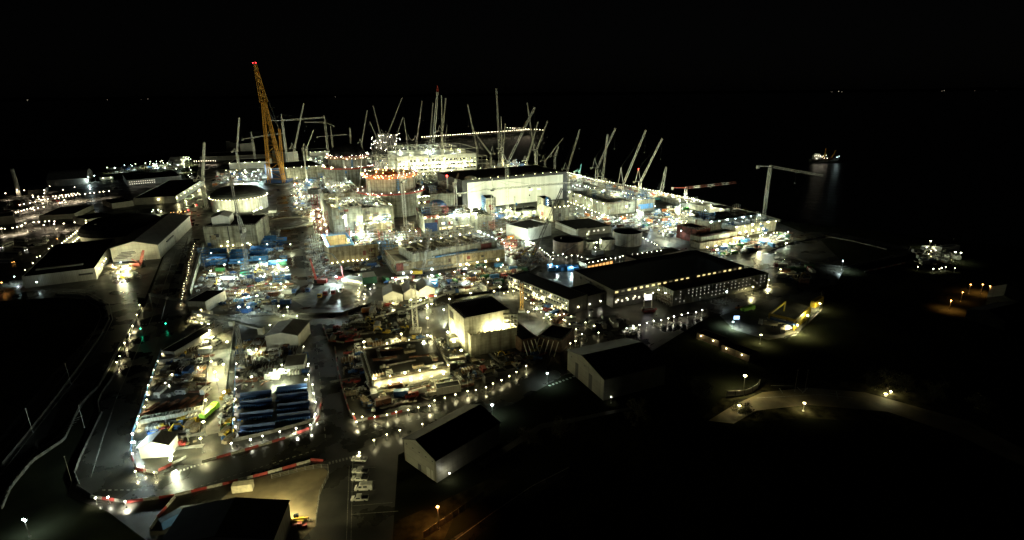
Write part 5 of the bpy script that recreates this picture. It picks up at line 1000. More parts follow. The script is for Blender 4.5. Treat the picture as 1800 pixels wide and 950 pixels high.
X = Bld('long_white_canopy', 'long pale canopy roof on posts amid the seaward yard', 'canopy', (1212, 374), (1250, 388), (1256, 385), 6, 'clad_white', 'clad_white', .1)
lamps(['flood_cool', 'flood_white', 'twin_cool'], [(1268, 387), (1195, 354), (1207, 356), (1187, 368), (1241, 370), (1152, 363), (1180, 387), (1170, 406), (1177, 408), (1211, 406), (1198, 406), (1192, 396), (1305, 394), (1340, 413), (1347, 410), (1290, 385), (1325, 380), (1330, 379), (1133, 348), (1115, 345), (1059, 341)], 8, 'in the seaward yard')

for u, v, vt, lb in [(655, 396, 318, 'thin hoist mast between the stepped block and upper block'), (742, 368, 292, 'thin hoist mast right of the nearer round building'), (610, 345, 282, 'thin hoist mast before the black-domed round building'), (598, 410, 345, 'thin hoist mast on the red scaffold tower side'), (830, 404, 352, 'thin hoist mast at the glittering scaffold roof'), (722, 335, 272, 'thin mast behind the nearer round building'), (670, 330, 270, 'thin mast between the two round buildings'), (756, 318, 262, 'thin mast left of the turbine hall roof'), (905, 388, 345, 'thin hoist mast before the white hall front'), (540, 320, 262, 'thin hoist mast behind the lit strip')]:
    b = P(u, v); t = thing('hoist_mast', lb, 'mast', b); h = HT(b, u, vt); obj('mast', MB().lattice((0, 0, 0), (0, 0, h), 1.3, 1.3, 2.2, .22, .14), 'crane_grey', t); obj('cage', MB().box(1.6, 0, h * random.uniform(.3, .8), 1.6, 1.6, 2.6), 'p_sky_blue', t); obj('foot', MB().box(0, 0, 0, 3, 3, .8), 'concrete_plain', t)
# ---------------------------------------------------------------- the west side: warehouses, bus yard, far sheds
t, l, q = gable('gable_warehouse', 'pale gable-fronted warehouse beside the wet haul road', (193, 437.6), (277, 431), (277, 431), (308, 381.6), 11, 4, 'clad_cream', 'roof_grey', ridge_t=.5)
rz = ang(q[0], q[1])
add_children_box(t, 'side_pipe', [l[1].lerp(l[2], .3) + Vector((.6, 0, 7.5))], (.8, 22, .8), 'clad_dark', ang(q[1], q[2]) - math.pi / 2)
m = MB()
for k in range(5): a = l[0].lerp(l[1], .04 + k * .045) + Vector((0, -.5, 3 + k * 1.1)); m.bar(a, a + (l[1] - l[0]).normalized() * (9 + 2 * (k % 2)), .5)
obj('pipe_rack', m, 'crane_dark', t)
for z in (3, 6): obj('side_door', MB().box(*(l[1].lerp(l[2], .45) + Vector((.1, 0, 0))), .2, 4, z, ang(q[1], q[2]) - math.pi / 2), 'clad_grey', t) if z == 6 else None
X = Bld('low_factory', 'black flat-roofed factory with one bright lit end wall', 'factory', (38, 487), (166, 471.6), (212, 418), 8, 'clad_grey', 'roof_dark', .3)
X.repeat('wall_lamp', 1, [.08, .2, .3, .38], 5, (.6, .6, .6), 'l_warm', 1.2); X.repeat('window', 0, [.86], 4, (8, .1, 1.2), 'clad_dark'); X.repeat('skylight', 0, [.45], 7.9, (26, 3, .9), 'clad_cream', -14)
X.repeat('wall_lamp', 0, [.2], 4, (.6, .6, .5), 'l_cool', 4)
lamps(['work_white', 'work_warm', 'work_cool'], [(198, 466), (203, 471), (209, 480), (215, 474), (220, 468), (226, 466), (229, 473), (207, 487), (212, 461), (222, 478), (216, 484)], 2.5, 'in the lit corner between factory and warehouse')
scatter('in the lit corner between factory and warehouse', [(190, 470), (232, 462), (252, 490), (205, 497)], {'pal_white|pal_grey|pal_wood': 10, 'cont_grey|cont_white|cont_cream': 4, 'skip_yellow': 1, 'pipes': 2})
# dome hall
b = P(222, 416); t = thing('domed_hall', 'wide round hall with shallow black dome behind the gable warehouse', 'hall', b); FOOT.append([(b.x + 33 * math.cos(k * .52), b.y + 33 * math.sin(k * .52)) for k in range(12)])
obj('wall', MB().cyl(0, 0, 0, 33, 7, 56, top=False), 'clad_cream', t); obj('roof', MB().dome(0, 0, 7, 34, 13, 56), 'roof_dark', t)
for dx, dy in ((-8, -22), (14, -16)): obj('roof_vent', MB().box(dx, dy, 15.2, 2, 1.4, 1.4), 'clad_white', t)
X = Bld('bus_terminal', 'long narrow bus terminal with lamp-lit colonnade', 'terminal', (97, 447), (149, 404), (146, 400), 4.5, 'clad_cream', 'roof_dark', .2); X.repeat('column_lamp', 0, [.3 + .065 * k for k in range(11)], 3, (.5, .5, .5), 'l_small', 1.2); X.lampline(2, 9, 5, 'l_small', .5, 0, .6); X.repeat('wall_lamp', 0, [.02], 3, (.6, .6, .6), 'l_warm', 1)
for A, B, c, h, wl, lb, w in [((222, 317), (318, 309), (300, 301), 8.5, 'clad_grey', 'long dark three-storey office with rows of small lit windows', 1), ((234, 349), (309, 345), (321, 316), 8, 'clad_cream', 'floodlit cream warehouse with dark roof at the far end of the haul road', 2), ((196, 358), (234, 353), (236, 345), 6, 'clad_cream', 'low cream shed left of the floodlit cream warehouse', 0),
                             ((68, 380), (131, 376), (128, 362), 5, 'clad_cream', 'long cream office lit by ground lamps west of the domed hall', 0), ((-20, 384), (24, 379), (26, 372), 8, 'clad_grey', 'pale block at the western picture edge', 0), ((155, 386), (205, 377), (205, 368), 7, 'clad_grey', 'dim grey shed behind the black-domed hall', 0), ((48, 335), (78, 333), (78, 330), 5, 'clad_grey', 'small dim hut pair behind the western parking lamps', 0), ((176, 313), (199, 311), (199, 309), 4, 'clad_white', 'small lit white store beside the barrel-roofed hangar', 3)]:
    X = Bld('office_block' if 'office' in lb else 'warehouse', lb, 'building', A, B, c, h, wl, 'roof_dark', .3)
    if w == 1: X.repeat('window', 0, [x[0] for x in [(.05 + .04 * k, z) for z in (2, 5) for k in range(12)]], 0, (1.4, .15, 1.0), 'w_white', .1, [z for z in (2, 5) for k in range(12)])
    if w == 2: X.repeat('wall_lamp', 0, [.58, .6], 5, (1, .8, 1), 'l_warm', 2); X.lampline(1, 9, 5, 'l_warm', .9)
    if w == 3: X.repeat('wall_lamp', 0, [.2, .8], 3, (.7, .7, .6), 'l_white', 1.5)
def barrel(lb, A, B, c, h, r, wl, name='hangar'):
    q = corners(A, B, c, h); o = q[0].copy(); o.z = 0; t = thing(name, lb, 'hangar', o); l = [Vector((x.x - o.x, x.y - o.y, 0)) for x in q]; n = 10
    m = MB(); rows = []
    for k in range(n + 1):
        s = k / n; z = h + r * math.sin(math.pi * s); rows.append((l[0].lerp(l[3], s) + Vector((0, 0, z)), l[1].lerp(l[2], s) + Vector((0, 0, z))))
    for k in range(n): m.add([rows[k][0], rows[k][1], rows[k + 1][1], rows[k + 1][0]], [(0, 1, 2, 3)])
    obj('roof', m, 'roof_grey' if wl != 'canvas' else 'canvas', t); w = MB()
    for i in (0, 1):
        e = [l[i]] + [r_[i] for r_ in rows] + [l[3 if i == 0 else 2]]; w.add(e, [tuple(range(len(e)))])
    w.add([l[0], l[1], l[1] + Vector((0, 0, h)), l[0] + Vector((0, 0, h))], [(0, 1, 2, 3)]); w.add([l[2], l[3], l[3] + Vector((0, 0, h)), l[2] + Vector((0, 0, h))], [(0, 1, 2, 3)])
    obj('wall', w, 'clad_grey' if wl != 'canvas' else 'canvas', t); return t, l
t, l = barrel('long dim barrel-roofed hangar on the western shore', (81, 318), (153, 313), (186, 300), 9, 8, 'g'); one_lamp(t, MB().box(*(l[1] + Vector((2, -2, 6))), .5, .5, .5), 'l_cool')
barrel('white tunnel-roofed hangar, rear of two, by the glaring shore lamps', (296, 284), (320, 283), (321, 279), 4, 6, 'canvas'); barrel('white tunnel-roofed hangar, front of two, by the glaring shore lamps', (304, 292), (322, 291), (323, 287), 4, 5, 'canvas')
b = P(34, 344); t = thing('chimney', 'slim dim chimney rising beyond the western car park', 'chimney', b); h = HT(b, 34, 298); obj('shaft', MB().cyl(0, 0, 0, 2.6, h, 16, 2.0), 'concrete_plain', t); obj('cap', MB().ring(0, 0, h, 1.5, 2.3, .8, 16), 'clad_dark', t)
wl = row((26.5, 374), (57.5, 365.5), 7) + [(35, 360), (42, 359), (51, 357.5), (62, 355), (73, 352), (79, 351), (84, 350), (57, 367), (66, 366), (60, 369)]
lamps('far', wl, 8, 'in the western car park', 'warm lamp on a tall post')
lamps('far', row((93.6, 345.6), (136, 340), 9) + row((97, 349), (140, 342), 8) + row((150, 341), (191, 336), 6), 8, 'along the western access road', 'warm lamp on a tall post')
lamps('far', [(29, 334), (42, 335), (10, 340), (77, 334.5), (79, 340), (88, 327.6), (111, 333.5), (131.6, 329), (57, 344), (58, 347), (67, 346), (68, 350), (76, 346), (76, 358), (77, 364), (105, 357), (110, 356), (115, 356), (113, 352)], 8, 'behind the western car park', 'lone lamp on a tall post')
lamps('far', [(1.5, 402), (10, 402), (22, 401), (31, 399), (36, 398), (39, 396.5), (44, 393), (59, 391), (67.5, 390.5), (78, 390), (85, 389), (96.5, 389), (77, 396), (96, 394), (113, 393), (131.6, 391)], 6, 'along the western fence', 'warm lamp on a post')
lamps('twin_warm', [(150, 388), (152, 392)], 7, 'at the corner of the bus yard'); lamps('fence', [(66, 452), (58, 462), (44, 474), (71, 450), (86, 437), (92, 432)], 4, 'along the kerb of the bus yard', 'lamp on a post'); lamps('flood_cool', [(25, 487)], 5, 'by the entrance canopy of the low factory'); lamps('orange', [(3, 497), (100, 420)], 6, 'in the wet bus yard', 'orange lamp on a post')
for u, v, k, r in [(13, 434, 'coach_white', -1.5), (36, 441, 'coach_white', -.25), (24, 450, 'coach_grey', 0), (10, 463, 'coach_orange', -.05), (38, 426, 'coach_grey', -.2)]: loose(k, P(u, v) + Vector((0, 0, .05)), r, 'parked in the wet bus yard')
scatter('parked in the western car park', [(12, 356), (92, 344), (140, 345), (100, 356), (30, 376), (0, 372)], {'car_white|car_grey|car_red': 70, 'van_white': 8}, 0, .1, .9)
scatter('parked on the lot beside the bus yard', [(60, 420), (84, 414), (84, 428), (66, 434)], {'car_white|car_grey': 7}, 0, .4)
lamps(['twin_white', 'twin_cool'], [(255.6, 286.7), (264, 284.6), (263, 288.5), (269, 288), (275, 284), (275, 288), (276, 292), (272.6, 296), (281.5, 284.5), (284.6, 283), (287.5, 286.7), (294, 286.7), (298, 289.4), (219, 290.6), (229, 289.4), (232, 291.5), (238, 288), (188, 295), (202, 295), (324.5, 294), (333, 294), (166, 309), (156, 311), (312, 290), (309, 297), (290, 296), (278, 295)], 9, 'in the shore compound west of the haul road', kk=2.2)
lamps(['twin_white', 'flood_white'], [(318 + random.uniform(0, 18), 275 + random.uniform(0, 10)) for _ in range(13)], 11, 'in the glaring cluster ending the haul road', kk=2); lamps('far', row((341, 283.5), (379, 283), 10), 7, 'in the row past the haul road end', 'warm lamp'); lamps('fencew', [(336, 305), (333, 311), (330, 316), (326, 321), (323, 323), (319, 323), (335, 299), (331, 308)], 5, 'down the far bend of the haul road', 'lamp on a post')
scatter('in the shore compound west of the haul road', [(185, 298), (300, 288), (330, 283), (320, 298), (200, 306)], {'cont_white|cont_green|cont_grey|cont_blue': 14, 'cabin_white|cabin_cream': 10, 'lorry_white': 4}, 0, .05)
lamps('flood_white', [(278, 369), (283, 372), (270, 369), (268, 372)], 6, 'in the lay-by in front of the floodlit cream warehouse'); lamps('orange', row((300, 374), (331, 371), 6), 3, 'on the barrier across the haul road', 'orange lamp')
put('lorry_red', P(332, 378) + Vector((0, 0, .06)), 1.5, 'lorry with glowing tail lamps stopped on the haul road', 'lorry')
for u, v, lb in [(333, 378, 'red signal lamp beside the wet haul road, larger glow'), (347, 368, 'red signal lamp on the inner side of the haul road')]:
    b = P(u, v); t = thing('traffic_signal', lb, 'signal', b); obj('post', MB().bar((0, 0, 0), (0, 0, 4), .2), 'steel', t); obj('head', MB().box(0, 0, 3.8, .7, .5, 1.6), 'crane_dark', t); obj('lens', MB().box(0, -.35, 4.6, .8, .3, .8), 'l_red', t)
for u, v, lb in [(249, 586, 'green signal lamp on the outer side of the haul road'), (293, 577, 'green signal lamp on the fence of the front yard')]:
    b = P(u, v); t = thing('traffic_signal', lb, 'signal', b); obj('post', MB().bar((0, 0, 0), (0, 0, 3), .16), 'steel', t); obj('head', MB().box(0, .15, 2.4, .5, .35, 1.3), 'crane_dark', t); obj('lens', MB().cyl(0, -.12, 2.5, .22, .4, 10), 'l_green', t)
t = thing('sign_gantry', 'steel lattice gantry spanning the haul road', 'gantry', P(266, 534)); a, b = P(266, 534), P(332, 548); o_ = t.location; m = MB().lattice(a - o_ + Vector((0, 0, 6)), b - o_ + Vector((0, 0, 6)), 1.2, 1.2, 1.6); obj('truss', m, 'steel', t)
for x in (a, b): obj('leg', MB().bar(x - o_, x - o_ + Vector((0, 0, 6.5)), .5), 'steel', t)
# walkway of small lamps between road and formwork yard
lamps('walk', row((341, 428), (317, 535), 24), 2.2, 'on the brown walkway beside the haul road', 'small warm lamp')
sheet('walkway', [(336, 426), (346, 426), (324, 540), (308, 545)], .07, 'mud')
b = gbld('flat_roof_cabin', 'black flat-roofed cabin with one lit wall at the head of the front yard', 'cabin', (330, 548), (364, 549), (368, 527), 530, 'clad_cream', 'roof_dark', .2)
b = Bld('dark_store', 'long black-roofed store on the road side of the front yard', 'store', (282, 617), (306, 619), (326, 566), 4, 'clad_grey', 'roof_dark', .2)
# ---------------------------------------------------------------- sheds and tents
gable('open_shed', 'open-sided pale ribbed-roof shed at the top of the front yard', (466, 591), (466 + 40, 600), (523, 590), (505, 566), 7, 1.6, 'canvas', 'roof_grey')
gable('white_tent', 'white gabled tent with glaring lit side at the tip of the front yard', (243, 787), (296, 783), (296, 783), (294, 765), 4.6, 1.8, 'canvas', 'roof_grey')
lamps('flood_white', [(301, 803), (298, 808)], 3, 'beside the white gabled tent', kk=2); lamps('twin_cool', [(233, 777), (236, 762)], 5, 'on the fence by the white gabled tent')
for e0, r, e1, f, lb in [((673, 521), 0, (708, 518), (690, 505), 'leftmost pale domed tent of the row of three'), ((710, 516), 0, (736, 513), (725, 500), 'middle pale domed tent of the row of three'), ((737, 511), 0, (764, 508), (752, 495), 'rightmost pale domed tent of the row of three')]:
    t, l, q = gable('domed_tent', lb, e0, r, e1, f, 4.5, 2.6, 'canvas', 'roof_grey', group='domed tents in a row')
    lamps('work_warm', [((e0[0] + e1[0]) / 2, e0[1] + 12)], 2.2, 'before the ' + lb.split(' of')[0])
X = Bld('lit_canopy_store', 'long low canopy with glowing front beside the red pump boom', 'store', (600, 490), (632, 494), (636, 487), 3.5, 'clad_white', 'canvas', .1); X.repeat('lamp', 0, [.1, .3, .5, .7, .9], 2.6, (.6, .5, .4), 'l_warm', .8)
X = Bld('green_marquee', 'pale marquee with green side behind the domed tents', 'marquee', (637, 489), (662, 486), (656, 477), 4.5, 'p_dark_green', 'canvas', .1)
for u, v, k, r in [(646, 549, 'cont_orange', .15), (678, 494, 'cont_green', 2.2), (800, 499, 'cont_green', 1.9), (790, 500, 'cont_blue', 1.9), (845, 470, 'cabin_dark_green', .1), (838, 482, 'tank', .1), (700, 696, 'skip_blue', .1), (706, 696, 'cont_blue', .15), (428, 862, 'cont_cream', .18), (303, 919, 'cont_blue', .9), (735, 692, 'skip_blue', .3)]:
    if (u, v) == (703, 696): continue
    loose(k, P(u, v) + Vector((0, 0, .1)), r + ang(P(696, 463), P(887, 438)) * 0, {646: 'below the domed tents', 678: 'behind the domed tents', 800: 'on the yard before the long concrete building', 790: 'on the yard before the long concrete building', 845: 'against the long concrete building', 838: 'before the long concrete building'}.get(u, 'by the barriers of the lit lot' if v > 800 else 'in front of the foundation block'))
X = Bld('dark_cabin', 'low dark-roofed cream cabin in front of the foundation block', 'cabin', (767, 684), (810, 677), (805, 668), 3.2, 'clad_cream', 'roof_dark', .15)
for i, (u, v) in enumerate([(862, 660), (884, 652), (897, 647)]): Bld('dark_hut', ['leftmost', 'middle', 'rightmost'][i] + ' black-roofed hut by the kerb lamps of the crane yard', 'hut', (u - 9, v + 4), (u + 9, v), (u + 6, v - 7), 3, 'clad_dark', 'roof_dark', .1)
# van park
for u, v, k, r in [(632, 811, 'pick_white', 3.05), (634, 832, 'pick_white', 3.05), (633, 845, 'pick_white', 3.1), (640, 861, 'van_white', 3.2), (633, 880, 'pick_white', 3.2)]: loose(k, P(u, v) + Vector((0, 0, .07)), r, 'parked in the marked bays by the zebra crossing')
put('tele_yellow', P(521, 920) + Vector((0, 0, .1)), .2, 'small machine under a green light by the lit lot corner', 'machine'); loose('pal_red', P(526, 929) + Vector((0, 0, .1)), .2, 'by the lit lot corner'); lamps('orange', [(767, 892)], 8, 'by the brown fence near the bottom edge', 'orange lamp on a tall post', kk=6)
lamps('street_off', [(115, 640), (42, 720), (138, 710), (116, 800)], 10, 'standing dark beside the western roads', 'unlit lamp post'); lamps('twin_cool', [(45, 914)], 6, 'alone on the dark verge near the bottom corner', kk=.2)
lamps('flood_cool', [(962, 657), (867, 712)], 5, 'on the wet parking apron between the sheds', kk=.4); lamps('fencew', [(1073, 696)], 3, 'alone by the dark side of the tall shed', 'tiny white lamp', kk=.3)
# the bend with its road lamps, wall, trees
lamps('flood_warm', [(1309, 660)], 8, 'behind the curved pale panels at the bend', 'lone lamp on a tall post', kk=.8); lamps('street_off', [(1406, 652), (1422, 652)], 10, 'beside the dark bend road', 'unlit lamp post')
lamps('flood_warm', [(1413, 708), (1298, 712)], 3.5, 'on the verge of the bend road', 'low warm lamp (left one added)', kk=.5)  # left lamp added to light the ground there, its source unseen
t = thing('curved_wall', 'curved pale panel wall along the bend road', 'wall', P(1310, 692)); pts = [P(*x) for x in [(1277, 697), (1292, 697), (1308, 695), (1322, 690), (1332, 683), (1335, 676)]]; m = MB(); po = MB()
for a, b in zip(pts, pts[1:]): m.bar(a - t.location + Vector((0, 0, 1.3)), b - t.location + Vector((0, 0, 1.3)), .15, 2.2); po.bar(a - t.location, a - t.location + Vector((0, 0, 2.7)), .3)
obj('panel', m, 'canvas', t); obj('post', po, 'steel', t)
def tree(lb, u, v, h, r, name='tree'):
    b = P(u, v); t = thing(name, lb, 'tree', b); tr = MB().cyl(0, 0, 0, .35, h * .5, 8, .2)
    for k in range(9): a = k * .7; tr.bar((0, 0, h * (.25 + .03 * k)), (r * .8 * math.cos(a), r * .8 * math.sin(a), h * random.uniform(.5, .95)), .14)
    obj('trunk', tr, 'bark', t); m = MB()
    cl = [(random.gauss(0, r * .5), random.gauss(0, r * .5), h * random.uniform(.35, 1)) for _ in range(26)]
    for _ in range(1500):
        c = random.choice(cl); p = Vector((random.gauss(c[0], r * .17), random.gauss(c[1], r * .17), max(.5, random.gauss(c[2], r * .16)))); d = Vector([random.uniform(-1, 1) for _ in range(3)]) * .3; e = Vector([random.uniform(-1, 1) for _ in range(3)]) * .3
        m.add([p, p + d, p + d + e, p + e], [(0, 1, 2, 3)])
    obj('crown', m, 'leaf', t)
tree('broad leafy tree lit yellow beside the bend road', 1560, 684, 7, 6); tree('smaller dim bush left of the lit tree at the bend', 1532, 681, 4, 3.5, 'bush'); tree('leafy bush faintly lit near the outer edge of the bend road', 1722, 722, 5, 4, 'bush'); tree('bare low shrub on the verge in front of the curved wall', 1305, 726, 3, 3.5, 'bush')
for i, (u, v) in enumerate([(1590, 690), (1640, 705), (1230, 700), (930, 780), (985, 770), (1120, 740)]): tree(['dark tree right of the lit tree at the bend', 'dark tree farther along the bend road', 'dark tree between the pale tall shed and the bend', 'dark tree on the black field below the storage shed', 'second dark tree on the black field by the track', 'dark tree beside the field track right of the tall shed'][i], u, v, random.uniform(5, 8), 4)
lamps('flood_warm', [(1556, 692), (1568, 690)], 1.0, 'low beside the lit tree', 'small warm lamp', kk=.15)
# orange farmstead far right, compound
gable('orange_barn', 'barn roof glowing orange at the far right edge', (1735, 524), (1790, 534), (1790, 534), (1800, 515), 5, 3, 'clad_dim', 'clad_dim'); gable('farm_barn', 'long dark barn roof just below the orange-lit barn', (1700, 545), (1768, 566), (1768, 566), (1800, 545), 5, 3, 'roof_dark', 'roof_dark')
lamps('orange', [(1694, 514), (1728, 500), (1742, 503), (1672, 528), (1706, 500), (1754, 512)], 6, 'by the farm barns on the far right', 'orange lamp', kk=2.5); lamps('fence', [(1755, 552)], 2.5, 'on the dark farm barn', 'white lamp')
lamps(['fence', 'fencew'], [(1629, 435), (1637, 441), (1645, 440), (1654, 436), (1636, 451), (1614, 469), (1639, 472), (1650, 472), (1657, 471), (1663, 469), (1677, 471), (1632, 446), (1642, 437)], 3, 'in the small compound by the shore', 'lamp on a post', kk=.4); lamps('flood_white', [(1636, 424), (1681, 444), (1690, 445)], 7, 'in the small compound by the shore', kk=.25); lamps('twin_cool', [(1483, 459)], 7, 'standing alone on the sea road')
Bld('compound_store', 'low pale store in the small shore compound', 'store', (1656, 436), (1688, 432), (1686, 428), 4, 'clad_white', 'roof_grey', .1)
scatter('in the small compound by the shore', [(1610, 445), (1640, 432), (1690, 446), (1670, 468), (1612, 466)], {'cont_grey|cont_white|cont_blue': 8, 'cabin_white|cabin_grey': 4, 'van_white': 4, 'pal_white|pal_wood': 8})
scatter('beside the dark loop of the sea road', [(1360, 462), (1430, 470), (1420, 500), (1370, 488)], {'cont_grey|cont_rust|cont_green': 6, 'exc_yellow': 1, 'pal_white|pal_wood': 5, 'lorry_red': 2}); lamps('flood_warm', [(1372, 474), (1350, 492)], 4, 'beside the dark loop of the sea road')
# ---------------------------------------------------------------- the sea: jetty, sea wall, ship
def jetty(lb, p, q, n, z, mt, w=9, light=True):
    a, b = P(*p, z), P(*q, z); t = thing('jetty', lb, 'jetty', a); L = b - a; pl = MB()
    obj('deck', MB().bar((0, 0, 0), L, w, 1.6, True), 'concrete_plain', t)
    for k in range(24): c = L * (k / 23); pl.bar(c, (c.x, c.y, -z - 6), 1.4)
    obj('pile', pl, 'steel', t)
    if light: add_children_box(t, 'jetty_lamp', [L * (k / (n - 1)) + Vector((random.uniform(-1, 1), 0, 5)) for k in range(n)], (1.2, 1.2, 1.1), 'l_jetty')
    return t
jetty('long lamp-studded jetty reaching out to sea', (742, 245), (930, 231), 52, 6, 'l_small'); jetty('short lit jetty head crossing the end of the long jetty', (892, 228), (954, 232), 14, 6, 'l_small'); jetty('low unlit breakwater in front of the long jetty', (700, 252), (905, 240), 2, .8, 'l_small', 7, False)
t = thing('jetty_platform', 'orange-lit crane platform on the jetty head', 'platform', P(915, 231, 6)); obj('house', MB().box(0, 0, 0, 26, 14, 9), 'clad_cream', t); obj('frame', MB().lattice((8, 0, 9), (14, 0, 26), 2, 1.4, 3).lattice((-12, 0, 9), (-16, 0, 22), 2, 1.4, 3), 'crane_yellow', t)
add_children_box(t, 'deck_lamp', [(random.uniform(-22, 26), -9, random.uniform(3, 12)) for _ in range(9)], (.5, .5, .4), 'l_ring')
lamps('shore', row((998, 303), (1036, 314), 14) + row((1038, 314.5), (1118, 329), 18) + row((1126, 330), (1217, 350), 18) + row((1204, 345), (1236, 354), 7), 6, 'along the sea wall', 'white lamp on a post')
t = thing('sea_wall', 'long low sea wall under a row of white lamps', 'wall', P(1000, 304)); m = MB(); pts = [P(*x) for x in [(998, 306), (1036, 316), (1118, 332), (1217, 353), (1262, 362), (1350, 384), (1372, 391)]]
for a, b in zip(pts, pts[1:]): m.bar(a - t.location + Vector((0, 0, 1)), b - t.location + Vector((0, 0, 1)), 1.2, 3)
obj('wall', m, 'concrete_plain', t)
b = P(1448, 285, -5); t = thing('dredger', 'work ship with warm deck lamps and bright white stern lights', 'ship', b)
h_ = MB().hexa([(-24, -4, 0), (22, -4, 0), (26, 4, 0), (-24, 4, 0)], [(-25, -5.5, 5), (27, -1, 6.5), (27, 1, 6.5), (-25, 5.5, 5)]); obj('hull', h_, 'crane_dark', t); obj('deck_house', MB().box(-14, 0, 5, 12, 8, 7).box(-14, 0, 12, 8, 6, 3), 'clad_white', t); obj('mast', MB().lattice((0, 0, 5), (0, 0, 24), 1.2, .8, 2).lattice((12, 0, 5), (18, 0, 20), 1.2, .8, 2), 'crane_yellow', t); obj('hopper', MB().box(6, 0, 5, 18, 8, 2.5), 'rust', t)
add_children_box(t, 'deck_lamp', [(x, -5, z) for x, z in ((-21, 11), (-18, 12), (-14, 11.5), (-10, 10.5), (-7, 9), (-3, 7), (0, 12), (2, 7), (-16, 6), (-5, 11))], (.5, .5, .45), 'l_ring'); add_children_box(t, 'stern_light', [(20, -3, 8), (25, -2, 10), (22, -3, 8.5)], (.45, .45, .4), 'l_cool')
b = P(1150, 420, -5)
# ---------------------------------------------------------------- cranes
def crane(lb, base, vtop, tip, ctr=None, mt='crane_grey', kind='luff', apex=None, dy=0, w=2.4, jw=2.1, u_top=None, aframe=None, beacon=None, jm=None, name=None, mast=True, z0=0):
    b = P(*base); t = thing(name or 'tower_crane', lb, 'crane', b); far = b.length > 600; seg = 4.0 if far else 2.6; th = .34 if far else .2; td = .22 if far else .11
    h = HT(b, base[0] if u_top is None else u_top, vtop); O = Vector((0, 0, 0)); H = Vector((0, 0, h)); tp = at_depth(tip[0], tip[1], b.y + dy) - b if tip else None; jm = jm or mt
    if mast: obj('mast', MB().lattice(O, H, w, w, seg, th, td), mt, t)
    obj('foot', MB().box(0, 0, 0, w * 2.4, w * 2.4, 1.2), 'concrete_plain', t)
    if not tip: obj('slewing_ring', MB().cyl(0, 0, h, w * .7, 1.2, 10), 'crane_dark', t); return t
    hd = Vector((tp.x, tp.y, 0)); hd = hd.normalized() if hd.length > .5 else Vector((1, 0, 0)); side = Vector((-hd.y, hd.x, 0)); rz = math.atan2(hd.y, hd.x)
    obj('slewing_ring', MB().cyl(0, 0, h, w * .75, 1.0, 12), 'crane_dark', t); c = H + side * 1.7 + hd * 1.0; obj('cab', MB().box(c.x, c.y, h + .6, 2.0, 1.6, 2.1, rz), 'crane_white', t)
    if kind == 'luff':
        root = H + hd * .9 + Vector((0, 0, 1.6)); obj('jib', MB().lattice(root, tp, jw * .9, jw * .6, seg * .9, th, td), jm, t)
        bk = H - hd * 7.5; m = MB().bar(H + hd * 1.5 + Vector((0, 0, 1.3)), bk + Vector((0, 0, 1.3)), 2.2, .5); obj('counter_deck', m, mt, t); obj('counterweight', MB().box(bk.x, bk.y, h - .6, 2.2, 3, 2.6, rz), 'concrete_plain', t)
        ah = 10 if aframe is None else aframe; at = H - hd * 3.0 + Vector((0, 0, ah)); m = MB()
        for s in (-1, 1): m.bar(H + hd * .6 + side * s * .9 + Vector((0, 0, 1.2)), at + side * s * .25, .34); m.bar(bk + hd * 1.5 + side * s * .9 + Vector((0, 0, 1.2)), at + side * s * .25, .3)
        for k in (.35, .65): m.bar(H.lerp(at, k) + side * .6 * (1 - k), H.lerp(at, k) - side * .6 * (1 - k), .2)
        obj('a_frame', m, jm, t); obj('pendant_line', MB().bar(at, root.lerp(tp, .93) + Vector((0, 0, .4)), .07), 'cable', t)
        hk = root.lerp(tp, .985); dz = min(hk.z - 8, (hk.z) * .35); obj('hook_block', MB().bar(hk, hk - Vector((0, 0, dz)), .06).box(hk.x, hk.y, hk.z - dz - 1, .9, .9, 1.2), 'cable', t)
        if beacon: obj('beacon', MB().box(at.x, at.y, at.z, 1.0, 1.0, .9), 'l_red', t)
    else:
        J0 = H + Vector((0, 0, 1.6)); 
        if jm == 'crane_red':
            for k in range(7): obj('jib_section', MB().lattice(J0.lerp(tp, k / 7), J0.lerp(tp, (k + 1) / 7), jw * .8, jw * .8, 2.6, .3, .2), 'crane_white' if k % 2 else 'shutter_red', t)
        else: obj('jib', MB().lattice(J0, tp, jw, jw * .8, seg * .8, th, td), jm, t)
        ct = at_depth(ctr[0], ctr[1], b.y) - b; d = ct - J0; d2 = -hd * min(d.length, 22) if d.dot(hd) > 0 else d
        obj('counter_jib', MB().bar(J0, J0 + d2, 1.6, .7), jm, t); e = J0 + d2 * .92; obj('counterweight', MB().box(e.x, e.y, e.z - 2.6, 2.4, 1.8, 3.2, rz), 'concrete_plain', t)
        if apex:
            az = HT(b, apex[0], apex[1]); A_ = Vector((0, 0, max(az, h + 5))); m = MB().lattice(H + Vector((0, 0, 1)), A_, w * .7, .4, 2, th, td); obj('apex', m, mt, t)
            obj('pendant_line', MB().bar(A_, J0.lerp(tp, .62), .12).bar(A_, J0 + d2 * .85, .12).bar(A_, J0.lerp(tp, .3), .1), 'cable', t)
        k = J0.lerp(tp, .5); obj('trolley', MB().box(k.x, k.y, k.z - 1.6, 2, 1.4, .6).bar(k, k - Vector((0, 0, h * .25)), .06).box(k.x, k.y, k.z - h * .25, .9, .9, 1.2), 'crane_dark', t)
    return t
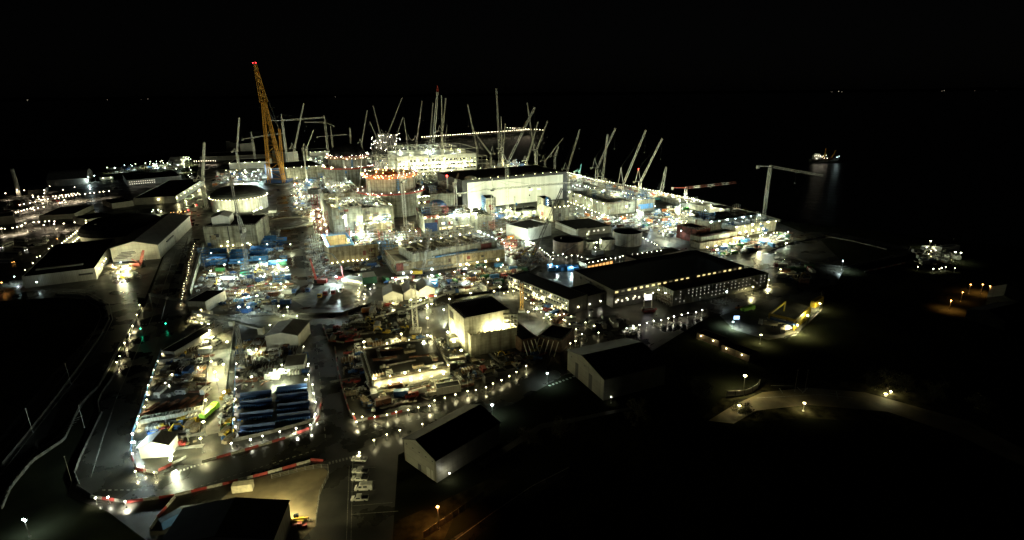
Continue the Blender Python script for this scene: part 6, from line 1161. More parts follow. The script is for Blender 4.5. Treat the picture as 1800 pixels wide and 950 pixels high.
# the very large yellow crane
b = P(487, 324); t = thing('ring_crane', 'enormous yellow twin-legged lattice crane, tallest thing on the site, red-tipped', 'crane', b)
def C_(u, v, dy=0): return at_depth(u, v, b.y + dy) - b
J = C_(463.5, 180, 6)
for sx in (474, 500.5): obj('boom_leg', MB().lattice(C_(sx, 323) * 1 + Vector((0, 0, 1)), J + Vector((-1.5 if sx < 480 else 1.5, 0, 0)), 3.6, 2.6, 4, .62, .38), 'crane_yellow', t)
m = MB()
for k in range(0, 9): f = .06 + k * .105; p1 = C_(474, 323).lerp(J, f); p2 = C_(500.5, 323).lerp(J, f); q1 = C_(474, 323).lerp(J, f + .1); q2 = C_(500.5, 323).lerp(J, f + .1); m.bar(p1, p2, .5); m.bar(p1 if k % 2 else p2, q2 if k % 2 else q1, .5)
obj('cross_brace', m, 'crane_yellow', t); T_ = C_(448, 113, 12); obj('upper_jib', MB().lattice(J, T_, 7.5, 2.6, 4.2, .6, .34), 'crane_yellow', t)
obj('jib_head', MB().box(T_.x, T_.y, T_.z - 1, 4, 3, 3), 'crane_dark', t); add_children_box(t, 'beacon', [T_ + Vector((-1.8, -1.6, 1.2)), T_ + Vector((2, -1.6, 1.2))], (.9, .9, .8), 'l_red')
K_ = C_(491, 227, 40); obj('back_mast', MB().lattice(C_(497, 300, 30), K_, 3.2, 2.2, 4, .5, .3), 'crane_yellow', t); obj('stay_line', MB().bar(K_, T_.lerp(J, .1), .2).bar(K_, C_(500, 312, 60), .25).bar(J, K_, .2), 'cable', t)
obj('strut', MB().bar(C_(454, 189, 6), C_(482, 189, 6), .35), 'crane_dark', t); obj('ring_track', MB().ring(0, 14, 0, 20, 23, 1.6, 48), 'crane_dark', t); obj('carrier', MB().box(0, 10, 1.6, 30, 20, 4).box(-6, 26, 1.6, 12, 10, 9), 'p_navy', t)
H_ = 'hammer'
crane('pale flat-topped tower crane at the far right end of the site', (1342, 385), 296, (1446, 309), (1331, 292), 'crane_white', H_, w=2.2, jw=1.8, apex=None)
crane('red and white striped tower crane on the sea wall', (1204, 353), 333, (1294, 321), (1180, 330), 'crane_white', H_, jm='crane_red', jw=2.6, w=2.4)
crane('thin tower crane whose level jib crosses the white hall front', (867, 403), 336, (996, 322), (803, 341), 'crane_grey', H_, (864, 315), jw=1.3)
crane('slim mast with long raised jib over the hall roof', (892, 383), 289, (940, 189), mt='crane_grey', w=2.4, jw=2.2)
crane('short-jibbed mast just left of the white hall front', (802, 372), 326, (806, 305), mt='crane_white', dy=60, aframe=7)
crane('lattice mast standing before the nearer round building', (713, 402), 322, (694, 284), mt='crane_grey', dy=-12)
crane('mast rising from the long concrete building, jib reaching left', (806, 486), 404, (752, 411), (822, 400), 'steel', H_, jw=.9, w=1.5)
crane('braced mast with lamps standing in the crane yard, no jib', (731, 583), 500, None, mt='crane_white', w=2.4)
crane('short tower crane in the front yard with low sagging jib', (428, 645), 572, (338, 547), (462, 579), 'steel', H_, jw=.9, w=1.3)
crane('tall mast in front of the domed tank, jib straight up', (438, 491), 410, (402, 300), mt='steel', dy=-8, w=1.7, jw=1.5)
crane('dark orange mast in the lane beside the cabin block', (917, 548), 498, None, mt='crane_yellow', w=1.6)
crane('level-jibbed tower crane behind the yellow crane, highest of two', (507, 298), 214, (570.6, 206.6), (474, 212), 'crane_grey', H_, (496, 201), u_top=496, jw=2.0)
crane('level-jibbed tower crane left of the yellow crane, lower of two', (450, 290), 244, (500, 234), (425, 245), 'crane_grey', H_, (446, 232), jw=1.8)
crane('upright pale jib standing alone above the long floodlit shed', (421, 300), 268, (420.6, 207), mt='crane_grey', aframe=6)
crane('dim upright jib beside the haul road left of the domed tank', (364, 368), 318, (359, 251), mt='crane_grey', aframe=6)
crane('leaning jib just right of the yellow crane', (521, 292), 262, (534, 182), mt='crane_grey')
crane('small dim leaning jib right of the yellow crane', (541, 284), 262, (551, 229), mt='crane_grey', jw=1.3)
crane('thick tower crane with legs, level jib to the left', (577, 270), 217, (535, 215), (588, 222), 'crane_grey', H_, (576, 203), w=3.2, jw=1.7)
crane('level-jibbed tower crane left of the black dome', (586, 268), 240, (609, 237), (556, 241), 'crane_grey', H_, (584, 222), jw=1.4)
crane('jib raised in front of the black-domed round building', (623, 330), 296, (615, 225), mt='crane_grey', dy=-10)
for lb, base, vt, tip, kw in [
 ('upright jib between the black dome and the warm scaffold mound', (637, 266), 252, (645.6, 194), {}), ('left-leaning jib above the scaffold mound, taller of two', (671, 263), 236, (656, 186), {}), ('left-leaning jib above the scaffold mound, shorter of two', (664, 263), 242, (650, 214), {'jw': 1.2}), ('long right-leaning jib above the scaffold mound', (683, 263), 238, (707, 172), {}), ('right-leaning arm of the pair meeting in a point', (697, 266), 244, (708, 207), {'jw': 1.3}), ('left-leaning arm of the pair meeting in a point', (717, 268), 246, (710, 207), {'jw': 1.3}),
 ('upright jib left of the thick red-tipped mast', (734, 272), 247, (742, 178), {}), ('wide upright jib touching the thick red-tipped mast', (757, 276), 250, (761, 181), {'jw': 2.2}), ('slender jib just right of the red-tipped mast', (779, 306), 262, (776, 168), {'jw': 1.2}), ('jib leaning right beside the red-tipped mast', (780, 306), 232, (784, 173), {'mast': True, 'jw': 2.0}), ('short jib low beside the red-tipped mast', (783, 272), 250, (786, 220), {'jw': 1.2}),
 ('jib leaning left over the white frame building', (840, 288), 262, (822, 184), {}), ('jib leaning far left before the jetty lights', (863, 290), 272, (833, 231), {'aframe': 14}), ('slender jib right of the tallest pale mast', (884, 292), 270, (888, 217), {'jw': 1.3}), ('dim jib directly behind the tallest pale mast', (882, 288), 262, (881, 205), {'jw': 1.2}),
 ('left-leaning jib crossing another above the hall roof', (941, 290), 274, (926.5, 181), {}), ('right-leaning jib behind the crossed pair above the hall', (926, 292), 284, (945.5, 215), {}), ('right-leaning jib with bulky tower above the hall roof', (943, 292), 264, (962.5, 213), {'w': 3}), ('jib leaning right over the right end of the hall roof', (958, 294), 284, (990, 243), {'jw': 1.3}), ('thick stub mast above the right end of the hall roof', (975, 302), 276, (981.5, 258), {'jw': 2.6}),
 ('long jib rising from behind the right corner of the hall', (997, 320), 299, (1019, 228), {}), ('short teal jib on the shore right of the hall', (1018, 310), 303, (1022, 289), {'mt': 'crane_teal', 'jw': 1.3, 'aframe': 5}), ('pale crane with tall white tower and long right-leaning jib', (1048, 326), 297, (1082, 225), {'mt': 'crane_white', 'w': 3, 'aframe': 14}), ('near-upright jib with glaring lamp at its foot', (1058, 326), 312, (1068, 236), {'mt': 'crane_white', 'jw': 2.2}), ('long dim jib leaning right over the seaward blocks', (1094, 336), 326, (1135.6, 229), {'jw': 2.4, 'aframe': 22}), ('right-leaning jib with red-lit frame over the seaward yard', (1124, 341), 321, (1164, 244), {'beacon': True, 'mt': 'crane_white', 'w': 3, 'aframe': 16})]:
    crane(lb, base, vt, tip, **{**dict(mt='crane_grey'), **kw})
crane('tallest pale mast above the hall roof, near upright', (879, 302), 250, (872.5, 156), mt='crane_white', w=4.0, jw=2.6)
crane('thick upright lattice mast with a red tip, centre of the skyline', (763, 288), 252, (769, 162), mt='crane_white', w=4.6, jw=4.4, aframe=4)
b = P(763, 288); q = at_depth(769, 161, b.y); 
t = thing('mast_tip', 'red tapered tip on the thick central lattice mast', 'mast tip', q); obj('cone', MB().lattice((0, 0, -.5), (0.4, 0, 9), 3.4, .6, 2, .4, .3), 'crane_red', t)
def boom(lb, base, tip, mt, w=1.4, body='crane_red', dy=0, name='crawler_crane'):
    b = P(*base); t = thing(name, lb, 'crane', b); tp = at_depth(tip[0], tip[1], b.y + dy) - b; hd = Vector((tp.x, tp.y, 0)).normalized() if Vector((tp.x, tp.y, 0)).length > .1 else Vector((1, 0, 0)); rz = math.atan2(hd.y, hd.x)
    for s in (-1, 1): o = Vector((-hd.y, hd.x, 0)) * 2.2 * s; obj('track', MB().box(o.x, o.y, 0, 7, 1.1, 1.2, rz), 'rubber', t)
    obj('body', MB().box(-hd.x * 1.5, -hd.y * 1.5, 1.2, 7, 3.4, 2.4, rz), body, t); obj('cab', MB().box(hd.x * 2 - hd.y * 1.2, hd.y * 2 + hd.x * 1.2, 1.3, 1.8, 1.4, 2.2, rz), 'glass_dark', t); r0 = hd * 1.8 + Vector((0, 0, 2.4)); obj('boom', MB().lattice(r0, tp, w, w * .55, 2.2, .24, .15), mt, t)
    bk = -hd * 4 + Vector((0, 0, 6.5)); obj('back_mast', MB().bar(r0, bk, .35), mt, t); obj('stay_line', MB().bar(bk, tp, .09), 'cable', t); e = tp - Vector((0, 0, tp.z * .6)); obj('hook_block', MB().bar(tp, e, .07).box(e.x, e.y, e.z, .7, .7, 1), 'cable', t); return t
boom('crawler crane with dark lattice boom leaning over the dug ground', (922, 478), (988, 331), 'crane_dark', 2.2, 'p_dark_green'); boom('teal-based crane with leaning pale lattice boom by the sea wall', (1157, 353), (1171, 294), 'crane_white', 3.2, 'p_teal')
boom('lattice boom leaning left before the low cream block', (647, 437), (630, 393), 'steel', 1.5); boom('lattice boom in front of the framed building', (738, 484), (758, 404), 'steel', 1.6, 'p_yellow'); boom('red crane with small raised boom beside the gable warehouse', (244, 470), (252, 440), 'crane_red', 1.6, 'p_red'); boom('thin boom over the plain cream hall', (903, 402), (921, 362), 'crane_dark', .8, 'p_grey'); boom('red mobile crane with low boom in the rebar yard', (562, 500), (545, 455), 'crane_red', .9, 'p_red')
boom('pale boom crane between the two round buildings', (628, 352), (636, 277), 'crane_white', 1.3, 'p_white')
b = P(604, 492); t = thing('concrete_pump', 'red concrete pump with arched dark boom beside the ring of parked lorries', 'concrete pump', b); obj('body', MB().box(-1, 0, .6, 9, 2.4, 1.8), 'p_red', t); obj('cab', MB().box(4.6, 0, .7, 2, 2.4, 2.4), 'p_white', t); obj('outrigger', MB().bar((-3, -4, .3), (-3, 4, .3), .4).bar((3, -4, .3), (3, 4, .3), .4), 'p_yellow', t)
q1, q2, q3 = (at_depth(u, v, b.y) - b for u, v in ((600, 468), (584, 447), (567, 442))); obj('mast', MB().bar((0, 0, 2), q1, .9), 'p_red', t); obj('boom', MB().bar(q1, q2, .5).bar(q2, q3, .4).bar(q3, q3 - Vector((0, 0, 4)), .3), 'crane_dark', t)
# ---------------------------------------------------------------- barriers and fences
def path(px, step):
    pts = [P(*x) for x in px]; out = []; acc = 0
    for a, b in zip(pts, pts[1:]):
        L = (b - a).length
        if L < .01: continue
        s = acc
        while s < L: out.append((a.lerp(b, s / L), ang(a, b))); s += step
        acc = s - L
    return out
def barrier(px, where, kind='rw'):
    for i, (p, r) in enumerate(path(px, 4.5 if kind == 'rw' else 10)):
        k = ('red' if i % 2 else 'white') if kind == 'rw' else 'grey'
        put('barrier_' + k, p + Vector((0, 0, .05)), r + math.pi / 2 * (-1), ('red plastic barrier ' if k == 'red' else 'white plastic barrier ' if k == 'white' else 'grey concrete barrier ') + where, 'barrier', k + ' barriers ' + where, True, scale=(.7, 1, .75))
barrier([(170, 876), (223, 884), (300, 874), (399, 851), (470, 833), (552, 810), (568, 811)], 'along the front kerb of the lit lot')
barrier([(368, 810), (440, 790), (500, 772), (550, 752), (560, 735), (566, 700)], 'round the corner of the front yard'); barrier([(230, 798), (241, 826), (272, 832), (317, 810)], 'round the tip of the front yard')
barrier([(589, 614), (594, 650), (604, 690), (614, 722), (627, 742), (680, 731), (735, 718)], 'round the near corner of the crane yard'); barrier([(568, 575), (578, 600), (600, 603), (630, 598), (634, 585)], 'round the small plant yard'); barrier([(720, 690), (770, 682)], 'beside the dark-roofed cream cabin'); barrier([(850, 650), (900, 640), (960, 622)], 'along the crane yard kerb')
barrier([(300, 884), (282, 905), (262, 935)], 'down the side of the lit lot'); barrier([(1523, 478), (1560, 470), (1592, 463)], 'along the dark sea road'); barrier([(330, 420), (300, 500), (284, 560)], 'down the inner side of the haul road', 'g')
barrier([(109, 519), (156, 521), (187, 538), (192, 562), (175, 595), (142, 642), (95, 704), (47, 765), (0, 822)], 'round the dark western loop', 'g'); barrier([(246, 545), (225, 600), (205, 655), (180, 690), (172, 708), (176, 732), (142, 803), (131, 832), (142, 860), (171, 878)], 'along the outer side of the haul road', 'g')
barrier([(400, 556), (450, 557), (520, 553), (600, 552), (650, 535)], 'along the cross road below the turning ring', 'g'); barrier([(1360, 440), (1390, 428), (1450, 416), (1500, 425), (1560, 440), (1600, 436), (1590, 450), (1480, 470), (1420, 462), (1370, 446)], 'round the dark sea road loop', 'g'); barrier([(1445, 516), (1440, 545), (1405, 585), (1370, 598)], 'round the loading apron', 'g'); barrier([(400, 510), (470, 500), (505, 488)], 'across the formwork yard', 'rw')
def fence(lb, px, h, mt, cat='fence', th=.08, post=2.6, name='fence'):
    pts = path(px, post); o = pts[0][0]; t = thing(name, lb, cat, o); m = MB(); po = MB()
    for (a, _), (b, _) in zip(pts, pts[1:]):
        if th < .05:
            for e in (.15, .55, 1): m.bar(a - o + Vector((0, 0, h * e)), b - o + Vector((0, 0, h * e)), .07)
        else: m.bar(a - o + Vector((0, 0, h / 2 + .1)), b - o + Vector((0, 0, h / 2 + .1)), th, h)
        po.bar(a - o, a - o + Vector((0, 0, h + .25)), .16)
    obj('panel', m, mt, t); obj('post', po, 'steel', t)
fence('blue-tinted panel fence round the tip of the front yard', [(284, 618), (264, 676), (246, 730), (234, 765), (231, 797), (241, 824)], 1.6, 'p_sky_blue'); fence('panel fence down the middle of the front yard', [(416, 590), (414, 664), (410, 740), (409, 776)], 1.6, 'p_sky_blue'); fence('pale panel fence round the blue trough yard', [(410, 778), (480, 762), (552, 742), (557, 715), (540, 650), (522, 560), (470, 553)], 1.4, 'p_grey')
fence('pale panels on the left side of the lit street', [(378, 560), (368, 640), (360, 700), (350, 765)], 1.3, 'canvas'); fence('pale panels on the right side of the lit street', [(412, 570), (404, 640), (394, 720), (386, 770)], 1.3, 'canvas'); fence('brown fence lit orange near the bottom edge', [(745, 948), (800, 910), (860, 868)], 2.4, 'timber'); fence('mesh fence round the warm lit lot', [(478, 842), (540, 826), (577, 822), (578, 838), (562, 870), (555, 925)], 1.4, 'steel', th=.03)
fence('dark embankment wall between the western roads', [(244, 548), (208, 614), (175, 680), (142, 713), (114, 775), (57, 813), (19, 860), (0, 905)], 1.1, 'barrier_grey', 'wall', .4, name='embankment_wall'); fence('handrail fence above the cross road', [(405, 560), (470, 553), (520, 550)], 1.5, 'p_white', th=.04); fence('white-panelled fence behind the crane yard', [(660, 560), (720, 545), (780, 520), (840, 508)], 1.2, 'canvas')
# ---------------------------------------------------------------- rows of small lamps on the fences
fr = [(272, 649), (268, 662), (263, 676), (259, 690), (256, 703), (252, 716), (246, 730), (242, 742), (230, 798), (241, 826)]
lamps('fence', fr + [(251, 822), (272, 829), (284, 622), (279, 634)], 2.6, 'on the road-side fence of the front yard', 'white lamp on a post', kk=2.2)
lamps('fencew', [(409, 777), (411, 752), (412, 735), (413, 716), (413, 700), (414, 682), (414, 664), (415, 640), (437, 774), (463, 766), (489, 760), (519, 754), (543, 748), (556, 726), (556, 708), (552, 690), (548, 676), (543, 658), (540, 640), (533, 610), (528, 590), (522, 565)], 2.6, 'round the blue trough yard', 'white lamp on a fence', kk=2)
lamps('fence', [(659, 731), (679, 728), (698, 724.5), (717, 722), (736, 717), (755, 713), (766, 703), (784, 698), (802, 694), (820, 689), (837, 684), (853, 680), (868, 674), (882, 668), (895, 660), (906, 653), (926, 642), (638, 733), (620, 727), (626, 740)], 2.6, 'on the kerb fence of the crane yard', 'warm lamp on a fence')
lamps('fence', [(656, 773), (678, 764), (700, 757), (743, 745), (630, 797)], 3, 'on the kerb left of the pale storage shed', 'bright lamp', kk=.8); lamps('fencew', [(172, 872), (191, 875), (218, 884)], 2.6, 'at the outer bend of the haul road', 'bright lamp on a barrier', kk=3)
lamps('fence', [(246, 535.5), (239, 554), (232, 573), (226.5, 588), (219, 603), (209, 626.5), (205, 635)], 3, 'on the outer kerb of the haul road', 'white lamp on a post', kk=4)
lamps('fencew', [(641, 517), (650, 508), (656, 500), (646, 493), (640, 488), (632, 484)], 2, 'round the turning ring', 'lamp on a post'); lamps('fence', [(630 + random.uniform(-4, 12), 490 + i * 4) for i in range(10)], 2, 'round the turning ring', 'lamp on a post'); lamps('twin_cool', [(592, 486)], 5, 'at the foot of the red concrete pump')
lamps(['flood_white', 'flood_warm'], [(368, 569), (368, 582), (372, 635), (377, 655), (355, 770), (371, 610), (366, 600), (352, 545), (349, 553), (391, 690), (360, 740), (393, 640), (402, 600), (383, 668), (358, 705)], 6, 'along the lit street of the front yard', kk=.9); lamps('flood_white', [(437, 616), (452, 614), (496, 643), (484, 651), (495, 655), (475, 657), (506, 651), (440, 663), (536, 669), (474, 571), (500, 555), (522, 556)], 4, 'behind the blue troughs', kk=.4)
lamps(['flood_white', 'flood_cool'], [(486, 481), (475, 500), (510, 430), (435, 428), (418, 461), (455, 456), (470, 430), (395, 465), (412, 490), (457, 485), (462, 487), (505, 470), (401, 425), (372, 445), (500, 505), (452, 520), (415, 515), (505, 540), (488, 539), (436, 540), (385, 500), (420, 540)], 7, 'in the formwork yard', kk=.7)
lamps(['flood_warm', 'flood_white'], [(740, 527), (766, 520), (790, 525), (828, 516), (846, 524), (868, 512), (760, 535), (780, 545), (830, 500), (835, 480), (857, 497), (745, 600), (705, 588), (690, 600), (640, 602), (750, 560), (750, 590), (800, 478), (816, 482), (853, 470), (885, 466), (717, 488), (698, 491), (690, 489), (758, 484), (774, 482), (900, 500), (880, 505)], 6, 'in the yards below the long concrete building', kk=.55)
# ---------------------------------------------------------------- loose things in the yards
zr = ang(P(413, 700), P(555, 690)); zm = ang(P(696, 463, 9), P(887, 438, 9))
for i, (u, v) in enumerate([(452, 758), (450, 735), (449, 714), (449, 699), (516, 737), (515, 719), (514, 702), (513, 688)]): loose('trough_navy', P(u, v) + Vector((0, 0, .1)), ang(P(427, 758), P(474, 752)), 'in the fenced yard by the cross road', (.95, .85, .6))
for i, (u, v) in enumerate([(382, 466), (382, 455), (383, 445), (419, 464), (420, 455), (420, 446), (455, 459), (455, 449), (455, 440), (472, 422), (488, 466), (490, 425)]): loose('trough_blue', P(u, v) + Vector((0, 0, .1)), ang(P(364, 467), P(400, 465)), 'below the broad ribbed concrete block')
put('lorry_lime', P(371, 728) + Vector((0, 0, .1)), 1.45, 'bright lime green lorry on the lit street of the front yard', 'lorry'); put('exc_yellow', P(290, 770) + Vector((0, 0, .1)), .7, 'yellow excavator near the white gabled tent', 'excavator'); put('exc_yellow', P(678, 588) + Vector((0, 0, .1)), 3.0, 'yellow excavator by the foot of the braced mast', 'excavator'); put('exc_yellow', P(658, 572) + Vector((0, 0, .1)), 2.6, 'yellow excavator in the dark behind the small plant yard', 'excavator')
for i in range(9): loose('frame', P(*row((258, 742), (346, 726), 9)[i]) + Vector((0, 0, .1)), ang(P(258, 742), P(346, 726)), 'in a row across the front yard')
for a, b, n in (((262, 722), (350, 706), 6), ):
    for q in row(a, b, n): loose('rebar_brown', P(*q) + Vector((0, 0, .1)), 1.4, 'in the red rows of the front yard')
for i, q in enumerate(row((283, 692), (322, 686), 6)): loose('pipes', P(*q) + Vector((0, 0, .1)), 1.1, 'lying slanted in the front yard')
put('form_ply', P(448, 608) + Vector((0, 0, .1)), zr, 'broad orange plywood deck before the open-sided shed', 'formwork', scale=(2.2, 3, .8)); X = Bld('site_office', 'white pitched site office beside the open-sided shed', 'cabin', (499, 645), (534, 641), (532, 622), 3.4, 'clad_white', 'canvas', .1); put('cont_rust', P(508, 611) + Vector((0, 0, .1)), 1.4, 'red container with white stripes by the open-sided shed', 'container')
for u, v, r in ((381.6, 606, 1.4), (385, 578, 1.45), (375, 600, 1.5), (384, 640, 1.5), (363, 690, 1.5), (530, 577, 1.6)): loose('van_white', P(u, v) + Vector((0, 0, .1)), r, 'on the lit street of the front yard')
for u, v, k, r in ((588, 516, 'lorry_red', -1.5), (600, 512, 'lorry_white', -1.4), (565, 522, 'lorry_yellow', -1.5), (520, 514, 'lorry_blue', -1.5), (544, 512, 'lorry_blue', -1.5), (574, 518, 'lorry_red', -1.5)): loose(k, P(u, v) + Vector((0, 0, .15)), r, 'parked on the turning ring')
mix = {'pal_white|pal_wood|pal_grey|pal_grey|pal_wood|pal_blue': 16, 'form_grey|form_ply|form_brown': 6, 'rebar_grey|rebar_brown': 5}
def ms(k, **extra): return {**{a: max(1, int(b * k)) for a, b in mix.items()}, **extra}
scatter('in the front yard left of the lit street', [(292, 625), (366, 600), (352, 690), (268, 700)], ms(1.6, **{'cont_grey|cont_white|cont_blue': 7, 'van_white|van_grey': 5, 'skip_yellow|skip_green': 3, 'gen': 2, 'cont_rust': 2}), .06, zr); scatter('near the white gabled tent', [(262, 750), (345, 735), (345, 785), (300, 795), (262, 770)], {'pal_yel|pal_wood|pal_red': 9, 'rebar_grey': 5, 'skip_blue|skip_yellow': 3, 'form_grey': 3}, .06, zr)
scatter('beside the head of the front yard', [(338, 553), (372, 552), (368, 600), (325, 612)], {'cabin_white|cabin_grey': 5, 'cont_white|cont_blue': 3, 'van_white': 3, 'pal_white': 6}, .06, 1.45); scatter('behind the blue troughs', [(420, 600), (525, 590), (540, 655), (416, 690)], ms(1.2, **{'cont_blue|cont_white': 4, 'scaf_b': 3, 'skip_yellow': 1, 'van_white': 3, 'form_grey': 6}), .06, zr)
scatter('on the strip right of the front yard street', [(394, 690), (411, 690), (408, 776), (388, 776)], {'pal_wood|pal_white|pal_yel|pal_grey': 16, 'skip_green': 1}, .06, 1.45)
scatter('in the formwork yard', [(362, 472), (500, 466), (512, 525), (405, 545), (338, 518)], ms(2.2, **{'cont_blue|cont_rust|cont_green|cont_white': 8, 'gen': 3, 'exc_yellow': 2, 'scaf_b|scaf_blue': 3, 'van_white': 4, 'cabin_white': 3}), .06, zr); scatter('at the foot of the broad ribbed concrete block', [(360, 440), (500, 432), (500, 464), (358, 470)], {'pal_white|pal_blue': 10, 'form_blue': 6, 'scaf_blue': 4}, .06, zr)
scatter('by the lower edge of the formwork yard', [(408, 530), (500, 515), (505, 548), (408, 556)], {'cont_blue|cont_white': 5, 'pal_blue|pal_white': 8, 'cabin_white': 2, 'form_blue': 3}, .06, .1)
scatter('in the rebar yard beside the haul road', [(537, 415), (575, 425), (600, 480), (552, 500), (542, 460)], ms(1.8, **{'rebar_brown|rebar_grey': 16, 'exc_yellow|exc_red': 2, 'cont_rust|cont_grey': 3}), .06, 1.2); scatter('left of the yellow crane pad', [(462, 395), (490, 395), (495, 440), (462, 432)], {'form_blue': 3, 'pal_white|pal_blue': 8, 'cont_grey': 3, 'skip_blue': 1}, .06, .1)
scatter('between the haul road and the red scaffold tower', [(512, 345), (556, 340), (560, 400), (535, 400), (520, 370)], ms(2, **{'scaf_a|scaf_b': 5, 'cont_rust|cont_orange|cont_grey': 6, 'rebar_brown': 8, 'exc_yellow': 1}), .06, 1.3)
scatter('in the lit strip behind the red scaffold tower', [(508, 318), (575, 318), (575, 345), (520, 345)], {'scaf_a|scaf_b|scaf_blue|scaf_red': 9, 'pal_white|pal_blue|pal_red': 16, 'cont_white|cont_blue|cont_orange': 8, 'silo': 4}, .06, .1)
scatter('on the yard before the long concrete building', [(700, 492), (890, 466), (920, 480), (895, 505), (770, 525), (770, 505), (664, 500)], ms(1.5, **{'cont_blue|cont_green|cont_rust|cont_white|cont_sky_blue': 12, 'van_white|van_red|van_grey': 8, 'lorry_red|lorry_blue|lorry_white': 3, 'tank': 2, 'cabin_white': 2, 'skip_red|skip_green': 4, 'tele_red|tele_yellow': 3, 'gen': 3}), .06, zm)
scatter('in the dug ground by the crawler crane', [(897, 442), (942, 432), (958, 460), (915, 488)], {'rebar_brown|rebar_grey': 14, 'exc_yellow|exc_orange': 3, 'pal_wood': 6, 'form_brown': 4}, .08, 1); scatter('in the crane yard', [(640, 600), (740, 590), (782, 600), (820, 640), (930, 612), (985, 580), (940, 640), (795, 692), (640, 728), (606, 690), (602, 625)], ms(1.8, **{'van_white|van_red|pick_white': 9, 'skip_red|skip_yellow|skip_blue': 6, 'exc_yellow': 2, 'tele_red|tele_yellow': 3, 'cont_grey|cont_rust': 4, 'gen': 3, 'tank': 1, 'lorry_white': 2}), .06, zm)
scatter('in the small plant yard', [(572, 580), (590, 572), (632, 582), (628, 598), (600, 602), (580, 598)], {'pick_red': 2, 'tele_red': 1, 'skip_red': 1, 'pal_red': 2, 'pal_grey|pal_wood': 4}, .05, .2); scatter('behind the small plant yard', [(600, 560), (720, 545), (720, 580), (640, 590), (600, 575)], {'tele_yellow': 1, 'cont_grey': 2, 'pal_white|pal_grey': 8, 'van_white': 3, 'rebar_grey': 4}, .06, .1)
scatter('in the lane beside the cabin block', [(912, 508), (930, 500), (994, 556), (985, 572), (950, 548)], {'cont_blue|cont_rust|cont_white': 4, 'pal_blue|pal_red|pal_white|pal_wood': 14, 'skip_red|skip_blue': 4, 'van_white': 2, 'gen': 2}, .06, .8); scatter('before the domed tents', [(640, 540), (690, 532), (770, 520), (770, 530), (690, 548), (650, 555)], {'cont_grey': 2, 'skip_red': 2, 'pal_white|pal_grey': 6, 'van_white': 2}, .06, .1)
scatter('round the feet of the central blocks', [(640, 440), (700, 425), (735, 432), (700, 447), (670, 470), (630, 478), (600, 475), (640, 462)], ms(1.6, **{'cont_grey|cont_blue|cont_white': 5, 'scaf_a|scaf_b': 4, 'rebar_brown': 8, 'tele_red': 1}), .06, zm); scatter('between the low cream block and the long building', [(600, 415), (690, 412), (726, 408), (738, 425), (670, 432), (626, 430)], ms(2, **{'scaf_a|scaf_blue|scaf_red': 7, 'cont_white|cont_blue|cont_green': 6, 'pal_white|pal_blue|pal_red': 18}), .06, zm)
scatter('at the foot of the white hall front', [(818, 376), (990, 372), (1000, 392), (975, 392), (942, 382), (905, 388), (872, 408), (866, 392), (850, 382)], ms(1.4, **{'scaf_a|scaf_b|scaf_blue': 7, 'cont_blue|cont_white|cont_rust': 7, 'lorry_white': 2}), .06, zm); scatter('right of the long concrete building', [(868, 412), (905, 405), (925, 428), (945, 432), (900, 442), (893, 455)], {'cont_orange|cont_red' if 0 else 'cont_orange|cont_rust': 3, 'exc_orange': 1, 'pal_red|pal_white|pal_wood': 12, 'scaf_red': 2, 'tele_red': 2, 'van_white': 3}, .06, zm)
scatter('on the ground by the tank group', [(1005, 372), (1060, 384), (1120, 382), (1140, 410), (1080, 400), (1012, 388)], {'cont_rust|cont_grey|cont_orange': 7, 'pal_white|pal_wood': 10, 'van_white': 4, 'rebar_brown': 5, 'lorry_red': 2}, .06, zm); scatter('in the seaward yard', [(1125, 380), (1200, 365), (1246, 382), (1225, 402), (1180, 418), (1130, 404)], ms(2.4, **{'scaf_a|scaf_b|scaf_blue': 8, 'cont_white|cont_blue|cont_orange|cont_green': 12, 'lorry_white|lorry_yellow': 3, 'silo': 2, 'cabin_white': 4}), .06, .4)
scatter('on the strip under the sea wall lamps', [(1002, 308), (1120, 333), (1250, 362), (1230, 370), (1150, 348), (1080, 330), (1000, 320)], {'pal_white|pal_yel|pal_red': 22, 'cont_white|cont_rust|cont_orange|cont_cream': 14, 'form_ply': 8, 'scaf_b': 5}, .06, -.5); scatter('in the yard below the low lamp-washed wall', [(1240, 440), (1315, 424), (1365, 412), (1390, 410), (1392, 424), (1310, 446), (1258, 454)], ms(1.3, **{'cont_white|cont_green|cont_rust|cont_blue|cont_sky_blue': 10, 'skip_green|skip_red|skip_blue': 5, 'van_white': 5, 'cabin_white|cabin_dark_green': 4, 'tele_red': 2, 'exc_red': 1}), .06, .2)
scatter('in the rear yard behind the nearer round building', [(650, 320), (690, 318), (770, 308), (780, 300), (780, 340), (740, 350)], {'scaf_a|scaf_b': 8, 'pal_white|pal_blue': 14, 'cont_white|cont_grey': 6}, .06, zm); scatter('behind the domed tank', [(384, 305), (468, 303), (472, 318), (400, 322), (372, 330)], {'cont_white|cont_blue|cont_orange|cont_rust': 10, 'cabin_white': 6, 'pal_white|pal_red': 12, 'scaf_b': 3}, .06, .1)
scatter('before the dark end of the domed tank', [(363, 388), (450, 388), (480, 372), (500, 372), (462, 395), (446, 396)], {'cabin_white|cabin_grey': 4, 'cont_grey|cont_white|cont_green': 4, 'pal_white': 6}, .06, .1); scatter('along the road below the cabin block', [(1000, 560), (1090, 562), (1110, 568), (1010, 585)], {'van_white|van_grey': 5, 'cabin_white': 3, 'cont_white': 2, 'car_grey|car_white': 5}, .06, .1); scatter('on the bays by the tall shed', [(1095, 582), (1120, 576), (1120, 588), (1100, 592)], {'car_grey|car_white': 5}, .05, .8)
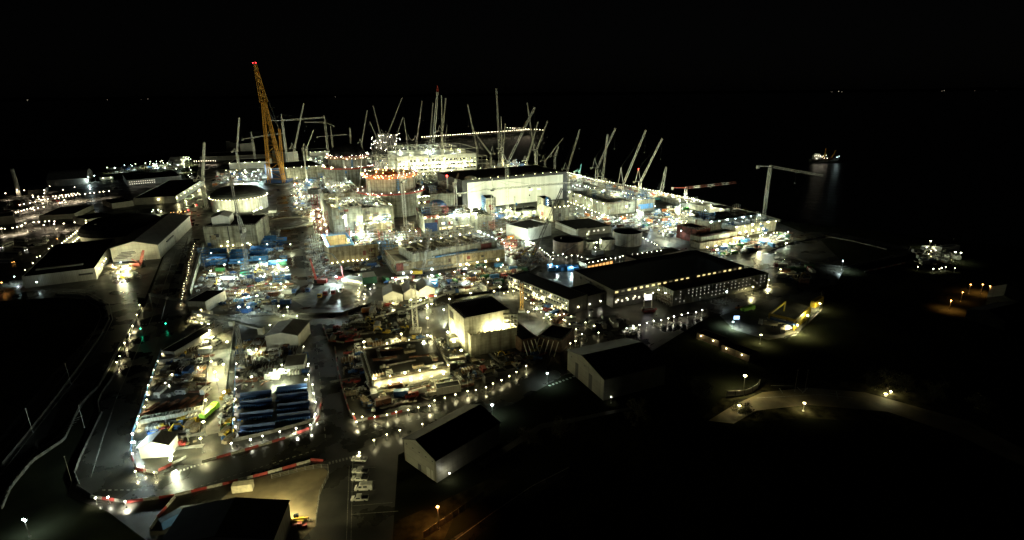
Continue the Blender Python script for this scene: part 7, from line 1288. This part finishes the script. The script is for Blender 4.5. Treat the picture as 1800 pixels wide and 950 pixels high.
scatter('against the walls of the central blocks', [(575, 420), (640, 412), (700, 410), (745, 418), (800, 408), (870, 402), (900, 400), (900, 412), (870, 414), (725, 428), (700, 432), (640, 440), (580, 440)], {'scaf_a|scaf_b|scaf_a|scaf_red': 34, 'form_grey|form_brown': 14, 'cabin_white|cabin_grey': 8}, .06, zm, .6)
scatter('in the gaps behind the round buildings', [(560, 300), (690, 298), (700, 318), (655, 335), (650, 360), (575, 345)], {'scaf_a|scaf_b|scaf_blue': 30, 'cont_white|cont_grey|cont_blue': 10, 'pal_grey|pal_wood': 14}, .06, zm, .6)
scatter('along the haul road below the pad', [(546, 420), (560, 415), (575, 470), (552, 478)], {'scaf_b': 8, 'form_grey': 6}, .06, 1.2, .6)
scatter('on the shore road beyond the hall', [(856, 288), (930, 290), (926, 296), (850, 298)], {'cont_white|cont_blue': 7, 'scaf_a': 4, 'pal_white': 8}, .06, 0)
t = thing('blue_tarpaulin', 'rumpled bright blue tarpaulin cover beside the cabin block', 'tarpaulin', P(990, 474)); m = MB()
for i in range(5):
    for j in range(2): m.box(-9 + i * 4.4, -2 + j * 4, 0, 4.2, 3.8, random.uniform(2, 3.4), .2)
obj('cover', m, 'p_sky_blue', t); lamps('work_cool', [(968, 465), (980, 470), (1005, 470)], 3, 'beside the bright blue tarpaulin')
# ---------------------------------------------------------------- many small work lamps in the dense middle of the site
def field(key, poly, n, h, where, z=0):
    W_ = [tuple(P(u, v, z)[:2]) for u, v in poly]; xs = [p[0] for p in W_]; ys = [p[1] for p in W_]; k = 0; tr = 0
    while k < n and tr < n * 60:
        tr += 1; p = (random.uniform(min(xs), max(xs)), random.uniform(min(ys), max(ys)))
        if not inside(p, W_) or any(inside(p, f) for f in FOOT): continue
        kk = random.choice(key); put_lamp(kk, (*p, z), random.uniform(0, 3), phrase(kk) + ' ' + where, 'lamp', 'lamps ' + where, True, kk=random.choice((.5, 1, 1.8)), scale=(q_ := random.uniform(.75, 1.3), q_, random.uniform(.8, 1.3))); k += 1
PL = ['pole_white', 'pole_warm', 'pole_cool']; WK = ['work_white', 'work_warm', 'work_cool']
field(WK, [(508, 316), (575, 316), (580, 345), (520, 345)], 26, 3, 'in the lit strip behind the red scaffold tower'); field(WK, [(512, 345), (560, 345), (578, 415), (540, 400)], 20, 3, 'between the haul road and the red scaffold tower'); field(WK, [(575, 300), (580, 320), (640, 330), (650, 318), (690, 312), (690, 300)], 18, 3, 'between the two round buildings')
field(WK, [(600, 412), (690, 410), (740, 412), (740, 432), (640, 440)], 24, 3, 'between the low cream block and the long building'); field(WK, [(810, 372), (990, 366), (1000, 392), (900, 388), (868, 410), (840, 384)], 16, 3, 'at the foot of the white hall front'); field(WK, [(865, 408), (905, 404), (945, 430), (895, 450)], 10, 3, 'right of the long concrete building')
field(PL, [(1000, 356), (1060, 382), (1125, 378), (1145, 400), (1080, 395), (1010, 385)], 24, 3, 'on the road by the tank group'); field(PL, [(1118, 376), (1205, 366), (1240, 380), (1222, 404), (1180, 416), (1125, 400)], 30, 3, 'in the seaward yard'); field(PL, [(1002, 308), (1120, 333), (1240, 360), (1225, 366), (1080, 330), (1000, 318)], 34, 3, 'on the strip under the sea wall lamps')
field(PL, [(850, 285), (930, 288), (920, 297), (856, 300)], 16, 3, 'on the shore road beyond the hall'); field(WK, [(560, 272), (640, 268), (700, 285), (690, 300), (580, 296)], 24, 3, 'round the far side of the black-domed building'); field(PL, [(1240, 438), (1310, 424), (1375, 410), (1392, 422), (1310, 446), (1258, 452)], 16, 3, 'in the yard below the low lamp-washed wall'); field(WK, [(505, 285), (575, 280), (575, 296), (510, 300)], 14, 3, 'on the far shore side of the yellow crane')
field(WK, [(700, 492), (890, 466), (915, 480), (895, 503), (775, 522), (664, 500)], 12, 3, 'on the yard before the long concrete building'); field(WK, [(362, 470), (500, 464), (510, 520), (400, 540)], 14, 3, 'among the stacks of the formwork yard'); field(['fence', 'fencew'], [(292, 625), (366, 600), (352, 690), (268, 700)], 6, 3, 'among the stacks left of the lit street')
finish_labels(); print('LAMPS', NL[0])
